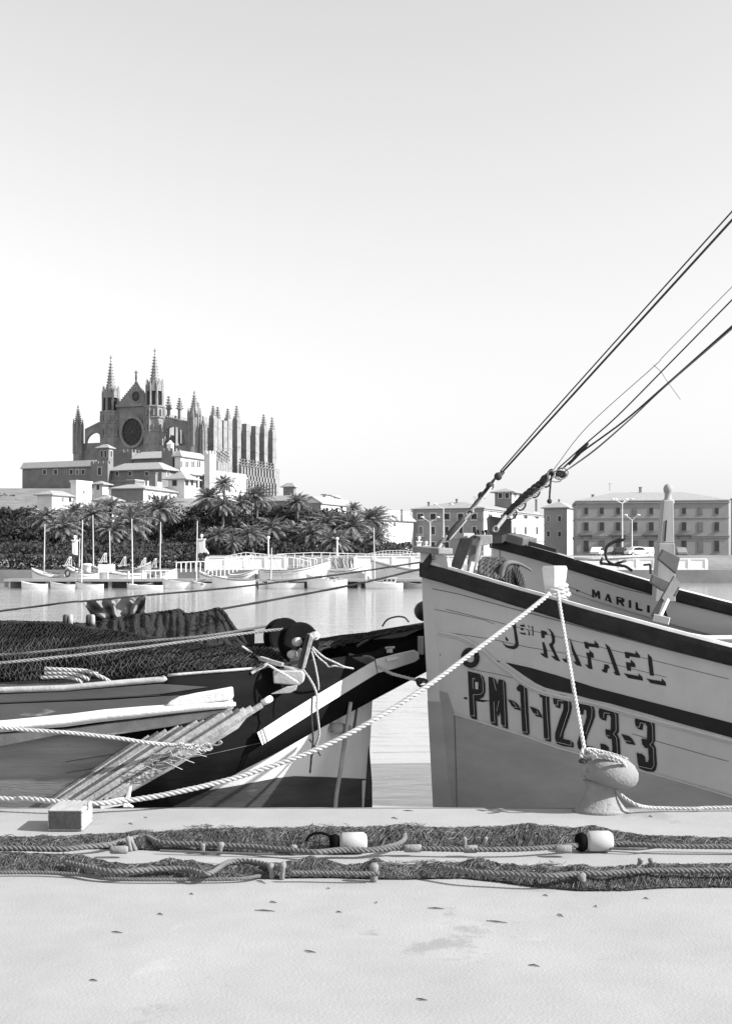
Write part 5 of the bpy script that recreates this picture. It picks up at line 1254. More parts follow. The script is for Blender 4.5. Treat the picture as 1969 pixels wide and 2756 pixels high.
# ---------------------------------------------------------------- second bow, behind
M_hull2 = mat('second_hull_paint', 0.52, 0.6, 0.07, 1.5, 0.1, 25, stretch=(.5, .5, 3), spots=(4, 0.72, 0.3))
X2, Y2, HB2 = 1.33, 13.3, 1.5
SH2 = [(1328, 1446), (1400, 1464), (1500, 1492), (1600, 1523), (1700, 1552), (1750, 1566), (1800, 1582), (1969, 1625), (2300, 1690)]
def hb2(x, z, zt):
    t = max(0., x - X2); a = max(0., min(1, z / zt)); return HB2 * (1 - math.exp(-t / (1.2 + .5 * (1 - a)))) * (.6 + .4 * a) * (1 - .5 * smooth((x - 7) / 4))
def sz2(x):
    y = Y2 - hb2(x, 1, 1); u = CX + x / y * F; return CZ - ((interp(SH2, u) if u < 2300 else 1690) - HV) / F * y if x < 4.6 else sz2(4.59)
mar = thing('fishing_boat', 'second pale fishing boat lying behind, dark railed bow with name in small block letters', 'fishing boat', (6.5, Y2, 0))
xs2 = [X2 + .01 + 9.5 * (i / 50) ** 1.6 for i in range(51)]
def rows2(s_): return [[Vector((x, Y2 - s_ * (hb2(x, z, sz2(x)) + .05), z)) for z in [lerp(-.3, sz2(x), j / 12) for j in range(13)]] for x in xs2]
p2 = MB(); p2.grid(rows2(1)); MB2 = bvh_of(p2)
hm = MB(); hm.grid(rows2(1)); hm.grid(rows2(-1)); hm.grid([rows2(1)[-1], rows2(-1)[-1]]); hm.grid([rows2(1)[0], rows2(-1)[0]]); hm.build('hull', M_hull2, mar, smooth=True)
mb = MB(); mb.grid([[Vector((x, Y2 - s_ * hb2(x, 1, 1), sz2(x) - .35)) for s_ in (1, -1)] for x in xs2[2:]]); mb.build('deck', M_dwood, mar)
for s_ in (1, -1):
    mb = MB(); rows = []
    for x in xs2:
        zt = sz2(x); b = lambda dz, o: Vector((x - .02, Y2 - s_ * (hb2(x, zt + dz, zt) + .05 + o), zt + dz)); h_ = .115
        rows.append([b(.0, -.05), b(.006, .04), b(-.03, .05), b(-h_ + .02, .05), b(-h_, .03), b(-h_, -.01)])
    mb.grid(rows); mb.build('rubbing_band', M_band, mar)
    mb = MB(); rows = []; 
    for k, x in enumerate(xs2):
        zt = sz2(x); wob = .006 * noise.noise(Vector((x * 9, 0, 5))); b = lambda dz, o: Vector((x - .02, Y2 - s_ * (hb2(x, zt, zt) + .05 + o), zt + dz)); rows.append([b(.004 + wob, .025), b(.022 + wob, .01), b(.024, -.05), b(.0, -.07)])
    mb.grid(rows); mb.build('cap_rail', M_cap, mar)
mb = MB(); a = P(1323, 1452, 13.3); b = P(1348, 1452, 13.2); mb.prism([(a.x, 13.3, -.3), (b.x, 13.18, -.3), (b.x, 13.18, a.z), (a.x, 13.3, a.z)], (0, .1, 0)); mb.build('stem', M_hull2, mar)
def line2(pts, w_, nm='plank_seam', m=None, off=.003): return decal(MB2, stroke(dense(pts, 30), w_), nm, m or M_seam, mar, off=off, step=30)
for pts in ([(1345, 1478), (1420, 1497), (1508, 1521), (1580, 1547), (1680, 1576), (1770, 1596)], [(1345, 1478), (1344, 1560)], [(1600, 1560), (1680, 1585), (1760, 1603)], [(1550, 1588), (1600, 1607)], [(1500, 1570), (1560, 1590)]): line2(pts, 1.8)
for q_ in [[(1507, 1516), (1514, 1520), (1518, 1528), (1510, 1524)], [(1575, 1539), (1582, 1542), (1584, 1548), (1577, 1545)], [(1550, 1586), (1554, 1588), (1555, 1595), (1551, 1592)], [(1549, 1526), (1552, 1527), (1552, 1532), (1550, 1532)]]: decal(MB2, [q_], 'scuff', M_letter, mar, .004)
def Q5(pts): return [(1540 + x / 6.246, 1420 + y / 6.246) for x, y in pts]
for nm, polys in (('letter_M', [Q5([(328, 1032), (365, 1040), (395, 1105), (425, 1058), (460, 1072), (470, 1205), (435, 1192), (425, 1130), (395, 1180), (362, 1110), (370, 1178), (330, 1170)])]),
        ('letter_A', [Q5([(585, 1110), (622, 1122), (665, 1268), (625, 1255), (612, 1235), (570, 1222), (540, 1228)])]),
        ('letter_R', [Q5([(735, 1155), (840, 1178), (872, 1200), (875, 1240), (845, 1262), (878, 1325), (838, 1315), (800, 1258), (775, 1255), (775, 1300), (740, 1290)])]),
        ('letter_I', [Q5([(945, 1215), (985, 1222), (988, 1355), (945, 1342)])]), ('letter_L', [Q5([(1058, 1250), (1098, 1258), (1105, 1350), (1178, 1372), (1172, 1405), (1062, 1380)])]),
        ('letter_I', [Q5([(1255, 1300), (1300, 1310), (1298, 1435), (1252, 1420)])]), ('letter_A', [Q5([(1525, 1360), (1560, 1365), (1600, 1500), (1562, 1495), (1545, 1470), (1500, 1465), (1460, 1490)])])):
    decal(MB2, polys, nm, M_letter, mar, .005)
decal(MB2, [Q5([(770, 1185), (820, 1196), (820, 1210), (772, 1200)]), Q5([(595, 1180), (607, 1215), (580, 1208)])], 'counter', M_hull2, mar, .0065)
# bow block and timbers of the second boat
mb = MB(); mb.prism([P(1316, 1388, 13.4), P(1376, 1397, 13.1), P(1377, 1438, 13.1), P(1350, 1444, 13.1), P(1318, 1438, 13.4)], (.02, .5, 0)); mb.build('bow_block', M_dark, mar, bevel=.01)
mb = MB(); mb.prism([P(1318, 1440, 13.0), P(1350, 1441, 12.95), P(1378, 1434, 12.95), P(1382, 1440, 12.95), P(1350, 1462, 12.95), P(1326, 1462, 13.0)], (0, .3, 0)); mb.build('bow_cheek', mat('dull_timber', .12, .8, .3, 4), mar)
mb = MB(); mb.bar(P(1380, 1447, 12.75), P(1425, 1459, 12.55), .20, .085); mb.build('rail_block', mat('dull_timber', .12, .8, .3, 4), mar, bevel=.01)
mb = MB(); mb.bar(P(1425, 1462, 12.5), P(1500, 1483, 12.3), .06, .04); mb.build('rail_pad', M_dtimber, mar)
# anchor hung on the rail
r_ = thing('anchor', 'black curved anchor fluke hooked over the rail of the second boat', 'anchor', P(1640, 1515, 12.0))
sp = spline([P(1675, 1525, 11.9), P(1640, 1514, 12.0), P(1629, 1495, 12.0), P(1632, 1473, 12.0), P(1650, 1459, 12.0), P(1672, 1450, 12.0)], 6); mb = MB(); mb.tube(sp, [lerp(.010, .019, i / (len(sp) - 1)) for i in range(len(sp))], 8); mb.build('arm', M_black, r_, smooth=True)
mb = MB(); mb.prism([P(1655, 1461, 11.98), P(1668, 1449, 11.98), P(1684, 1450, 11.95), P(1676, 1457, 11.95), P(1662, 1464, 11.95)], (0, .03, 0)); mb.build('fluke', M_black, r_)
mb = MB(); mb.tube(spline([P(1615, 1516, 12.0), P(1650, 1520, 12.0), P(1680, 1524, 11.95), P(1700, 1536, 11.9)], 5), .014, 7); mb.tube([P(1655, 1518, 12), P(1684, 1509, 12)], .014, 6); mb.tube([P(1615, 1516, 12), P(1621, 1500, 12)], .012, 6); mb.build('shank', M_black, r_, smooth=True)
mb = MB(); q = [P(1615, 1514, 12.0), P(1609, 1514, 12), P(1606, 1500, 12), P(1612, 1498, 12), P(1615, 1505, 12)]; mb.tube([P(1545, 1503, 12.2), P(1600, 1506, 12.1), P(1660, 1502, 12.1), P(1758, 1494, 12.0)], .018, 6); tag(mb.build('boat_hook_pole', M_cap, smooth=True), 'pale boat hook pole lying along the second boat behind the anchor', 'pole')
# big upright timber at the right, with braces
M_mastw = mat('pale_mast_timber', .30, .8, .15, 3, stretch=(4, 4, .6))
r_ = thing('timber_post', 'massive pale upright timber post with round cap at the right edge', 'post', P(1790, 1620, 11.6))
Y = 11.7
mb = MB(); mb.prism([P(1785, 1346, Y), P(1812, 1346, Y), P(1814, 1462, Y), P(1775, 1462, Y)], (0, .12, 0)); mb.prism([P(1772, 1462, Y - .03), P(1816, 1462, Y - .03), P(1818, 1620, Y - .03), P(1762, 1620, Y - .03)], (0, .15, 0)); mb.build('shaft', M_mastw, r_, bevel=.008)
mb = MB(); mb.lathe([(.12, -.17), (.12, -.14), (.07, -.12), (.065, -.07), (.085, -.05), (.09, -.02), (.06, .01), (.02, .02)], P(1797, 1308, Y + .06), 14, sx=.5, sy=.5); mb.build('cap', M_mastw, r_, smooth=True)
mb = MB(); mb.prism([P(1791, 1400, Y - .002), P(1794, 1400, Y - .002), P(1790, 1457, Y - .002), P(1786, 1457, Y - .002)], (0, -.004, 0)); mb.build('crack', M_letter, r_)
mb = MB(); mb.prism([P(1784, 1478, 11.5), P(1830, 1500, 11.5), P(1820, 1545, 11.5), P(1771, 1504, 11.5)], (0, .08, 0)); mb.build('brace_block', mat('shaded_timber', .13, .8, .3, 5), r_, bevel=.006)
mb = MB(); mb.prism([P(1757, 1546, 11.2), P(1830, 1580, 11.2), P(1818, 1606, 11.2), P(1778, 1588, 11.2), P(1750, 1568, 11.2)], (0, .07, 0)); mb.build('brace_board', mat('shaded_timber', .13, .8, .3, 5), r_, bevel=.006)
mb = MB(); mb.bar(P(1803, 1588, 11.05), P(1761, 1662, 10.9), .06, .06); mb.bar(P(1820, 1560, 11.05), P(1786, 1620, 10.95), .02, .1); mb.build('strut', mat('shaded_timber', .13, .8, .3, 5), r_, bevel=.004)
mb = MB(); mb.bar(P(1798, 1612, 10.9), P(1778, 1656, 10.85), .012, .03); mb.bar(P(1758, 1662, 10.85), P(1800, 1672, 10.8), .03, .06); mb.build('batten', M_cap, r_)
mb = MB(); mb.bar(P(1731, 1521, 12.0), P(1749, 1519, 12.0), .02, .02); mb.bar(P(1749, 1519, 12.0), P(1750, 1545, 12.0), .02, .02); tag(mb.build('bracket', M_dark), 'small dark iron bracket standing on the rail near the timber post', 'bracket')
# ---------------------------------------------------------------- forestays with turnbuckles and shackles
def stay_wire(pts, r_, label, m=M_dark, cat='rigging wire', name='stay_wire', group=None, mb=None):
    mb = MB(); mb.tube(pts, r_, 6); return tag(mb.build(name, m, smooth=True), label, cat, group)
def link_ring(mb, c, d, L_, W_, r_, side):
    d = d.normalized(); s_ = side.normalized(); n = 14
    mb.tube([c + d * (L_ / 2 * math.cos(t)) + s_ * (W_ / 2 * math.sin(t)) for t in [2 * math.pi * k / n for k in range(n + 1)]], r_, 6, caps=False)
Y = 10.25
r_ = thing('turnbuckle', 'iron fitting and turnbuckle of the near forestay rising from the bow head', 'turnbuckle', P(1150, 1512, Y))
mb = MB(); mb.bar(P(1142, 1522, Y - .14), P(1192, 1458, Y - .05), .02, .055); mb.bar(P(1160, 1505, Y - .13), P(1190, 1466, Y - .06), .05, .02); mb.build('chain_plate', M_dtimber, r_, bevel=.004)
mb = MB(); mb.bar(P(1165, 1505, Y - .16), P(1188, 1463, Y - .12), .012, .022); mb.build('plate_edge', M_iron, r_)
side = Vector((.6, 0, .75))
mb = MB(); link_ring(mb, P(1192, 1455, Y - .06), P(1200, 1445, Y) - P(1186, 1464, Y), .09, .045, .010, Vector((.7, 0, .7))); mb.build('shackle', M_iron, r_, smooth=True)
mb = MB(); a, b = P(1199, 1452, Y - .05), P(1250, 1392, Y); mb.tube([a, a.lerp(b, .1), a.lerp(b, .5), a.lerp(b, .9), b], [.012, .028, .030, .026, .012], 8); mb.build('barrel', M_dtimber, r_, smooth=True)
mb = MB(); off = Vector((.022, -.02, -.012)); mb.bar(a.lerp(b, .05) + off, a.lerp(b, .95) + off, .012, .012); mb.build('side_rod', M_iron, r_)
mb = MB()
link_ring(mb, P(1256, 1390, Y), b - a, .10, .060, .012, Vector((.7, 0, .7))); link_ring(mb, P(1263, 1380, Y), Vector((1, 0, .2)), .06, .04, .009, Vector((0, 0, 1))); mb.build('shackle', M_iron, r_, smooth=True)
mb = MB()
sp = [P(1262, 1380, Y), P(1285, 1350, Y + .1), P(1310, 1318, Y + .2), P(1335, 1288, Y + .3), P(1352, 1272, Y + .4)]
rope_mb(spline(sp, 6), .020, 3, 2.6, 5, mb); o = mb.build('lashing', M_drope, r_, smooth=True)
for (u, v) in ((1296, 1334), (1318, 1308), (1340, 1282)):
    mb = MB(); mb.sphere(P(u, v, Y + .15), (.035, .03, .035), 8); mb.build('seizing', M_drope, r_, smooth=True)
mb = MB(); rope_mb(spline([P(1270, 1372, Y - .03), P(1300, 1340, Y), P(1330, 1300, Y + .2), P(1344, 1272, Y + .4)], 6), .010, 3, 3, 4, mb); mb.build('lashing_tail', M_rope, r_, smooth=True)
GW = 'wires of the near forestay'
def beyond(a, b, k): return a + (b - a) * k
a = P(1350, 1272, 10.65)
stay_wire([a, beyond(a, P(1793, 785, 8.9), .5), beyond(a, P(1793, 785, 8.9), 4.5)], .0085, 'thicker dark wire of the near forestay running to the top right', M_dark, group=GW)
stay_wire([P(1346, 1268, 10.65), P(1450, 1148, 10.3), beyond(P(1450, 1148, 10.3), P(1793, 765, 8.9), 5.5)], .0055, 'thinner wire just above the thicker one of the near forestay', M_dark, group=GW)
# second forestay
Y = 13.0
r_ = thing('turnbuckle', 'lashed turnbuckle and blocks of the second forestay above the dark bow block', 'turnbuckle', P(1335, 1420, Y))
mb = MB(); mb.bar(P(1334, 1424, Y - .15), P(1362, 1388, Y - .1), .02, .035); mb.build('rod', M_iron, r_)
mb = MB(); link_ring(mb, P(1333, 1424, Y - .16), Vector((.5, 0, .8)), .06, .05, .012, Vector((.8, 0, -.5))); mb.build('eye', M_iron, r_, smooth=True)
mb = MB(); rope_mb(spline([P(1360, 1390, Y), P(1385, 1362, Y), P(1420, 1328, Y), P(1460, 1296, Y), P(1488, 1268, Y)], 8), .040, 3, 2.2, 5, mb); mb.build('lashing', M_drope, r_, smooth=True)
mb = MB(); rope_mb(spline([P(1366, 1392, Y - .1), P(1400, 1360, Y - .1), P(1440, 1330, Y - .1), P(1470, 1302, Y - .1), P(1478, 1280, Y - .1)], 8), .016, 3, 2.6, 4, mb); mb.build('lashing_tail', M_rope, r_, smooth=True)
for (u, v, s_) in ((1374, 1376, .05), (1398, 1352, .045), (1436, 1318, .04), (1466, 1290, .05)):
    mb = MB(); mb.sphere(P(u, v, Y), (s_, s_, s_), 8); link_ring(mb, P(u + 6, v + 10, Y - .1), Vector((.6, 0, .7)), .10, .06, .010, Vector((.7, 0, -.7))); mb.build('seizing', M_drope, r_, smooth=True)
r_ = thing('pulley_block', 'small pulley block with rings at the joint of the second forestay', 'pulley', P(1500, 1278, Y))
mb = MB(); mb.sphere(P(1506, 1277, Y), (.075, .04, .045), 12); mb.build('shell', M_dtimber, r_, smooth=True)
mb = MB(); link_ring(mb, P(1510, 1275, Y - .04), Vector((1, 0, .35)), .15, .11, .009, Vector((-.3, 0, 1))); link_ring(mb, P(1482, 1277, Y - .05), Vector((.6, 0, .6)), .08, .07, .010, Vector((-.5, 0, .6))); link_ring(mb, P(1494, 1290, Y - .04), Vector((1, 0, -.1)), .12, .05, .008, Vector((0, 0, 1))); mb.build('ring', M_iron, r_, smooth=True)
mb = rope_mb(spline([P(1483, 1284, Y - .06), P(1481, 1300, Y - .06), P(1479, 1325, Y - .06), P(1478, 1346, Y - .06)], 5), .011); r2 = mb.build('hanging_tail', M_drope, smooth=True); tag(r2, 'short tail of rope with a knot hanging from the pulley block', 'rope'); mb = MB(); mb.sphere(P(1478, 1349, Y - .06), .028, 8); mb.build('knot', M_drope, r2, smooth=True)
GS = 'wires of the second forestay'
def wire2(pts, r_, lab, m=M_dark): return stay_wire(spline(pts, 6), r_, lab, m, group=GS)
wire2([P(1486, 1268, Y), P(1580, 1148, 12.7), P(1760, 985, 12.2), P(1793, 950, 12.1), P(2000, 740, 11.5), P(3200, -477, 9.5)], .004, 'thinnest upper wire of the second forestay', M_grey)
wire2([P(1500, 1262, Y), P(1578, 1192, 12.7), P(1660, 1120, 12.4), P(1793, 986, 12.0), P(2000, 775, 11.4), P(3200, -448, 9.3)], .007, 'second wire from the top of the second forestay')
wire2([P(1512, 1262, Y), P(1560, 1220, 12.8), P(1680, 1132, 12.4), P(1793, 1034, 12.0), P(2000, 850, 11.4), P(3200, -218, 9.3)], .009, 'thick sagging wire of the second forestay')
wire2([P(1518, 1270, Y), P(1600, 1212, 12.7), P(1700, 1124, 12.4), P(1793, 1037, 12.0), P(2000, 858, 11.4), P(3200, -180, 9.3)], .006, 'lower sagging wire of the second forestay', M_grey)
wire2([P(1520, 1268, Y), P(1602, 1208, 12.7), P(1702, 1121, 12.4), P(1794, 1035, 12.0), P(2000, 854, 11.4), P(3200, -195, 9.3)], .005, 'fine wire hugging the lowest one of the second forestay', M_dark)
mb = MB(); mb.tube([P(1530, 1250, 12.9), P(1560, 1216, 12.8), P(1581, 1193, 12.7)], [.012, .022, .016], 6); tag(mb.build('wire_clamp', M_drope, smooth=True), 'dark wire clamp where the sagging wires part above the pulley block', 'clamp')
mb = MB(); mb.tube([P(1758, 982, 12.2), P(1778, 1000, 12.1), P(1793, 1024, 12.0), P(1830, 1075, 11.9)], .0035, 4); tag(mb.build('ratline', M_grey), 'fine cross line tied between the upper wires at the right edge', 'rigging wire')
# ---------------------------------------------------------------- bollard on the quay, its ropes, and the main mooring rope
BY = 7.92
bc = G(1632, 2188, QZ); bc = Vector((P(1616, 2188, 7.99).x, 7.99, QZ))
r_ = thing('bollard', 'weathered iron mushroom bollard on the quay edge with rope round its neck', 'bollard', bc)
M_bol = mat('chalky_bollard_paint', 0.24, 0.9, 0.22, 6, 0.35, 60, spots=[(7, 0.60, 0.15), (30, 0.66, 0.10)])
sc_b = 7.78 / F
mb = MB(); mb.lathe([(.185, .0), (.16, .018), (.135, .05), (.108, .09), (.095, .13), (.095, .17), (.115, .20)], bc, 28, sx=1.0, sy=.72); mb.build('foot', M_bol, r_, smooth=True)
mb = MB(); n = 28; prof = [(.0005, .172), (.10, .170), (.150, .185), (.176, .215), (.184, .250), (.176, .290), (.145, .328), (.10, .350), (.05, .362), (.0005, .366)]
hd = MB(); hd.lathe(prof, (0, 0, 0), 30, sx=1.02, sy=.85)
tl = Matrix.Rotation(R(13), 3, 'Y')
hd.v = [bc + Vector((.058, 0, 0)) + (tl @ (p - Vector((0, 0, .26)))) + Vector((0, 0, .26)) + Vector((1, 1, 1)) * .003 * noise.noise(p * 14) for p in hd.v]
hd.build('head', M_bol, r_, smooth=True)
mb = MB()
def roll(pts, r_, label, m=M_rope, name='mooring_rope', pitch=3.4, group=None, n=5):
    o = rope_mb(pts, r_, 3, pitch, n).build(name, m, smooth=True); return tag(o, label, 'rope', group)
bt = bc + Vector((.04, 0, .315))
q = []
for k in range(34):                               # slack turns dropped over the bollard head
    t = R(200) - k * R(17); q.append(bt + Vector((.125 * math.cos(t), .11 * math.sin(t), .02 + .0010 * k - .035 * math.cos(t))))
roll(q, .0125, 'rope turns lying over the top of the iron bollard', name='rope_turns')
post = P(1500, 1588, 9.36)
roll(sag(P(1500, 1592, 9.34), P(1573, 2022, 8.03), .02, 14), .014, 'pale rope running straight down from the bow post to the bollard', pitch=4.2)
roll(spline([P(1573, 2020, 8.01), P(1562, 2032, 7.94), P(1570, 2044, 7.87), P(1588, 2034, 7.85), P(1604, 2036, 7.83), P(1570, 2016, 7.89), P(1566, 2030, 7.85)], 8), .011, 'dark-shaded knot of rope above the bollard head', M_rope, 'rope_knot')
roll(spline([P(1575, 2022, 7.99), P(1592, 2020, 7.94), P(1615, 2034, 7.85), P(1640, 2036, 7.81), P(1668, 2046, 7.83), P(1684, 2066, 7.89)], 8), .012, 'strand of rope leading from the knot over the bollard top', name='rope_turn')
roll(spline([P(1582, 2044, 7.89), P(1574, 2052, 7.85), P(1560, 2050, 7.81), P(1568, 2044, 7.79), P(1590, 2042, 7.81)], 8), .010, 'dark stub end of rope at the left of the bollard head', M_drope, 'rope_end')
roll(spline([P(1650, 2118, 7.98), P(1668, 2138, 7.95), P(1690, 2155, 7.92), P(1715, 2168, 7.9), P(1745, 2174, 7.95), P(1800, 2176, 7.98), P(1870, 2177, 7.98), P(1990, 2174, 8.0), P(2700, 2176, 7.98)], 8), .0125, 'tail of rope running along the quay edge to the right of the bollard', name='rope_tail')
a, b = P(1478, 1598, 9.30), Vector((G(262, 2160, QZ).x, 7.9, QZ + .13))
mid = [P(1478, 1598, 9.30), P(1420, 1645, 9.15), P(1260, 1765, 8.8), P(1150, 1846, 8.6), P(1010, 1935, 8.4), P(850, 2018, 8.25), P(640, 2092, 8.12), P(450, 2138, 8.0), P(330, 2157, 7.95), P(262, 2163, 7.9), P(176, 2160, 7.9), P(60, 2150, 7.95), P(-60, 2145, 8.0), P(-1000, 2060, 8.2)]
roll(spline(mid, 10), .0178, 'long thick laid mooring rope slanting from the bow post across to the lower left', pitch=3.1, n=6)
# ---------------------------------------------------------------- dark trawler at the left, its pointed stern towards the near bow
M_hA = mat('shadow_black_hull', 0.010, 0.95, 0.5, 1.5, 0.15, 25, spec=.05, stretch=(.6, .6, 3), spots=(5, 0.73, 0.06))  # bulwark's deep shadow put into a near-black hull colour
M_hAg = mat('worn_grey_hull', 0.05, 0.8, 0.25, 2.0, 0.2, 25, stretch=(.5, .5, 3), spots=[(3, 0.62, 0.15), (9, .7, .03)])
M_hAw = mat('white_topside', 0.75, 0.6, 0.10, 2, 0.1, 25, spots=(6, 0.72, 0.35))
M_hAb = mat('grey_bottom_paint', 0.06, 0.8, 0.35, 3, 0.2, 25, stretch=(.5, .5, 3))
M_rail = mat('flaking_white_rail', 0.70, 0.75, 0.12, 4, 0.3, 40, spots=[(12, 0.62, 0.28), (30, .70, .12)])
M_plank = mat('weathered_plank', 0.34, 0.85, 0.3, 5, 0.3, 40, spots=[(8, 0.6, 0.2)])
M_plankd = mat('weathered_plank_dark', 0.09, 0.85, 0.4, 5, 0.3, 40)
M_net = mat('net_twine', 0.021, 0.9, 0.4, 8)
M_netd = mat('net_twine_dark', 0.006, 0.98, 0.5, 8, spec=.02)
AX, AY, AB = 0.05, 10.85, 1.95                    # sternpost foot, centreline depth, half beam
def ahb(x, z):
    t = max(0., AX - x); a = max(0, min(1, z / 1.3)); return AB * (1 - math.exp(-t / (.62 + .35 * (1 - a)))) * (.62 + .38 * a)
trw = thing('trawler', 'dark trawler with overhanging stern, white strake and heaped nets at the left', 'fishing boat', (-4.0, AY, 0))
def a_rows(s_, z0, z1, n=10, off=0.0):
    xsA = [AX - .01 - 8.0 * (i / 50) ** 1.8 for i in range(51)]
    return [[Vector((x + .05 * (z - 1) * (1 if i < 12 else 0), AY - s_ * (ahb(x, z) + .04 + off), z)) for z in [lerp(z0, z1, j / n) for j in range(n + 1)]] for i, x in enumerate(xsA)]
hm = MB(); hm.grid(a_rows(1, -.3, 1.32, 16)); hm.grid(a_rows(-1, -.3, 1.32, 16)); hm.build('hull', M_hAw, trw, smooth=True)
pA = MB(); pA.grid(a_rows(1, -.3, 1.32, 16)); AB_ = bvh_of(pA)
decal(AB_, [[(1010, 2098), (930, 2094), (870, 2091), (830, 2090), (790, 2089), (740, 2094), (700, 2102), (650, 2112), (590, 2122), (520, 2134), (420, 2145), (420, 2320), (1010, 2320)]], 'bottom_paint', M_hAb, trw, .004, 22)
# upper hull: bulwark side down to the overhang line, drawn as one surface in space
# the bulwark
TOP = [(-1600, 1900, 8.8), (-1000, 1885, 8.7), (-420, 1870, 8.75), (0, 1862, 8.78), (176, 1856, 8.82), (330, 1842, 8.85), (440, 1833, 8.88), (452, 1820, 8.9), (600, 1808, 9.0), (700, 1800, 9.15), (770, 1790, 9.35), (860, 1776, 9.7), (940, 1765, 10.05), (1010, 1752, 10.4), (1070, 1722, 10.9), (1140, 1690, 11.2), (1230, 1660, 11.6)]
MIDL = [(-1600, 1990, 8.65), (-1000, 1988, 8.58), (-420, 1985, 8.60), (0, 1985, 8.62), (176, 1985, 8.64), (330, 1980, 8.66), (440, 1975, 8.70), (452, 1975, 8.7), (600, 1965, 8.85), (700, 1945, 9.05), (770, 1915, 9.3), (860, 1868, 9.68), (940, 1828, 10.02), (1010, 1790, 10.35), (1070, 1775, 10.8), (1140, 1765, 11.1), (1230, 1750, 11.5)]
LOW = [(-1600, 2240, 8.75), (-1000, 2235, 8.7), (-420, 2230, 8.72), (0, 2230, 8.74), (176, 2220, 8.76), (330, 2210, 8.78), (440, 2180, 8.80), (452, 2178, 8.82), (560, 2128, 8.95), (650, 2075, 9.1), (730, 2035, 9.35), (830, 1978, 9.75), (900, 1940, 10.0), (985, 1895, 10.35), (1060, 1855, 10.8), (1135, 1815, 11.1), (1225, 1768, 11.5)]
def fine(a, n=5): 
    out = []
    for p, q in zip(a, a[1:]): out += [tuple(lerp(p[k], q[k], i / n) for k in range(3)) for i in range(n)]
    return out + [a[-1]]
tp, md, lw = [[P(*q) for q in fine(a)] for a in (TOP, MIDL, LOW)]
mb = MB(); rows = []
for a, b, c in zip(tp, md, lw): rows.append([a + Vector((0, .05, -.01)), a, a.lerp(b, .5) + Vector((0, -.02, 0)), b, b.lerp(c, .5) + Vector((0, -.012, 0)), c, c + Vector((-.02, .10, .02))])
mb.grid(rows); UB = bvh_of(mb); mb.build('bulwark', M_hA, trw, smooth=True)
mb = MB()                                         # underside of the overhang, closing to the sternpost
for a, b in zip(lw, lw[1:]):
    def inn(p): return Vector((min(p.x, AX + .1) - .02, min(AY + .6, p.y + 1.6), p.z + .10))
    mb.add([a + Vector((0, .02, 0)), b + Vector((0, .02, 0)), inn(b), inn(a)], [(0, 1, 2, 3)])
mb.build('overhang', M_hA, trw)
mb = MB(); mb.grid([[p + Vector((0, .06, -.04)), Vector((p.x, max(p.y + 2.2, 11.4), p.z - .12))] for p in tp]); mb.build('deck', mat('dark_deck', .05, .8, .4, 4), trw)
far = [Vector((p.x, max(p.y + 2.3, 11.5), p.z)) for p in tp if p.x < -1.0]
mb = MB(); mb.grid([[p + Vector((0, 0, -.3)), p + Vector((0, 0, .16)), p + Vector((0, .06, .16)), p + Vector((0, .06, -.5))] for p in far]); mb.build('far_bulwark', M_hA, trw)
# grey worn panels near the left, with a seam
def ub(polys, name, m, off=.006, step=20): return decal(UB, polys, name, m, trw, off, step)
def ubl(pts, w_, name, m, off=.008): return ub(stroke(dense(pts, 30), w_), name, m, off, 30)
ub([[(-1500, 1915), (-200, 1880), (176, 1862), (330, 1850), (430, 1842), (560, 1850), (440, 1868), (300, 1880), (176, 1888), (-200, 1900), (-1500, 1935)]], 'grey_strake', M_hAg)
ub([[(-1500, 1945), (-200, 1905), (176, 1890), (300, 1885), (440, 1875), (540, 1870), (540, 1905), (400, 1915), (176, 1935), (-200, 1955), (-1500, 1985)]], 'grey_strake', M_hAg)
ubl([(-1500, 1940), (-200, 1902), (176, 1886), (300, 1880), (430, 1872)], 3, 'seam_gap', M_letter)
M_lit = mat('lit_worn_planks', .27, .85, .22, 3, .25, 30, stretch=(.5, .5, 6), spots=(6, .66, .14))  # sunlit part of the worn side, painted paler than the rest
ub([[(-1500, 2020), (-300, 1998), (176, 1972), (260, 1985), (400, 1990), (560, 1940), (690, 1900), (640, 1960), (480, 2060), (330, 2145), (250, 2200), (-300, 2225), (-1500, 2225)]], 'lit_side_planking', M_lit, .005)
for q in ([(176, 2050), (300, 2030), (420, 2000)], [(176, 2080), (280, 2062), (340, 2048)], [(420, 2052), (560, 2030), (700, 1998)], [(176, 2110), (260, 2095)]): ubl(q, 2, 'plank_seam', M_seam, .009)
# pale rail cap
mb = MB(); ii = [i for i, q in enumerate(fine(TOP)) if q[0] < 446]; mb.tube([tp[i] + Vector((0, -.01, .012)) for i in ii], .022, 8); mb.build('rail_cap', M_plank, trw, smooth=True)
mb = MB(); ii = [i for i, q in enumerate(fine(TOP)) if 450 < q[0] < 720]; mb.tube([tp[i] + Vector((0, -.005, .006)) for i in ii], .012, 6); mb.build('rail_edge', M_plank, trw, smooth=True)
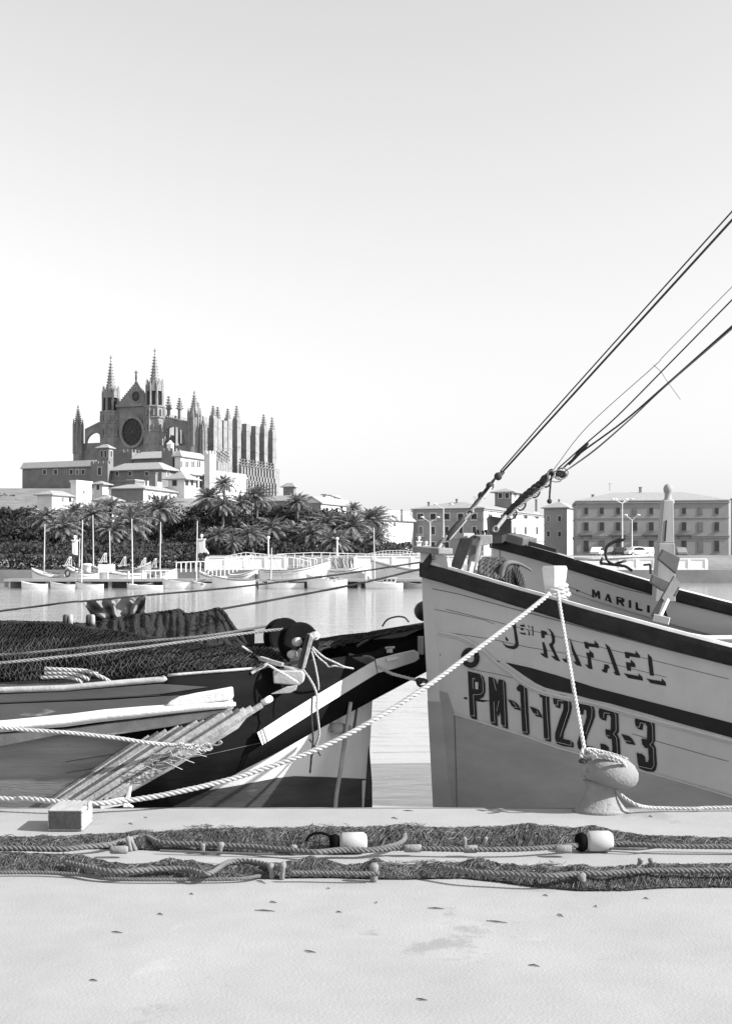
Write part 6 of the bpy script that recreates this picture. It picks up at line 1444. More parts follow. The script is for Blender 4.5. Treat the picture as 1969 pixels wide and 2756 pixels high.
# white rubbing rail
Yr = 8.52
def slab(pts_t, pts_b, dep, name, m, parent, bev=.008):
    mb = MB(); n = len(pts_t); rows = []
    for a, b in zip(pts_t, pts_b): rows.append([a, b, b + Vector((0, dep, 0)), a + Vector((0, dep, 0))])
    mb.grid(rows, closed=True); mb.add(rows[0], [(0, 1, 2, 3)]); mb.add(rows[-1], [(0, 1, 2, 3)]); return mb.build(name, m, parent, bevel=bev)
ru = [-1500, -300, 0, 176, 270, 380, 460, 540, 620]
slab([P(u, v, Yr) for u, v in zip(ru, (2010, 1966, 1945, 1928, 1916, 1907, 1902, 1895, 1889))], [P(u, v, Yr) for u, v in zip(ru, (2034, 1990, 1972, 1957, 1944, 1932, 1922, 1913, 1904))], .14, 'rubbing_rail', M_rail, trw)
mb = MB(); mb.tube([P(u, v, Yr - .01) for u, v in zip(ru + [634], (2022, 1978, 1960, 1944, 1931, 1920, 1912, 1904, 1897, 1895))], [.024] * 8 + [.022, .012], 8); mb.build('rail_bead', M_rail, trw, smooth=True)
slab([P(u, v, Yr + .02) for u, v in zip((-1500, -300, 0, 176, 300, 460, 626), (2036, 1996, 1976, 1964, 1947, 1928, 1908))], [P(u, v, Yr + .02) for u, v in zip((-1500, -300, 0, 176, 300, 460, 606), (2070, 2030, 2010, 1975, 1980, 1956, 1924))], .10, 'lower_rail_plank', M_plank, trw)
mb = MB(); a = [(446, 1901), (455, 1890), (475, 1880), (520, 1870), (568, 1862), (622, 1852), (624, 1884), (560, 1893), (480, 1903)]
mb.prism([P(u, v, Yr + .02) for u, v in a], (0, .13, 0)); mb.build('rail_chock', M_rail, trw, bevel=.015)
# skid planks fanning down to the quay
M_skm = mat('weathered_plank_grey', .26, .85, .35, 6, .3, 40, spots=[(10, .6, .1)])
rs = random.Random(12)
N_SK = 15
for k in range(N_SK):
    f = k / (N_SK - 1); g = f ** .9
    tu = lerp(372, 716, g); tv = interp([(372, 1994), (455, 1962), (560, 1934), (640, 1908), (716, 1890)], tu); bu = lerp(92, 300, f ** 1.2); bv = interp([(92, 2186), (200, 2172), (300, 2152)], bu)
    a = P(tu, tv, 8.53 + .26 * max(0, f - .6)); b = P(bu, bv, 8.37); mb = MB()
    mb.bar(a.lerp(b, rs.uniform(0, .05)), b, .03 + rs.uniform(0, .02), lerp(.022, .042, rs.random()) * (1.3 if f > .8 else 1)); mb.build('skid_plank', (M_plankd, M_plank, M_skm)[(0, 1, 0, 2, 1, 0, 1, 2, 0, 1, 2, 0, 1, 1, 2)[k]], trw, bevel=.004)  # dark planks among them stand in for shaded gaps of the fan
mb = MB(); mb.tube([P(705, 1893, 8.72), P(722, 1884, 8.74), P(728, 1880, 8.76)], [.022, .026, .024], 9); mb.build('plank_end', M_rail, trw, smooth=True)
# long pale board on the overhang and its short return
slab([P(692, 1972, 9.0), P(760, 1928, 9.22), P(850, 1872, 9.60), P(1008, 1778, 10.30)], [P(706, 2006, 9.0), P(775, 1962, 9.22), P(860, 1908, 9.60), P(1016, 1812, 10.30)], .05, 'rail_board', mat('pale_board', .62, .8, .12, 3, .2, 30, spots=(9, .7, .35)), trw, .004)
slab([P(1010, 1776, 10.28), P(1060, 1762, 10.5), P(1114, 1750, 10.8), P(1126, 1757, 10.85)], [P(1017, 1812, 10.28), P(1062, 1800, 10.5), P(1116, 1782, 10.8), P(1128, 1774, 10.85)], .06, 'stern_board', mat('pale_board', .62, .8, .12, 3, .2, 30, spots=(9, .7, .35)), trw, .006)
slab([P(1040, 1772, 10.36), P(1070, 1765, 10.5)], [P(1042, 1780, 10.36), P(1072, 1773, 10.5)], .02, 'cleat_base', M_rail, trw, 0)
mb = MB(); mb.bar(P(1048, 1757, 10.5), P(1048, 1744, 10.5), .02, .05); mb.bar(P(1036, 1744, 10.5), P(1062, 1742, 10.5), .02, .016); mb.build('cleat', M_plank, trw)
mb = MB(); mb.prism([P(925, 1768, 10.0), P(985, 1768, 10.25), P(1008, 1774, 10.3), P(985, 1800, 10.25), P(905, 1800, 9.95), P(880, 1788, 9.9)], (0, .02, .0)); mb.build('stern_plate', mat('dull_plate', .07, .6, .4, 4), trw)
mb = MB(); mb.tube(spline([P(940, 1762, 10.1), P(965, 1768, 10.2), P(990, 1767, 10.25), P(1006, 1774, 10.3)], 5), .012, 6); mb.build('edge_pipe', mat('dull_iron', .13, .7, .3, 5), trw, smooth=True)
# curved pale strake on the far upper stern, handrail loop, round dark fender
mb = MB(); mb.tube(spline([P(960, 1740, 10.75), P(990, 1722, 10.85), P(1030, 1700, 11.0), P(1080, 1694, 11.2), P(1160, 1688, 11.4)], 6), .012, 6); mb.build('upper_strake', mat('dull_iron', .13, .7, .3, 5), trw, smooth=True)
mb = MB(); mb.prism([P(826, 1772, 10.5), P(840, 1742, 10.5), P(900, 1730, 10.6), P(945, 1718, 10.8), P(1000, 1700, 11.3), P(1060, 1690, 11.6), P(1190, 1668, 11.9), P(1190, 1760, 11.7), P(1060, 1778, 11.2), P(960, 1785, 10.7)], (0, .1, 0)); mb.build('upper_stern', M_hA, trw)
mb = MB(); mb.tube(spline([P(1028, 1686, 11.4), P(1042, 1668, 11.4), P(1066, 1660, 11.4), P(1088, 1662, 11.4), P(1100, 1675, 11.4)], 5), .009, 6); mb.build('hand_hoop', M_dark, trw, smooth=True)
mb = MB(); c = P(1143, 1645, 12.0); mb.sphere(c, (.105, .09, .10), 16); tag(mb.build('round_fender', M_black, smooth=True), 'black round fender showing just left of the big bow', 'fender')
mb = MB(); mb.bb(P(1124, 0, 10.9).x, P(1140, 0, 10.9).x, 10.9, 11.0, P(0, 1762, 10.9).z, P(0, 1714, 10.9).z); mb.build('stern_block', M_plank, trw, bevel=.005)
# rudder with sternpost and the posts above it
mb = MB(); Yd = 10.75
mb.prism([P(950, 1984, Yd), P(962, 1972, Yd), P(980, 1968, Yd), P(988, 1975, Yd), P(995, 2030, Yd), P(1001, 2110, Yd), P(1003, 2330, Yd), P(930, 2330, Yd), P(938, 2100, Yd)], (0, .07, 0)); rd = mb.build('rudder', mat('rudder_paint', .05, .8, .4, 5, .3, 30, spots=(7, .66, .3)), trw, bevel=.01)
mb = MB(); mb.prism([P(952, 1984, Yd - .01), P(964, 1973, Yd - .01), P(979, 1969, Yd - .01), P(986, 1976, Yd - .01), P(989, 2005, Yd - .01), P(970, 2008, Yd - .01), P(952, 2020, Yd - .01)], (0, .09, 0)); mb.build('rudder_head', M_rail, rd, bevel=.01)
for (u, v) in ((940, 1996), (936, 2040), (946, 2065)):
    mb = MB(); mb.bar(P(u, v, Yd - .02), P(u + 14, v + 3, Yd - .02), .04, .03); mb.build('pintle', M_plankd, rd, bevel=.004)
mb = MB(); mb.prism([P(953, 1896, 10.4), P(965, 1888, 10.4), P(955, 1975, 10.4), P(943, 1975, 10.4)], (0, .07, 0)); mb.build('stern_post', M_plankd, trw)
mb = MB(); mb.prism([P(922, 1900, 10.6), P(940, 1900, 10.6), P(936, 2175, 10.6), P(918, 2175, 10.6)], (0, .09, 0)); mb.build('inner_post', M_hAg, trw)
mb = MB(); mb.tube(spline([P(905, 2230, 10.0), P(903, 2160, 10.0), P(915, 2080, 10.02), P(928, 1990, 10.05), P(943, 1890, 10.1)], 6), .018, 6); tag(mb.build('boat_pole', M_plank, smooth=True), 'pale upright pole rising past the rudder of the dark trawler', 'pole')
mb = MB(); mb.tube([P(895, 1960, 10.0), P(935, 1962, 10.2)], [.045, .04], 9); mb.tube([P(800, 1990, 9.9), P(860, 1955, 10.1), P(915, 1930, 10.3)], [.05, .04, .03], 9); mb.build('bilge_timber', M_plank, trw, smooth=True)
# cords hanging at the side
GC = 'cords hanging over the trawler side'
def cord(pts, r_, lab, m=M_rope): return roll([p for p in spline([P(*q) for q in pts], 7)], r_, lab, m, 'cord', group=GC, n=4, pitch=4)
cord([(815, 1802, 9.0), (838, 1835, 8.95), (852, 1870, 8.95), (852, 1905, 8.95), (857, 1950, 8.95), (858, 1980, 8.98), (848, 2010, 9.0), (840, 2040, 9.05)], .009, 'long curved cord falling over the pale board')
cord([(838, 1752, 9.2), (848, 1790, 9.15), (856, 1835, 9.1), (857, 1858, 9.1)], .007, 'short straight cord ending above the pale board')
cord([(840, 1742, 9.2), (870, 1768, 9.25), (905, 1785, 9.3), (925, 1795, 9.4), (950, 1800, 9.6)], .008, 'upper slanting cord tied right of the pulley')
cord([(838, 1745, 9.2), (855, 1768, 9.2), (875, 1785, 9.25), (885, 1795, 9.3), (900, 1792, 9.3), (925, 1797, 9.4)], .007, 'lower slanting cord with a knot right of the pulley')
cord([(840, 1875, 8.93), (838, 1930, 8.93), (842, 1990, 8.95), (838, 2035, 9.0), (834, 2080, 9.1)], .008, 'dark cord hanging vertically beside the long curved one', M_drope)
cord([(832, 1990, 8.95), (850, 2015, 8.95), (862, 2035, 8.95)], .006, 'thin black cord crossing the two hanging ones', M_drope)
cord([(1016, 1793, 10.2), (1050, 1812, 10.2), (1085, 1822, 10.2), (1118, 1830, 10.2), (1150, 1836, 10.2)], .014, 'pale rope stretched from the stern board towards the big bow', M_rope)
mb = MB(); mb.sphere(P(1128, 1833, 10.18), (.032, .03, .03), 8); link_ring(mb, P(1136, 1838, 10.18), Vector((1, 0, 0)), .08, .06, .012, Vector((0, 0, 1))); tag(mb.build('shackle', M_black, smooth=True), 'black shackle on the rope between stern board and big bow', 'shackle')
# ---- net pulley: two dark sheaves in a yoke on a block
r_ = thing('net_pulley', 'pair of dark flanged pulleys in a timber yoke standing over the nets', 'pulley', P(790, 1840, 9.3))
M_sheave = mat('black_rubber', .008, .8, .4, 4, spec=.03)
ax = Vector((.55, -.82, .12)).normalized()
for (u, v, Y, rr) in ((762, 1716, 9.75, .150), (803, 1730, 9.35, .150)):
    c = P(u, v, Y); mb = MB(); mb.lathe([(rr, -.05), (rr * 1.02, -.035), (rr * .62, -.012), (rr * .62, .012), (rr * 1.02, .035), (rr, .05), (rr * .9, .055), (rr * .3, .04), (rr * .22, .06)], c, 30, ax=ax); mb.build('sheave', M_sheave, r_, smooth=False)
for (u, v, Y) in ((798, 1728, 9.18), (785, 1762, 9.2), (845, 1712, 9.3)):
    c = P(u, v, Y); mb = MB(); mb.lathe([(.030, -.02), (.034, 0), (.032, .03), (.016, .038), (.014, .05)], c, 14, ax=ax); mb.build('axle_cap', mat('bright_iron', .38, .5, .2, 8), r_, smooth=False)
mb = MB(); mb.prism([P(822, 1712, 9.1), P(833, 1704, 9.1), P(812, 1800, 9.1), P(799, 1795, 9.1)], (0, .07, 0)); mb.build('yoke_leg', M_dtimber, r_, bevel=.004)
mb = MB(); mb.prism([P(834, 1706, 9.08), P(843, 1716, 9.08), P(820, 1800, 9.08), P(812, 1800, 9.08)], (0, .06, 0)); mb.build('yoke_edge', M_plank, r_, bevel=.004)
mb = MB(); mb.prism([P(826, 1706, 9.14), P(848, 1702, 9.16), P(852, 1716, 9.16), P(838, 1724, 9.14)], (0, .05, 0)); mb.build('yoke_head', M_iron, r_, bevel=.004)
mb = MB(); mb.prism([P(778, 1772, 9.25), P(806, 1744, 9.25), P(818, 1752, 9.25), P(800, 1800, 9.25), P(782, 1792, 9.25)], (0, .05, 0)); mb.build('side_plate', mat('dull_iron', .13, .7, .3, 5), r_, bevel=.004)
mb = MB(); mb.prism([P(734, 1806, 9.05), P(812, 1806, 9.05), P(818, 1818, 9.05), P(816, 1836, 9.05), P(803, 1846, 9.05), P(736, 1840, 9.05)], (0, .18, 0)); mb.build('base_block', mat('cut_timber', .40, .85, .2, 5, .2, 40), r_, bevel=.008)
mb = MB(); mb.prism([P(728, 1869, 8.95), P(770, 1850, 8.95), P(800, 1845, 8.95), P(796, 1858, 8.95), P(780, 1866, 8.95)], (0, .05, 0)); mb.build('lower_wedge', mat('cut_timber', .40, .85, .2, 5, .2, 40), r_, bevel=.004)
mb = MB(); mb.prism([P(760, 1792, 9.1), P(790, 1796, 9.1), P(812, 1803, 9.08), P(812, 1812, 9.08), P(770, 1806, 9.1)], (0, .08, .0)); mb.bar(P(675, 1812, 9.1), P(720, 1786, 9.15), .03, .02); mb.bar(P(700, 1772, 9.2), P(762, 1790, 9.12), .04, .03); mb.build('lever', M_plank, r_, bevel=.003)
# pale twisted line across the pulley block
roll(spline([P(652, 1740, 9.5), P(700, 1772, 9.3), P(732, 1796, 9.1), P(770, 1818, 9.0), P(806, 1840, 8.98)], 6), .009, 'bright white cord crossing diagonally in front of the pulley block', mat('white_cord', .8, .8, .1, 9), 'cord', 5, n=4)
# ---- lines across the water and over the deck
GL = 'taut dark lines leading left over the harbour'
def wline(pts, r_, lab, m=M_drope, g=GL): return roll(spline([P(*q) for q in pts], 8), r_, lab, m, 'line', 4, g, 4)
wline([(-1300, 1800, 9.5), (-60, 1652, 10.5), (176, 1622, 10.6), (230, 1618, 10.7), (395, 1602, 10.9), (620, 1582, 11.2), (900, 1548, 11.6), (1135, 1513, 12)], .009, 'upper dark line carrying the hung cloth')
wline([(592, 1640, 11.0), (760, 1610, 11.3), (960, 1572, 11.6), (1138, 1530, 12)], .011, 'lower dark line from the net corner to the big bow')
wline([(-1300, 1860, 8.6), (-60, 1768, 8.9), (176, 1748, 9.0), (340, 1731, 9.1), (560, 1711, 9.35), (700, 1688, 9.7), (742, 1683, 9.75)], .011, 'upper rope to the pulley wheels', mat('grey_rope', .14, .9, .2, 9), 'ropes leading to the pulley')
wline([(-1300, 1900, 8.4), (-60, 1790, 8.7), (176, 1767, 8.8), (350, 1747, 8.9), (560, 1719, 9.1), (700, 1700, 9.3), (765, 1694, 9.35)], .012, 'lower rope to the pulley wheels', mat('pale_grey_rope', .24, .9, .2, 9), 'ropes leading to the pulley')
roll(spline([P(-900, 1850, 7.9), P(-60, 1952, 8.2), P(176, 1972, 8.25), P(300, 1985, 8.3), P(400, 2000, 8.35), P(470, 2006, 8.4), P(520, 2008, 8.42), P(545, 2014, 8.44)], 8), .0145, 'pale rope ending in an eye on the side of the trawler')
roll(spline([P(450, 2004, 8.38), P(500, 2014, 8.38), P(545, 2020, 8.4), P(568, 2016, 8.42), P(562, 2003, 8.42), P(545, 2004, 8.42), P(530, 2014, 8.4), P(480, 2000, 8.37)], 8), .010, 'spliced eye at the end of the pale side rope', name='rope_eye')
mb = MB(); mb.tube(spline([P(552, 2008, 8.42), P(575, 2006, 8.42), P(585, 2006, 8.42), P(596, 2000, 8.42), P(592, 1995, 8.42), P(588, 2000, 8.42)], 5), .007, 6); tag(mb.build('iron_hook', M_iron, smooth=True), 'small iron hook through the eye of the pale side rope', 'hook')
# frayed cords caught on the skid planks
mb = MB(); rnd = random.Random(4)
for k in range(26):
    u, v = rnd.uniform(370, 520), 0; v = 2010 + (520 - u) * .33 + rnd.uniform(-6, 22); p = P(u, v, 8.36); mb.tube([p, p + Vector((rnd.uniform(.02, .10), -.01, rnd.uniform(-.02, .05))), p + Vector((rnd.uniform(.05, .18), 0, rnd.uniform(-.05, .07)))], .003, 3)
tag(mb.build('frayed_twine', M_plank), 'frayed twine caught on the fanned skid planks', 'twine')

# ---- hung cloth
def gridsurf(fn, nu, nv): return [[fn(i / nu, j / nv) for i in range(nu + 1)] for j in range(nv + 1)]
tl_, tr_, bl_, br_ = (222, 1619), (394, 1603), (262, 1690), (386, 1668)
def cloth(s_, t_):
    u = lerp(lerp(tl_[0], tr_[0], s_), lerp(bl_[0], br_[0], s_), t_); v = lerp(lerp(tl_[1], tr_[1], s_), lerp(bl_[1], br_[1], s_), t_)
    d = (.075 * math.sin(9 * s_ * math.pi + 3.0 * t_ * (1 if s_ > .5 else -1)) * (.25 + t_) + .05 * math.sin(23 * s_ + 4 * t_ * (s_ - .5) * 6)) * (1 - .3 * t_) + .05 * noise.noise(Vector((s_ * 7, t_ * 4, 1)))
    return P(u + 5 * math.sin(s_ * 17 + t_ * 5) * t_, v + 4 * math.sin(s_ * 26) * t_, 10.9 + d * 1.6)
mb = MB(); mb.grid(gridsurf(cloth, 90, 30)); tag(mb.build('hung_cloth', mat('dark_cloth', .20, .7, .25, 6), smooth=True, solid=.004), 'dark grey cloth hung in folds over the upper line', 'cloth')
# ---- nets heaped and hung on the trawler
def net_over(rowsfn, nu, nv, tw, name, m, parent=None, jit=.004, seed=0, lift=.012):
    """diamond mesh of thin twine that follows a surface"""
    rnd = random.Random(seed); mb = MB(); pts = {}
    for j in range(nv + 1):
        for i in range(nu + 1):
            s_ = (i + (.5 if j % 2 else 0)) / (nu + .5); p = rowsfn(min(1, s_), j / nv); pts[i, j] = p + Vector((rnd.uniform(-jit, jit), -lift + rnd.uniform(-jit, jit), rnd.uniform(-jit, jit)))
    for j in range(nv):
        for i in range(nu + 1):
            for di in ((-1, 0) if j % 2 == 0 else (0, 1)):
                k = (i + di, j + 1)
                if k in pts:
                    a, b = pts[i, j], pts[k]; d = (b - a); sd_ = Vector((-d.z, 0, d.x)).normalized() * tw; up = Vector((0, -tw * 1.2, 0)); o = len(mb.v)
                    mb.v += [a - sd_, a + sd_, a + up, b - sd_, b + sd_, b + up]; mb.f += [(o, o + 2, o + 5, o + 3), (o + 2, o + 1, o + 4, o + 5), (o + 1, o, o + 3, o + 4)]; mb.mi += [0, 0, 0]
    return mb.build(name, m, parent, recalc=False)
NT = [(-1500, 1690), (-300, 1668), (176, 1678), (230, 1682), (290, 1672), (335, 1662), (372, 1655), (380, 1658), (430, 1650), (470, 1645), (490, 1643), (500, 1655), (540, 1650), (570, 1644), (588, 1639), (600, 1646), (616, 1672), (660, 1728)]
NBt = [(-1500, 1745), (-300, 1740), (176, 1740), (230, 1745), (290, 1745), (335, 1745), (372, 1745), (430, 1745), (490, 1745), (540, 1745), (588, 1742), (600, 1742), (616, 1742), (660, 1740)]
def drape(s_, t_):
    u = lerp(-1400, 655, s_); v = lerp(interp(NT, u), interp(NBt, u), t_); f = .08 * noise.noise(Vector((u * .022, t_ * .7, 9))) + .07 * noise.noise(Vector((u * .07, t_ * 1.2, 3))) + .03 * noise.noise(Vector((u * .05, t_ * 4, 0)))
    return P(u, v, 10.6 + f - .5 * t_)
netA = thing('trawl_net', 'dark trawl net hung like a curtain behind the deck, top corner under the lower line', 'net', P(420, 1740, 10.2))
mb = MB(); mb.grid(gridsurf(lambda s_, t_: drape(s_, t_) + Vector((0, .02, 0)), 330, 10)); mb.build('net_body', M_netd, netA, smooth=True)
net_over(drape, 620, 34, .0030, 'mesh', mat('net_twine_mid', .035, .9, .3, 8), netA, .004, 1)
mb = rope_mb(spline([drape(k / 120, 0) for k in range(121)], 3), .018, n=4); mb.build('head_rope', M_net, netA, smooth=True)
mb = rope_mb(spline([P(590, 1640, 10.5), P(604, 1654, 10.45), P(620, 1680, 10.4), P(640, 1706, 10.3), P(664, 1736, 10.2)], 5), .018, n=4); mb.build('edge_rope', M_net, netA, smooth=True)
HT = [(-1500, 1700), (-300, 1672), (176, 1680), (230, 1690), (300, 1698), (400, 1715), (480, 1728), (560, 1738), (700, 1735), (780, 1728), (860, 1722), (920, 1712), (1000, 1704), (1060, 1692), (1130, 1680), (1200, 1672)]
HB_ = [(-1500, 1880), (-300, 1850), (176, 1830), (240, 1828), (310, 1832), (400, 1824), (480, 1814), (560, 1806), (700, 1796), (780, 1780), (860, 1752), (920, 1736), (1000, 1716), (1060, 1704), (1130, 1692), (1200, 1684)]
def heap(s_, t_):
    u = lerp(-1450, 1190, s_); v = lerp(interp(HT, u), interp(HB_, u), t_); Y0 = interp([(-1500, 9.6), (-300, 9.6), (700, 9.7), (860, 10.3), (1190, 11.5)], u)
    f = .10 * noise.noise(Vector((u * .012 + t_ * 2, t_ * 3, 2))) + .03 * math.sin(u * .03 + t_ * 9) + .02 * noise.noise(Vector((u * .06, t_ * 8, 4)))
    return P(u, v, Y0 + f - .55 * t_ * (1 if u < 760 else .3) - .12 * math.sin(math.pi * t_))
netB = thing('trawl_net', 'dark net heaped along the trawler deck from the left edge to the stern', 'net', P(420, 1830, 9.2))
mb = MB(); mb.grid(gridsurf(lambda s_, t_: heap(s_, t_) + Vector((0, .03, 0)), 350, 16)); mb.build('net_body', M_netd, netB, smooth=True)
net_over(heap, 335, 26, .0026, 'mesh', M_net, netB, .008, 2)
net_over(lambda s_, t_: heap(s_, .25 + .7 * t_) + Vector((.01, -.02, 0)), 210, 8, .0022, 'coarse_mesh', mat('net_twine_pale', .06, .9, .3, 8), netB, .012, 3)
mb = rope_mb(spline([heap(k / 140, 0.0) for k in range(141)], 3), .012, n=4); mb.build('head_rope', M_net, netB, smooth=True)
# pale folded ropes and floats at the far left of the deck
for k, pts in enumerate(([(120, 1800), (176, 1803), (230, 1806), (262, 1815)], [(120, 1812), (180, 1812), (215, 1818), (240, 1830)], [(110, 1824), (170, 1822), (205, 1828), (222, 1838)], [(262, 1818), (280, 1826), (296, 1836)])):
    roll(spline([P(u, v, 8.95) for u, v in pts], 6), .016, ['upper', 'middle', 'lower', 'short right-hand'][k] + ' pale rope fold lying on the deck at the left', M_rope, 'rope_fold', group='pale rope folds on the deck')
for k, (u, v) in enumerate(((238, 1668), (249, 1668), (176, 1668), (190, 1668))):
    mb = MB(); mb.lathe([(.018, 0), (.022, .03), (.020, .075), (.008, .085)], P(u, v + 14, 10.2), 9); tag(mb.build('net_float', M_plank if k % 2 else M_dark, smooth=True), ['grey small float under the left end of the cloth', 'pale small float under the left end of the cloth', 'dark small float at the far left of the net', 'pale small float at the far left of the net'][k], 'float', 'small floats on the net top')

# ---------------------------------------------------------------- things on the quay
# hollow wooden box at the left
r_ = thing('wooden_box', 'pale hollow timber box end lying on the quay at the left', 'box', G(200, 2240, QZ))
z0 = QZ + .004; Yf = 7.39; x0 = P(128, 0, Yf).x; x1 = P(223, 2240, Yf).x; zt = P(0, 2179, Yf).z; Yb = 7.66
mb = MB(); mb.bb(x0, x1, Yf, Yb, zt - .028, zt); mb.bb(x0, x1, Yf, Yb, z0, z0 + .02); mb.bb(x1 - .035, x1, Yf, Yb, z0 + .02, zt - .028); mb.bb(x0, x0 + .03, Yf, Yb, z0 + .02, zt - .028); mb.bb(x0 + .03, x1 - .035, Yf + .02, Yf + .04, z0 + .02, zt - .028); mb.build('box', mat('sunlit_box_wood', .36, .85, .22, 3, .2, 30, stretch=(6, 1, 6), spots=[(9, .64, .2), (30, .7, .12)]), r_, bevel=.011)
mb = MB(); mb.bb(x0 + .008, x1 - .010, Yf - .006, Yf - .001, z0 + .012, zt - .010); mb.build('end_panel', mat('shaded_end_grain', .06, .9, .4, 6, .2, 40), r_)  # dark panel paints the shade on the front of the box
for (yy, zz) in ((.12, .5), (.30, .62)):
    mb = MB(); mb.bb(x1, x1 + .002, Yf + yy, Yf + yy + .02, z0 + .2 * zz, z0 + .2 * zz + .05); mb.build('knot', M_plankd, r_)
mb = MB(); a = G(340, 2176, QZ); mb.prism([P(336, 2150, 8.1), P(348, 2118, 8.1), P(352, 2118, 8.1), P(346, 2166, 8.1), P(358, 2174, 8.1), P(330, 2174, 8.1)], (0, .04, 0)); mb.bar(P(270, 2168, 8.1), P(336, 2156, 8.1), .03, .05); tag(mb.build('chock', M_rail, bevel=.004), 'small white wooden chock at the quay edge beside the box', 'chock')

# nets laid in two rows along the quay
M_qnet = mat('quay_net', .085, .95, .35, 20)
M_qnetp = mat('quay_net_pale', .17, .95, .3, 20)
M_cork = mat('cork_float', .20, .9, .2, 14, .4, 60)
M_fl = mat('white_float', .38, .7, .1, 8)
def row_net(name, label, top, bot, u0, u1, hfn, n_str, seed, dens=1.0):
    rnd = random.Random(seed)
    x0, x1 = u0, u1
    def YY(u, f): return G(u, lerp(interp(bot, u), interp(top, u), f), QZ).y
    root = thing(name, label, 'net', G((u0 + u1) / 2, interp(bot, (u0 + u1) / 2), QZ))
    def base(u, f, h=0):
        y = YY(u, f); return Vector(((u - CX) / F * y, y, QZ + h))
    # lumpy body
    mb = MB(); rows = []
    nu = 460
    for i in range(nu + 1):
        u = lerp(u0, u1, i / nu); row = []
        for j in range(9):
            f = j / 8; h = .004 + hfn(u) * .62 * math.sin(math.pi * f) ** .7 * (1 + .5 * noise.noise(Vector((u * .02, f * 3, seed)))) ; row.append(base(u, .06 + f * .88, max(.004, h)))
        rows.append(row)
    mb.grid(rows); mb.build('net_body', M_netd, root, smooth=True)
    for part in range(2):
        mb = MB()
        for k in range(n_str if part == 0 else n_str // 3):
            u = rnd.uniform(u0, u1); f = rnd.betavariate(1.1, 1.1); n = rnd.randint(10, 20); pts = []
            sg = rnd.choice((-1, 1)); sl = rnd.gauss(0, .045); lift = abs(rnd.gauss(0, .005)) + .002
            if noise.noise(Vector((u * .017, f * 2.2, seed + 9))) < -.12 and rnd.random() < .7: continue
            for q in range(n):
                hh = .004 + hfn(u) * .62 * math.sin(math.pi * min(.999, max(.001, f))) ** .7 * (1 + .5 * noise.noise(Vector((u * .02, f * 3, seed))))
                pts.append(base(u, .04 + f * .92, hh + lift + rnd.uniform(-.0025, .0025))); u += sg * rnd.uniform(1.5, 5); sl += rnd.gauss(0, .035); sl *= .9; f += sl; sg = -sg if rnd.random() < .04 else sg
                if f < 0 or f > 1: sl = -sl * .7; f = min(1.02, max(-.02, f))
            mb.tube(pts, rnd.uniform(.0009, .0019), 3, caps=False)
        mb.build('mesh', M_qnet if part == 0 else M_qnetp, root, recalc=False)
    return root, base
bump = lambda c, w_, a: (lambda u: a * math.exp(-((u - c) / w_) ** 2))
T1 = [(-1200, 2266), (-60, 2262), (176, 2258), (300, 2250), (420, 2244), (520, 2236), (700, 2232), (900, 2230), (1080, 2228), (1200, 2232), (1300, 2230), (1420, 2228), (1600, 2236), (1690, 2250), (1793, 2262), (2030, 2268), (2800, 2264)]
B1 = [(-1200, 2300), (-60, 2290), (176, 2288), (320, 2288), (420, 2292), (520, 2296), (700, 2302), (850, 2304), (1000, 2296), (1100, 2290), (1300, 2288), (1600, 2284), (1793, 2282), (2030, 2286), (2800, 2296)]
b1 = [bump(370, 30, .035), bump(640, 90, .03), bump(860, 60, .03), bump(1080, 40, .045), bump(1420, 60, .05), bump(1600, 60, .035)]
h1 = lambda u: .035 + sum(f(u) for f in b1) + .012 * noise.noise(Vector((u * .03, 0, 0)))
n1, base1 = row_net('fishing_net', 'farther row of brown net with thick rope laid along the quay', T1, B1, -1000, 2700, h1, 9200, 5)
T2 = [(-1200, 2320), (-60, 2300), (176, 2305), (210, 2318), (300, 2332), (400, 2336), (480, 2325), (560, 2338), (700, 2334), (850, 2328), (930, 2342), (1010, 2334), (1080, 2338), (1200, 2330), (1290, 2326), (1400, 2338), (1500, 2340), (1600, 2342), (1700, 2336), (1793, 2332), (2030, 2330), (2800, 2326)]
B2 = [(-1200, 2372), (-60, 2350), (176, 2358), (260, 2364), (360, 2372), (500, 2372), (700, 2368), (900, 2366), (1000, 2370), (1100, 2370), (1250, 2368), (1340, 2378), (1440, 2392), (1560, 2402), (1680, 2402), (1793, 2394), (2030, 2392), (2800, 2380)]
b2 = [bump(220, 60, .03), bump(470, 50, .04), bump(850, 60, .05), bump(1010, 25, .05), bump(1290, 30, .045), bump(1560, 30, .045), bump(1740, 60, .02)]
h2 = lambda u: .04 + sum(f(u) for f in b2) + .012 * noise.noise(Vector((u * .03, 5, 0)))
n2, base2 = row_net('fishing_net', 'nearer row of brown net curving along the quay below the other', T2, B2, -1000, 2700, h2, 9900, 6)
# ropes of the nets
M_nrope = mat('net_rope', .13, .9, .2, 12, .3, 90)
def nrope(parent, pts, r_, Z=.02, m=None):
    q = []
    for (u, v) in pts: p = G(u, v, QZ + Z); q.append(p)
    mb = rope_mb(spline(q, 8), r_, 3, 2.6, 6); return mb.build('net_rope', m or M_nrope, parent, smooth=True)
nrope(n1, [(-1000, 2290), (-60, 2284), (120, 2286), (176, 2286), (230, 2280), (290, 2274), (340, 2262), (390, 2252), (430, 2268), (520, 2272), (600, 2276), (680, 2280), (770, 2288), (850, 2294), (920, 2288), (1000, 2288), (1060, 2276), (1086, 2262), (1088, 2244)], .0155, .045)
nrope(n1, [(850, 2294), (930, 2290), (990, 2290), (1060, 2284), (1110, 2284), (1250, 2287), (1400, 2286), (1500, 2280), (1580, 2274), (1680, 2272), (1793, 2278), (2030, 2280), (2700, 2284)], .0145, .045)
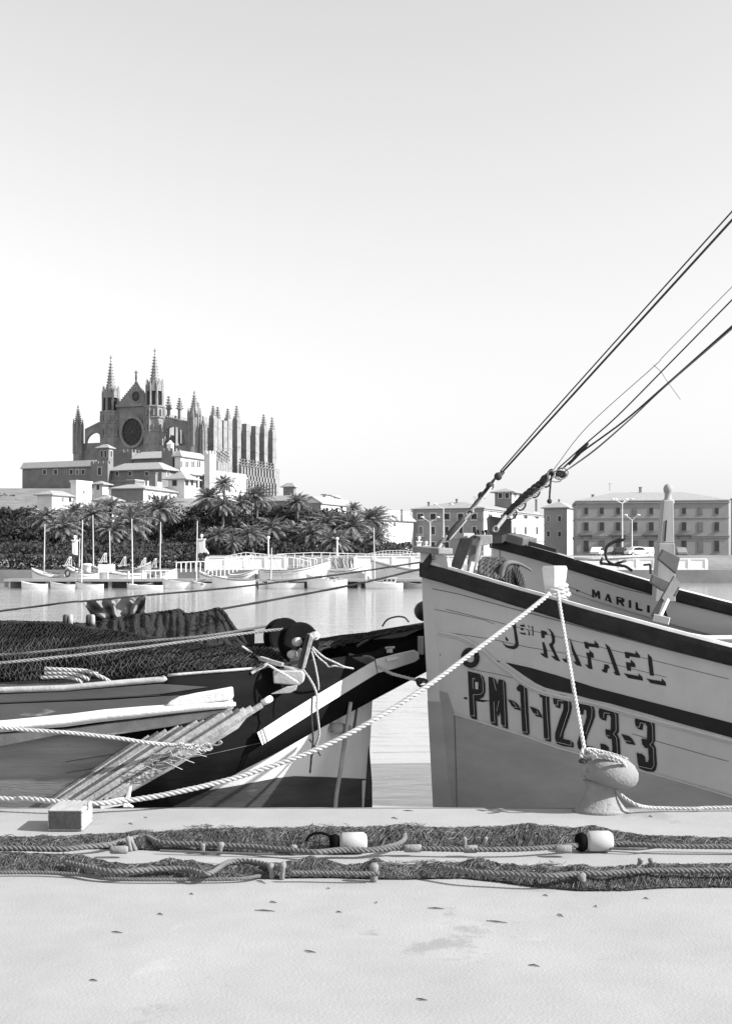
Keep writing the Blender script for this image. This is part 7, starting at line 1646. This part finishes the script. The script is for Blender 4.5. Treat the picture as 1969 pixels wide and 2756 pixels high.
nrope(n1, [(430, 2290), (600, 2296), (760, 2300), (850, 2298)], .007, .02)
nrope(n1, [(1640, 2284), (1720, 2286), (1793, 2280), (2030, 2284)], .008, .03)
nrope(n2, [(176, 2322), (300, 2346), (420, 2340), (500, 2340), (560, 2352), (610, 2324), (650, 2318), (700, 2324), (760, 2340)], .0145, .055)
nrope(n2, [(780, 2350), (860, 2350), (950, 2352), (1020, 2352)], .012, .05)
nrope(n2, [(1190, 2334), (1280, 2348), (1380, 2354), (1480, 2358), (1560, 2352), (1620, 2352), (1700, 2346), (1793, 2344), (2030, 2344), (2700, 2346)], .0145, .07)
nrope(n2, [(-1000, 2368), (-60, 2350), (176, 2352), (300, 2366), (480, 2368), (640, 2366), (700, 2358)], .010, .02)
for (u, v, s_) in ((320, 2288, 1), (1110, 2284, 1), (1265, 2286, .8), (1515, 2286, .9)):
    mb = MB(); p = G(u, v, QZ + .045); mb.lathe([(.016, -.03 * s_ * 1.6), (.022, -.025 * s_ * 1.6), (.022, .025 * s_ * 1.6), (.016, .03 * s_ * 1.6)], p, 12, ax=(1, .05, 0)); mb.build('binding', M_cork, n1, smooth=True)
# floats and corks: upright pairs in the mesh, big white ones on the rope
def cork(parent, u, v, hgt, rad, lean, m, Z=0.0, name='cork_float'):
    p = G(u, v, QZ) + Vector((0, 0, Z)); a = Vector((lean, -.1, 1)).normalized(); mb = MB()
    rad *= .85; hgt *= .85; mb.lathe([(rad * .6, 0), (rad * .9, hgt * .08), (rad * .8, hgt * .55), (rad * 1.1, hgt * .85), (rad * .8, hgt)], p, 12, ax=a); return mb.build(name, m, parent, smooth=True)
for (u, v, h_, r0, ln) in ((352, 2292, .10, .016, -.2), (366, 2290, .10, .016, -.45), (546, 2300, .07, .016, 0), (588, 2302, .085, .020, .25), (788, 2302, .065, .022, .1), (1252, 2284, .075, .014, -.1), (1298, 2282, .075, .013, .35)):
    cork(n1, u, v, h_, r0, ln, M_cork)
for (u, v, h_, r0, ln) in ((732, 2366, .095, .018, -.1), (758, 2368, .105, .018, .1), (1006, 2374, .11, .026, .0), (1570, 2392, .09, .026, -.2), (1720, 2332, .05, .020, .2), (1752, 2332, .05, .018, -.1)):
    cork(n2, u, v, h_, r0, ln, M_cork)
for (par, u, v, w_, hh) in ((n1, 950, 2298, .155, .056), (n1, 1612, 2294, .150, .056)):
    p = G(u, v, QZ) + Vector((.0, 0, hh + .004)); mb = MB(); mb.lathe([(.010, -w_ / 2), (hh * .75, -w_ / 2 + .004), (hh, -w_ / 2 + .02), (hh * 1.02, 0), (hh, w_ / 2 - .02), (hh * .75, w_ / 2 - .004), (.010, w_ / 2)], p, 20, ax=(1, .06, 0)); mb.build('big_float', M_fl, par, smooth=True)
    mb = MB(); mb.lathe([(hh * .8, -.03), (hh * .95, 0), (hh * .8, .02)], p + Vector((-w_ / 2 - .02, 0, -.005)), 14, ax=(1, .1, 0)); mb.build('shaded_end', M_netd, par, smooth=True)  # dark disc puts shade on the left end of the float
mb = MB(); n = 12
p = G(860, 2262, QZ + .05); mb.tube([p + Vector((.07 * math.cos(t), -.02, .045 * math.sin(t))) for t in [math.pi * k / n for k in range(n + 1)]], .008, 6); mb.build('dark_hoop', M_netd, n1, smooth=True)
for c_, par, bs, hf, seed in (((1090, 2236), n1, base1, h1, 1), ((870, 2234), n1, base1, h1, 2), ((1050, 2335), n2, base2, h2, 3), ((1150, 2335), n2, base2, h2, 4), ((560, 2236), n1, base1, h1, 5), ((1460, 2340), n2, base2, h2, 6)):
    rnd = random.Random(seed); mb = MB()          # loose open meshes standing up at the back of the rows
    for k in range(46):
        p = G(c_[0] + rnd.gauss(0, 28), c_[1] + rnd.uniform(-8, 10), QZ); q = [p + Vector((rnd.uniform(-.03, .03), rnd.uniform(-.02, .02), rnd.uniform(.0, .03))) for _ in range(3)]; mb.tube([p + Vector((0, 0, .01))] + q + [p + Vector((rnd.uniform(-.06, .06), 0, .012))], .0012, 3, caps=False)
    mb.build('loose_mesh', M_qnet, par)
# scraps, twigs and cracks on the concrete
rnd = random.Random(77)
GT = 'dry scraps strewn on the quay'
SC = [(690, 2372, 715, 2380), (1150, 2446, 1195, 2448), (1308, 2480, 1365, 2486), (1460, 2412, 1474, 2414), (726, 2428, 745, 2432), (684, 2452, 740, 2455), (424, 2461, 438, 2465), (510, 2408, 520, 2410), (1084, 2183, 1112, 2184), (1052, 2202, 1070, 2206), (1500, 2462, 1515, 2470), (1730, 2420, 1745, 2422), (390, 2200, 396, 2203), (345, 2218, 357, 2221), (880, 2392, 888, 2394), (1600, 2440, 1606, 2444), (1010, 2430, 1014, 2433), (1745, 2198, 1755, 2201), (905, 2455, 920, 2458), (300, 2510, 330, 2513), (820, 2560, 850, 2566), (1420, 2600, 1452, 2604), (240, 2640, 262, 2643), (1120, 2690, 1150, 2695)]
for k, (a, b, c, d) in enumerate(SC):
    p, q = G(a, b, QZ), G(c, d, QZ); m_ = p.lerp(q, .5) + Vector((0, rnd.uniform(-.01, .01), .006)); mb = MB(); mb.tube([p + Vector((0, 0, .003)), m_, q + Vector((0, 0, .003))], [.0012, .0036, .0012], 5)
    tag(mb.build('dry_scrap', M_plankd), 'dark dry scrap or twig lying on the pale quay concrete', 'twig', GT)
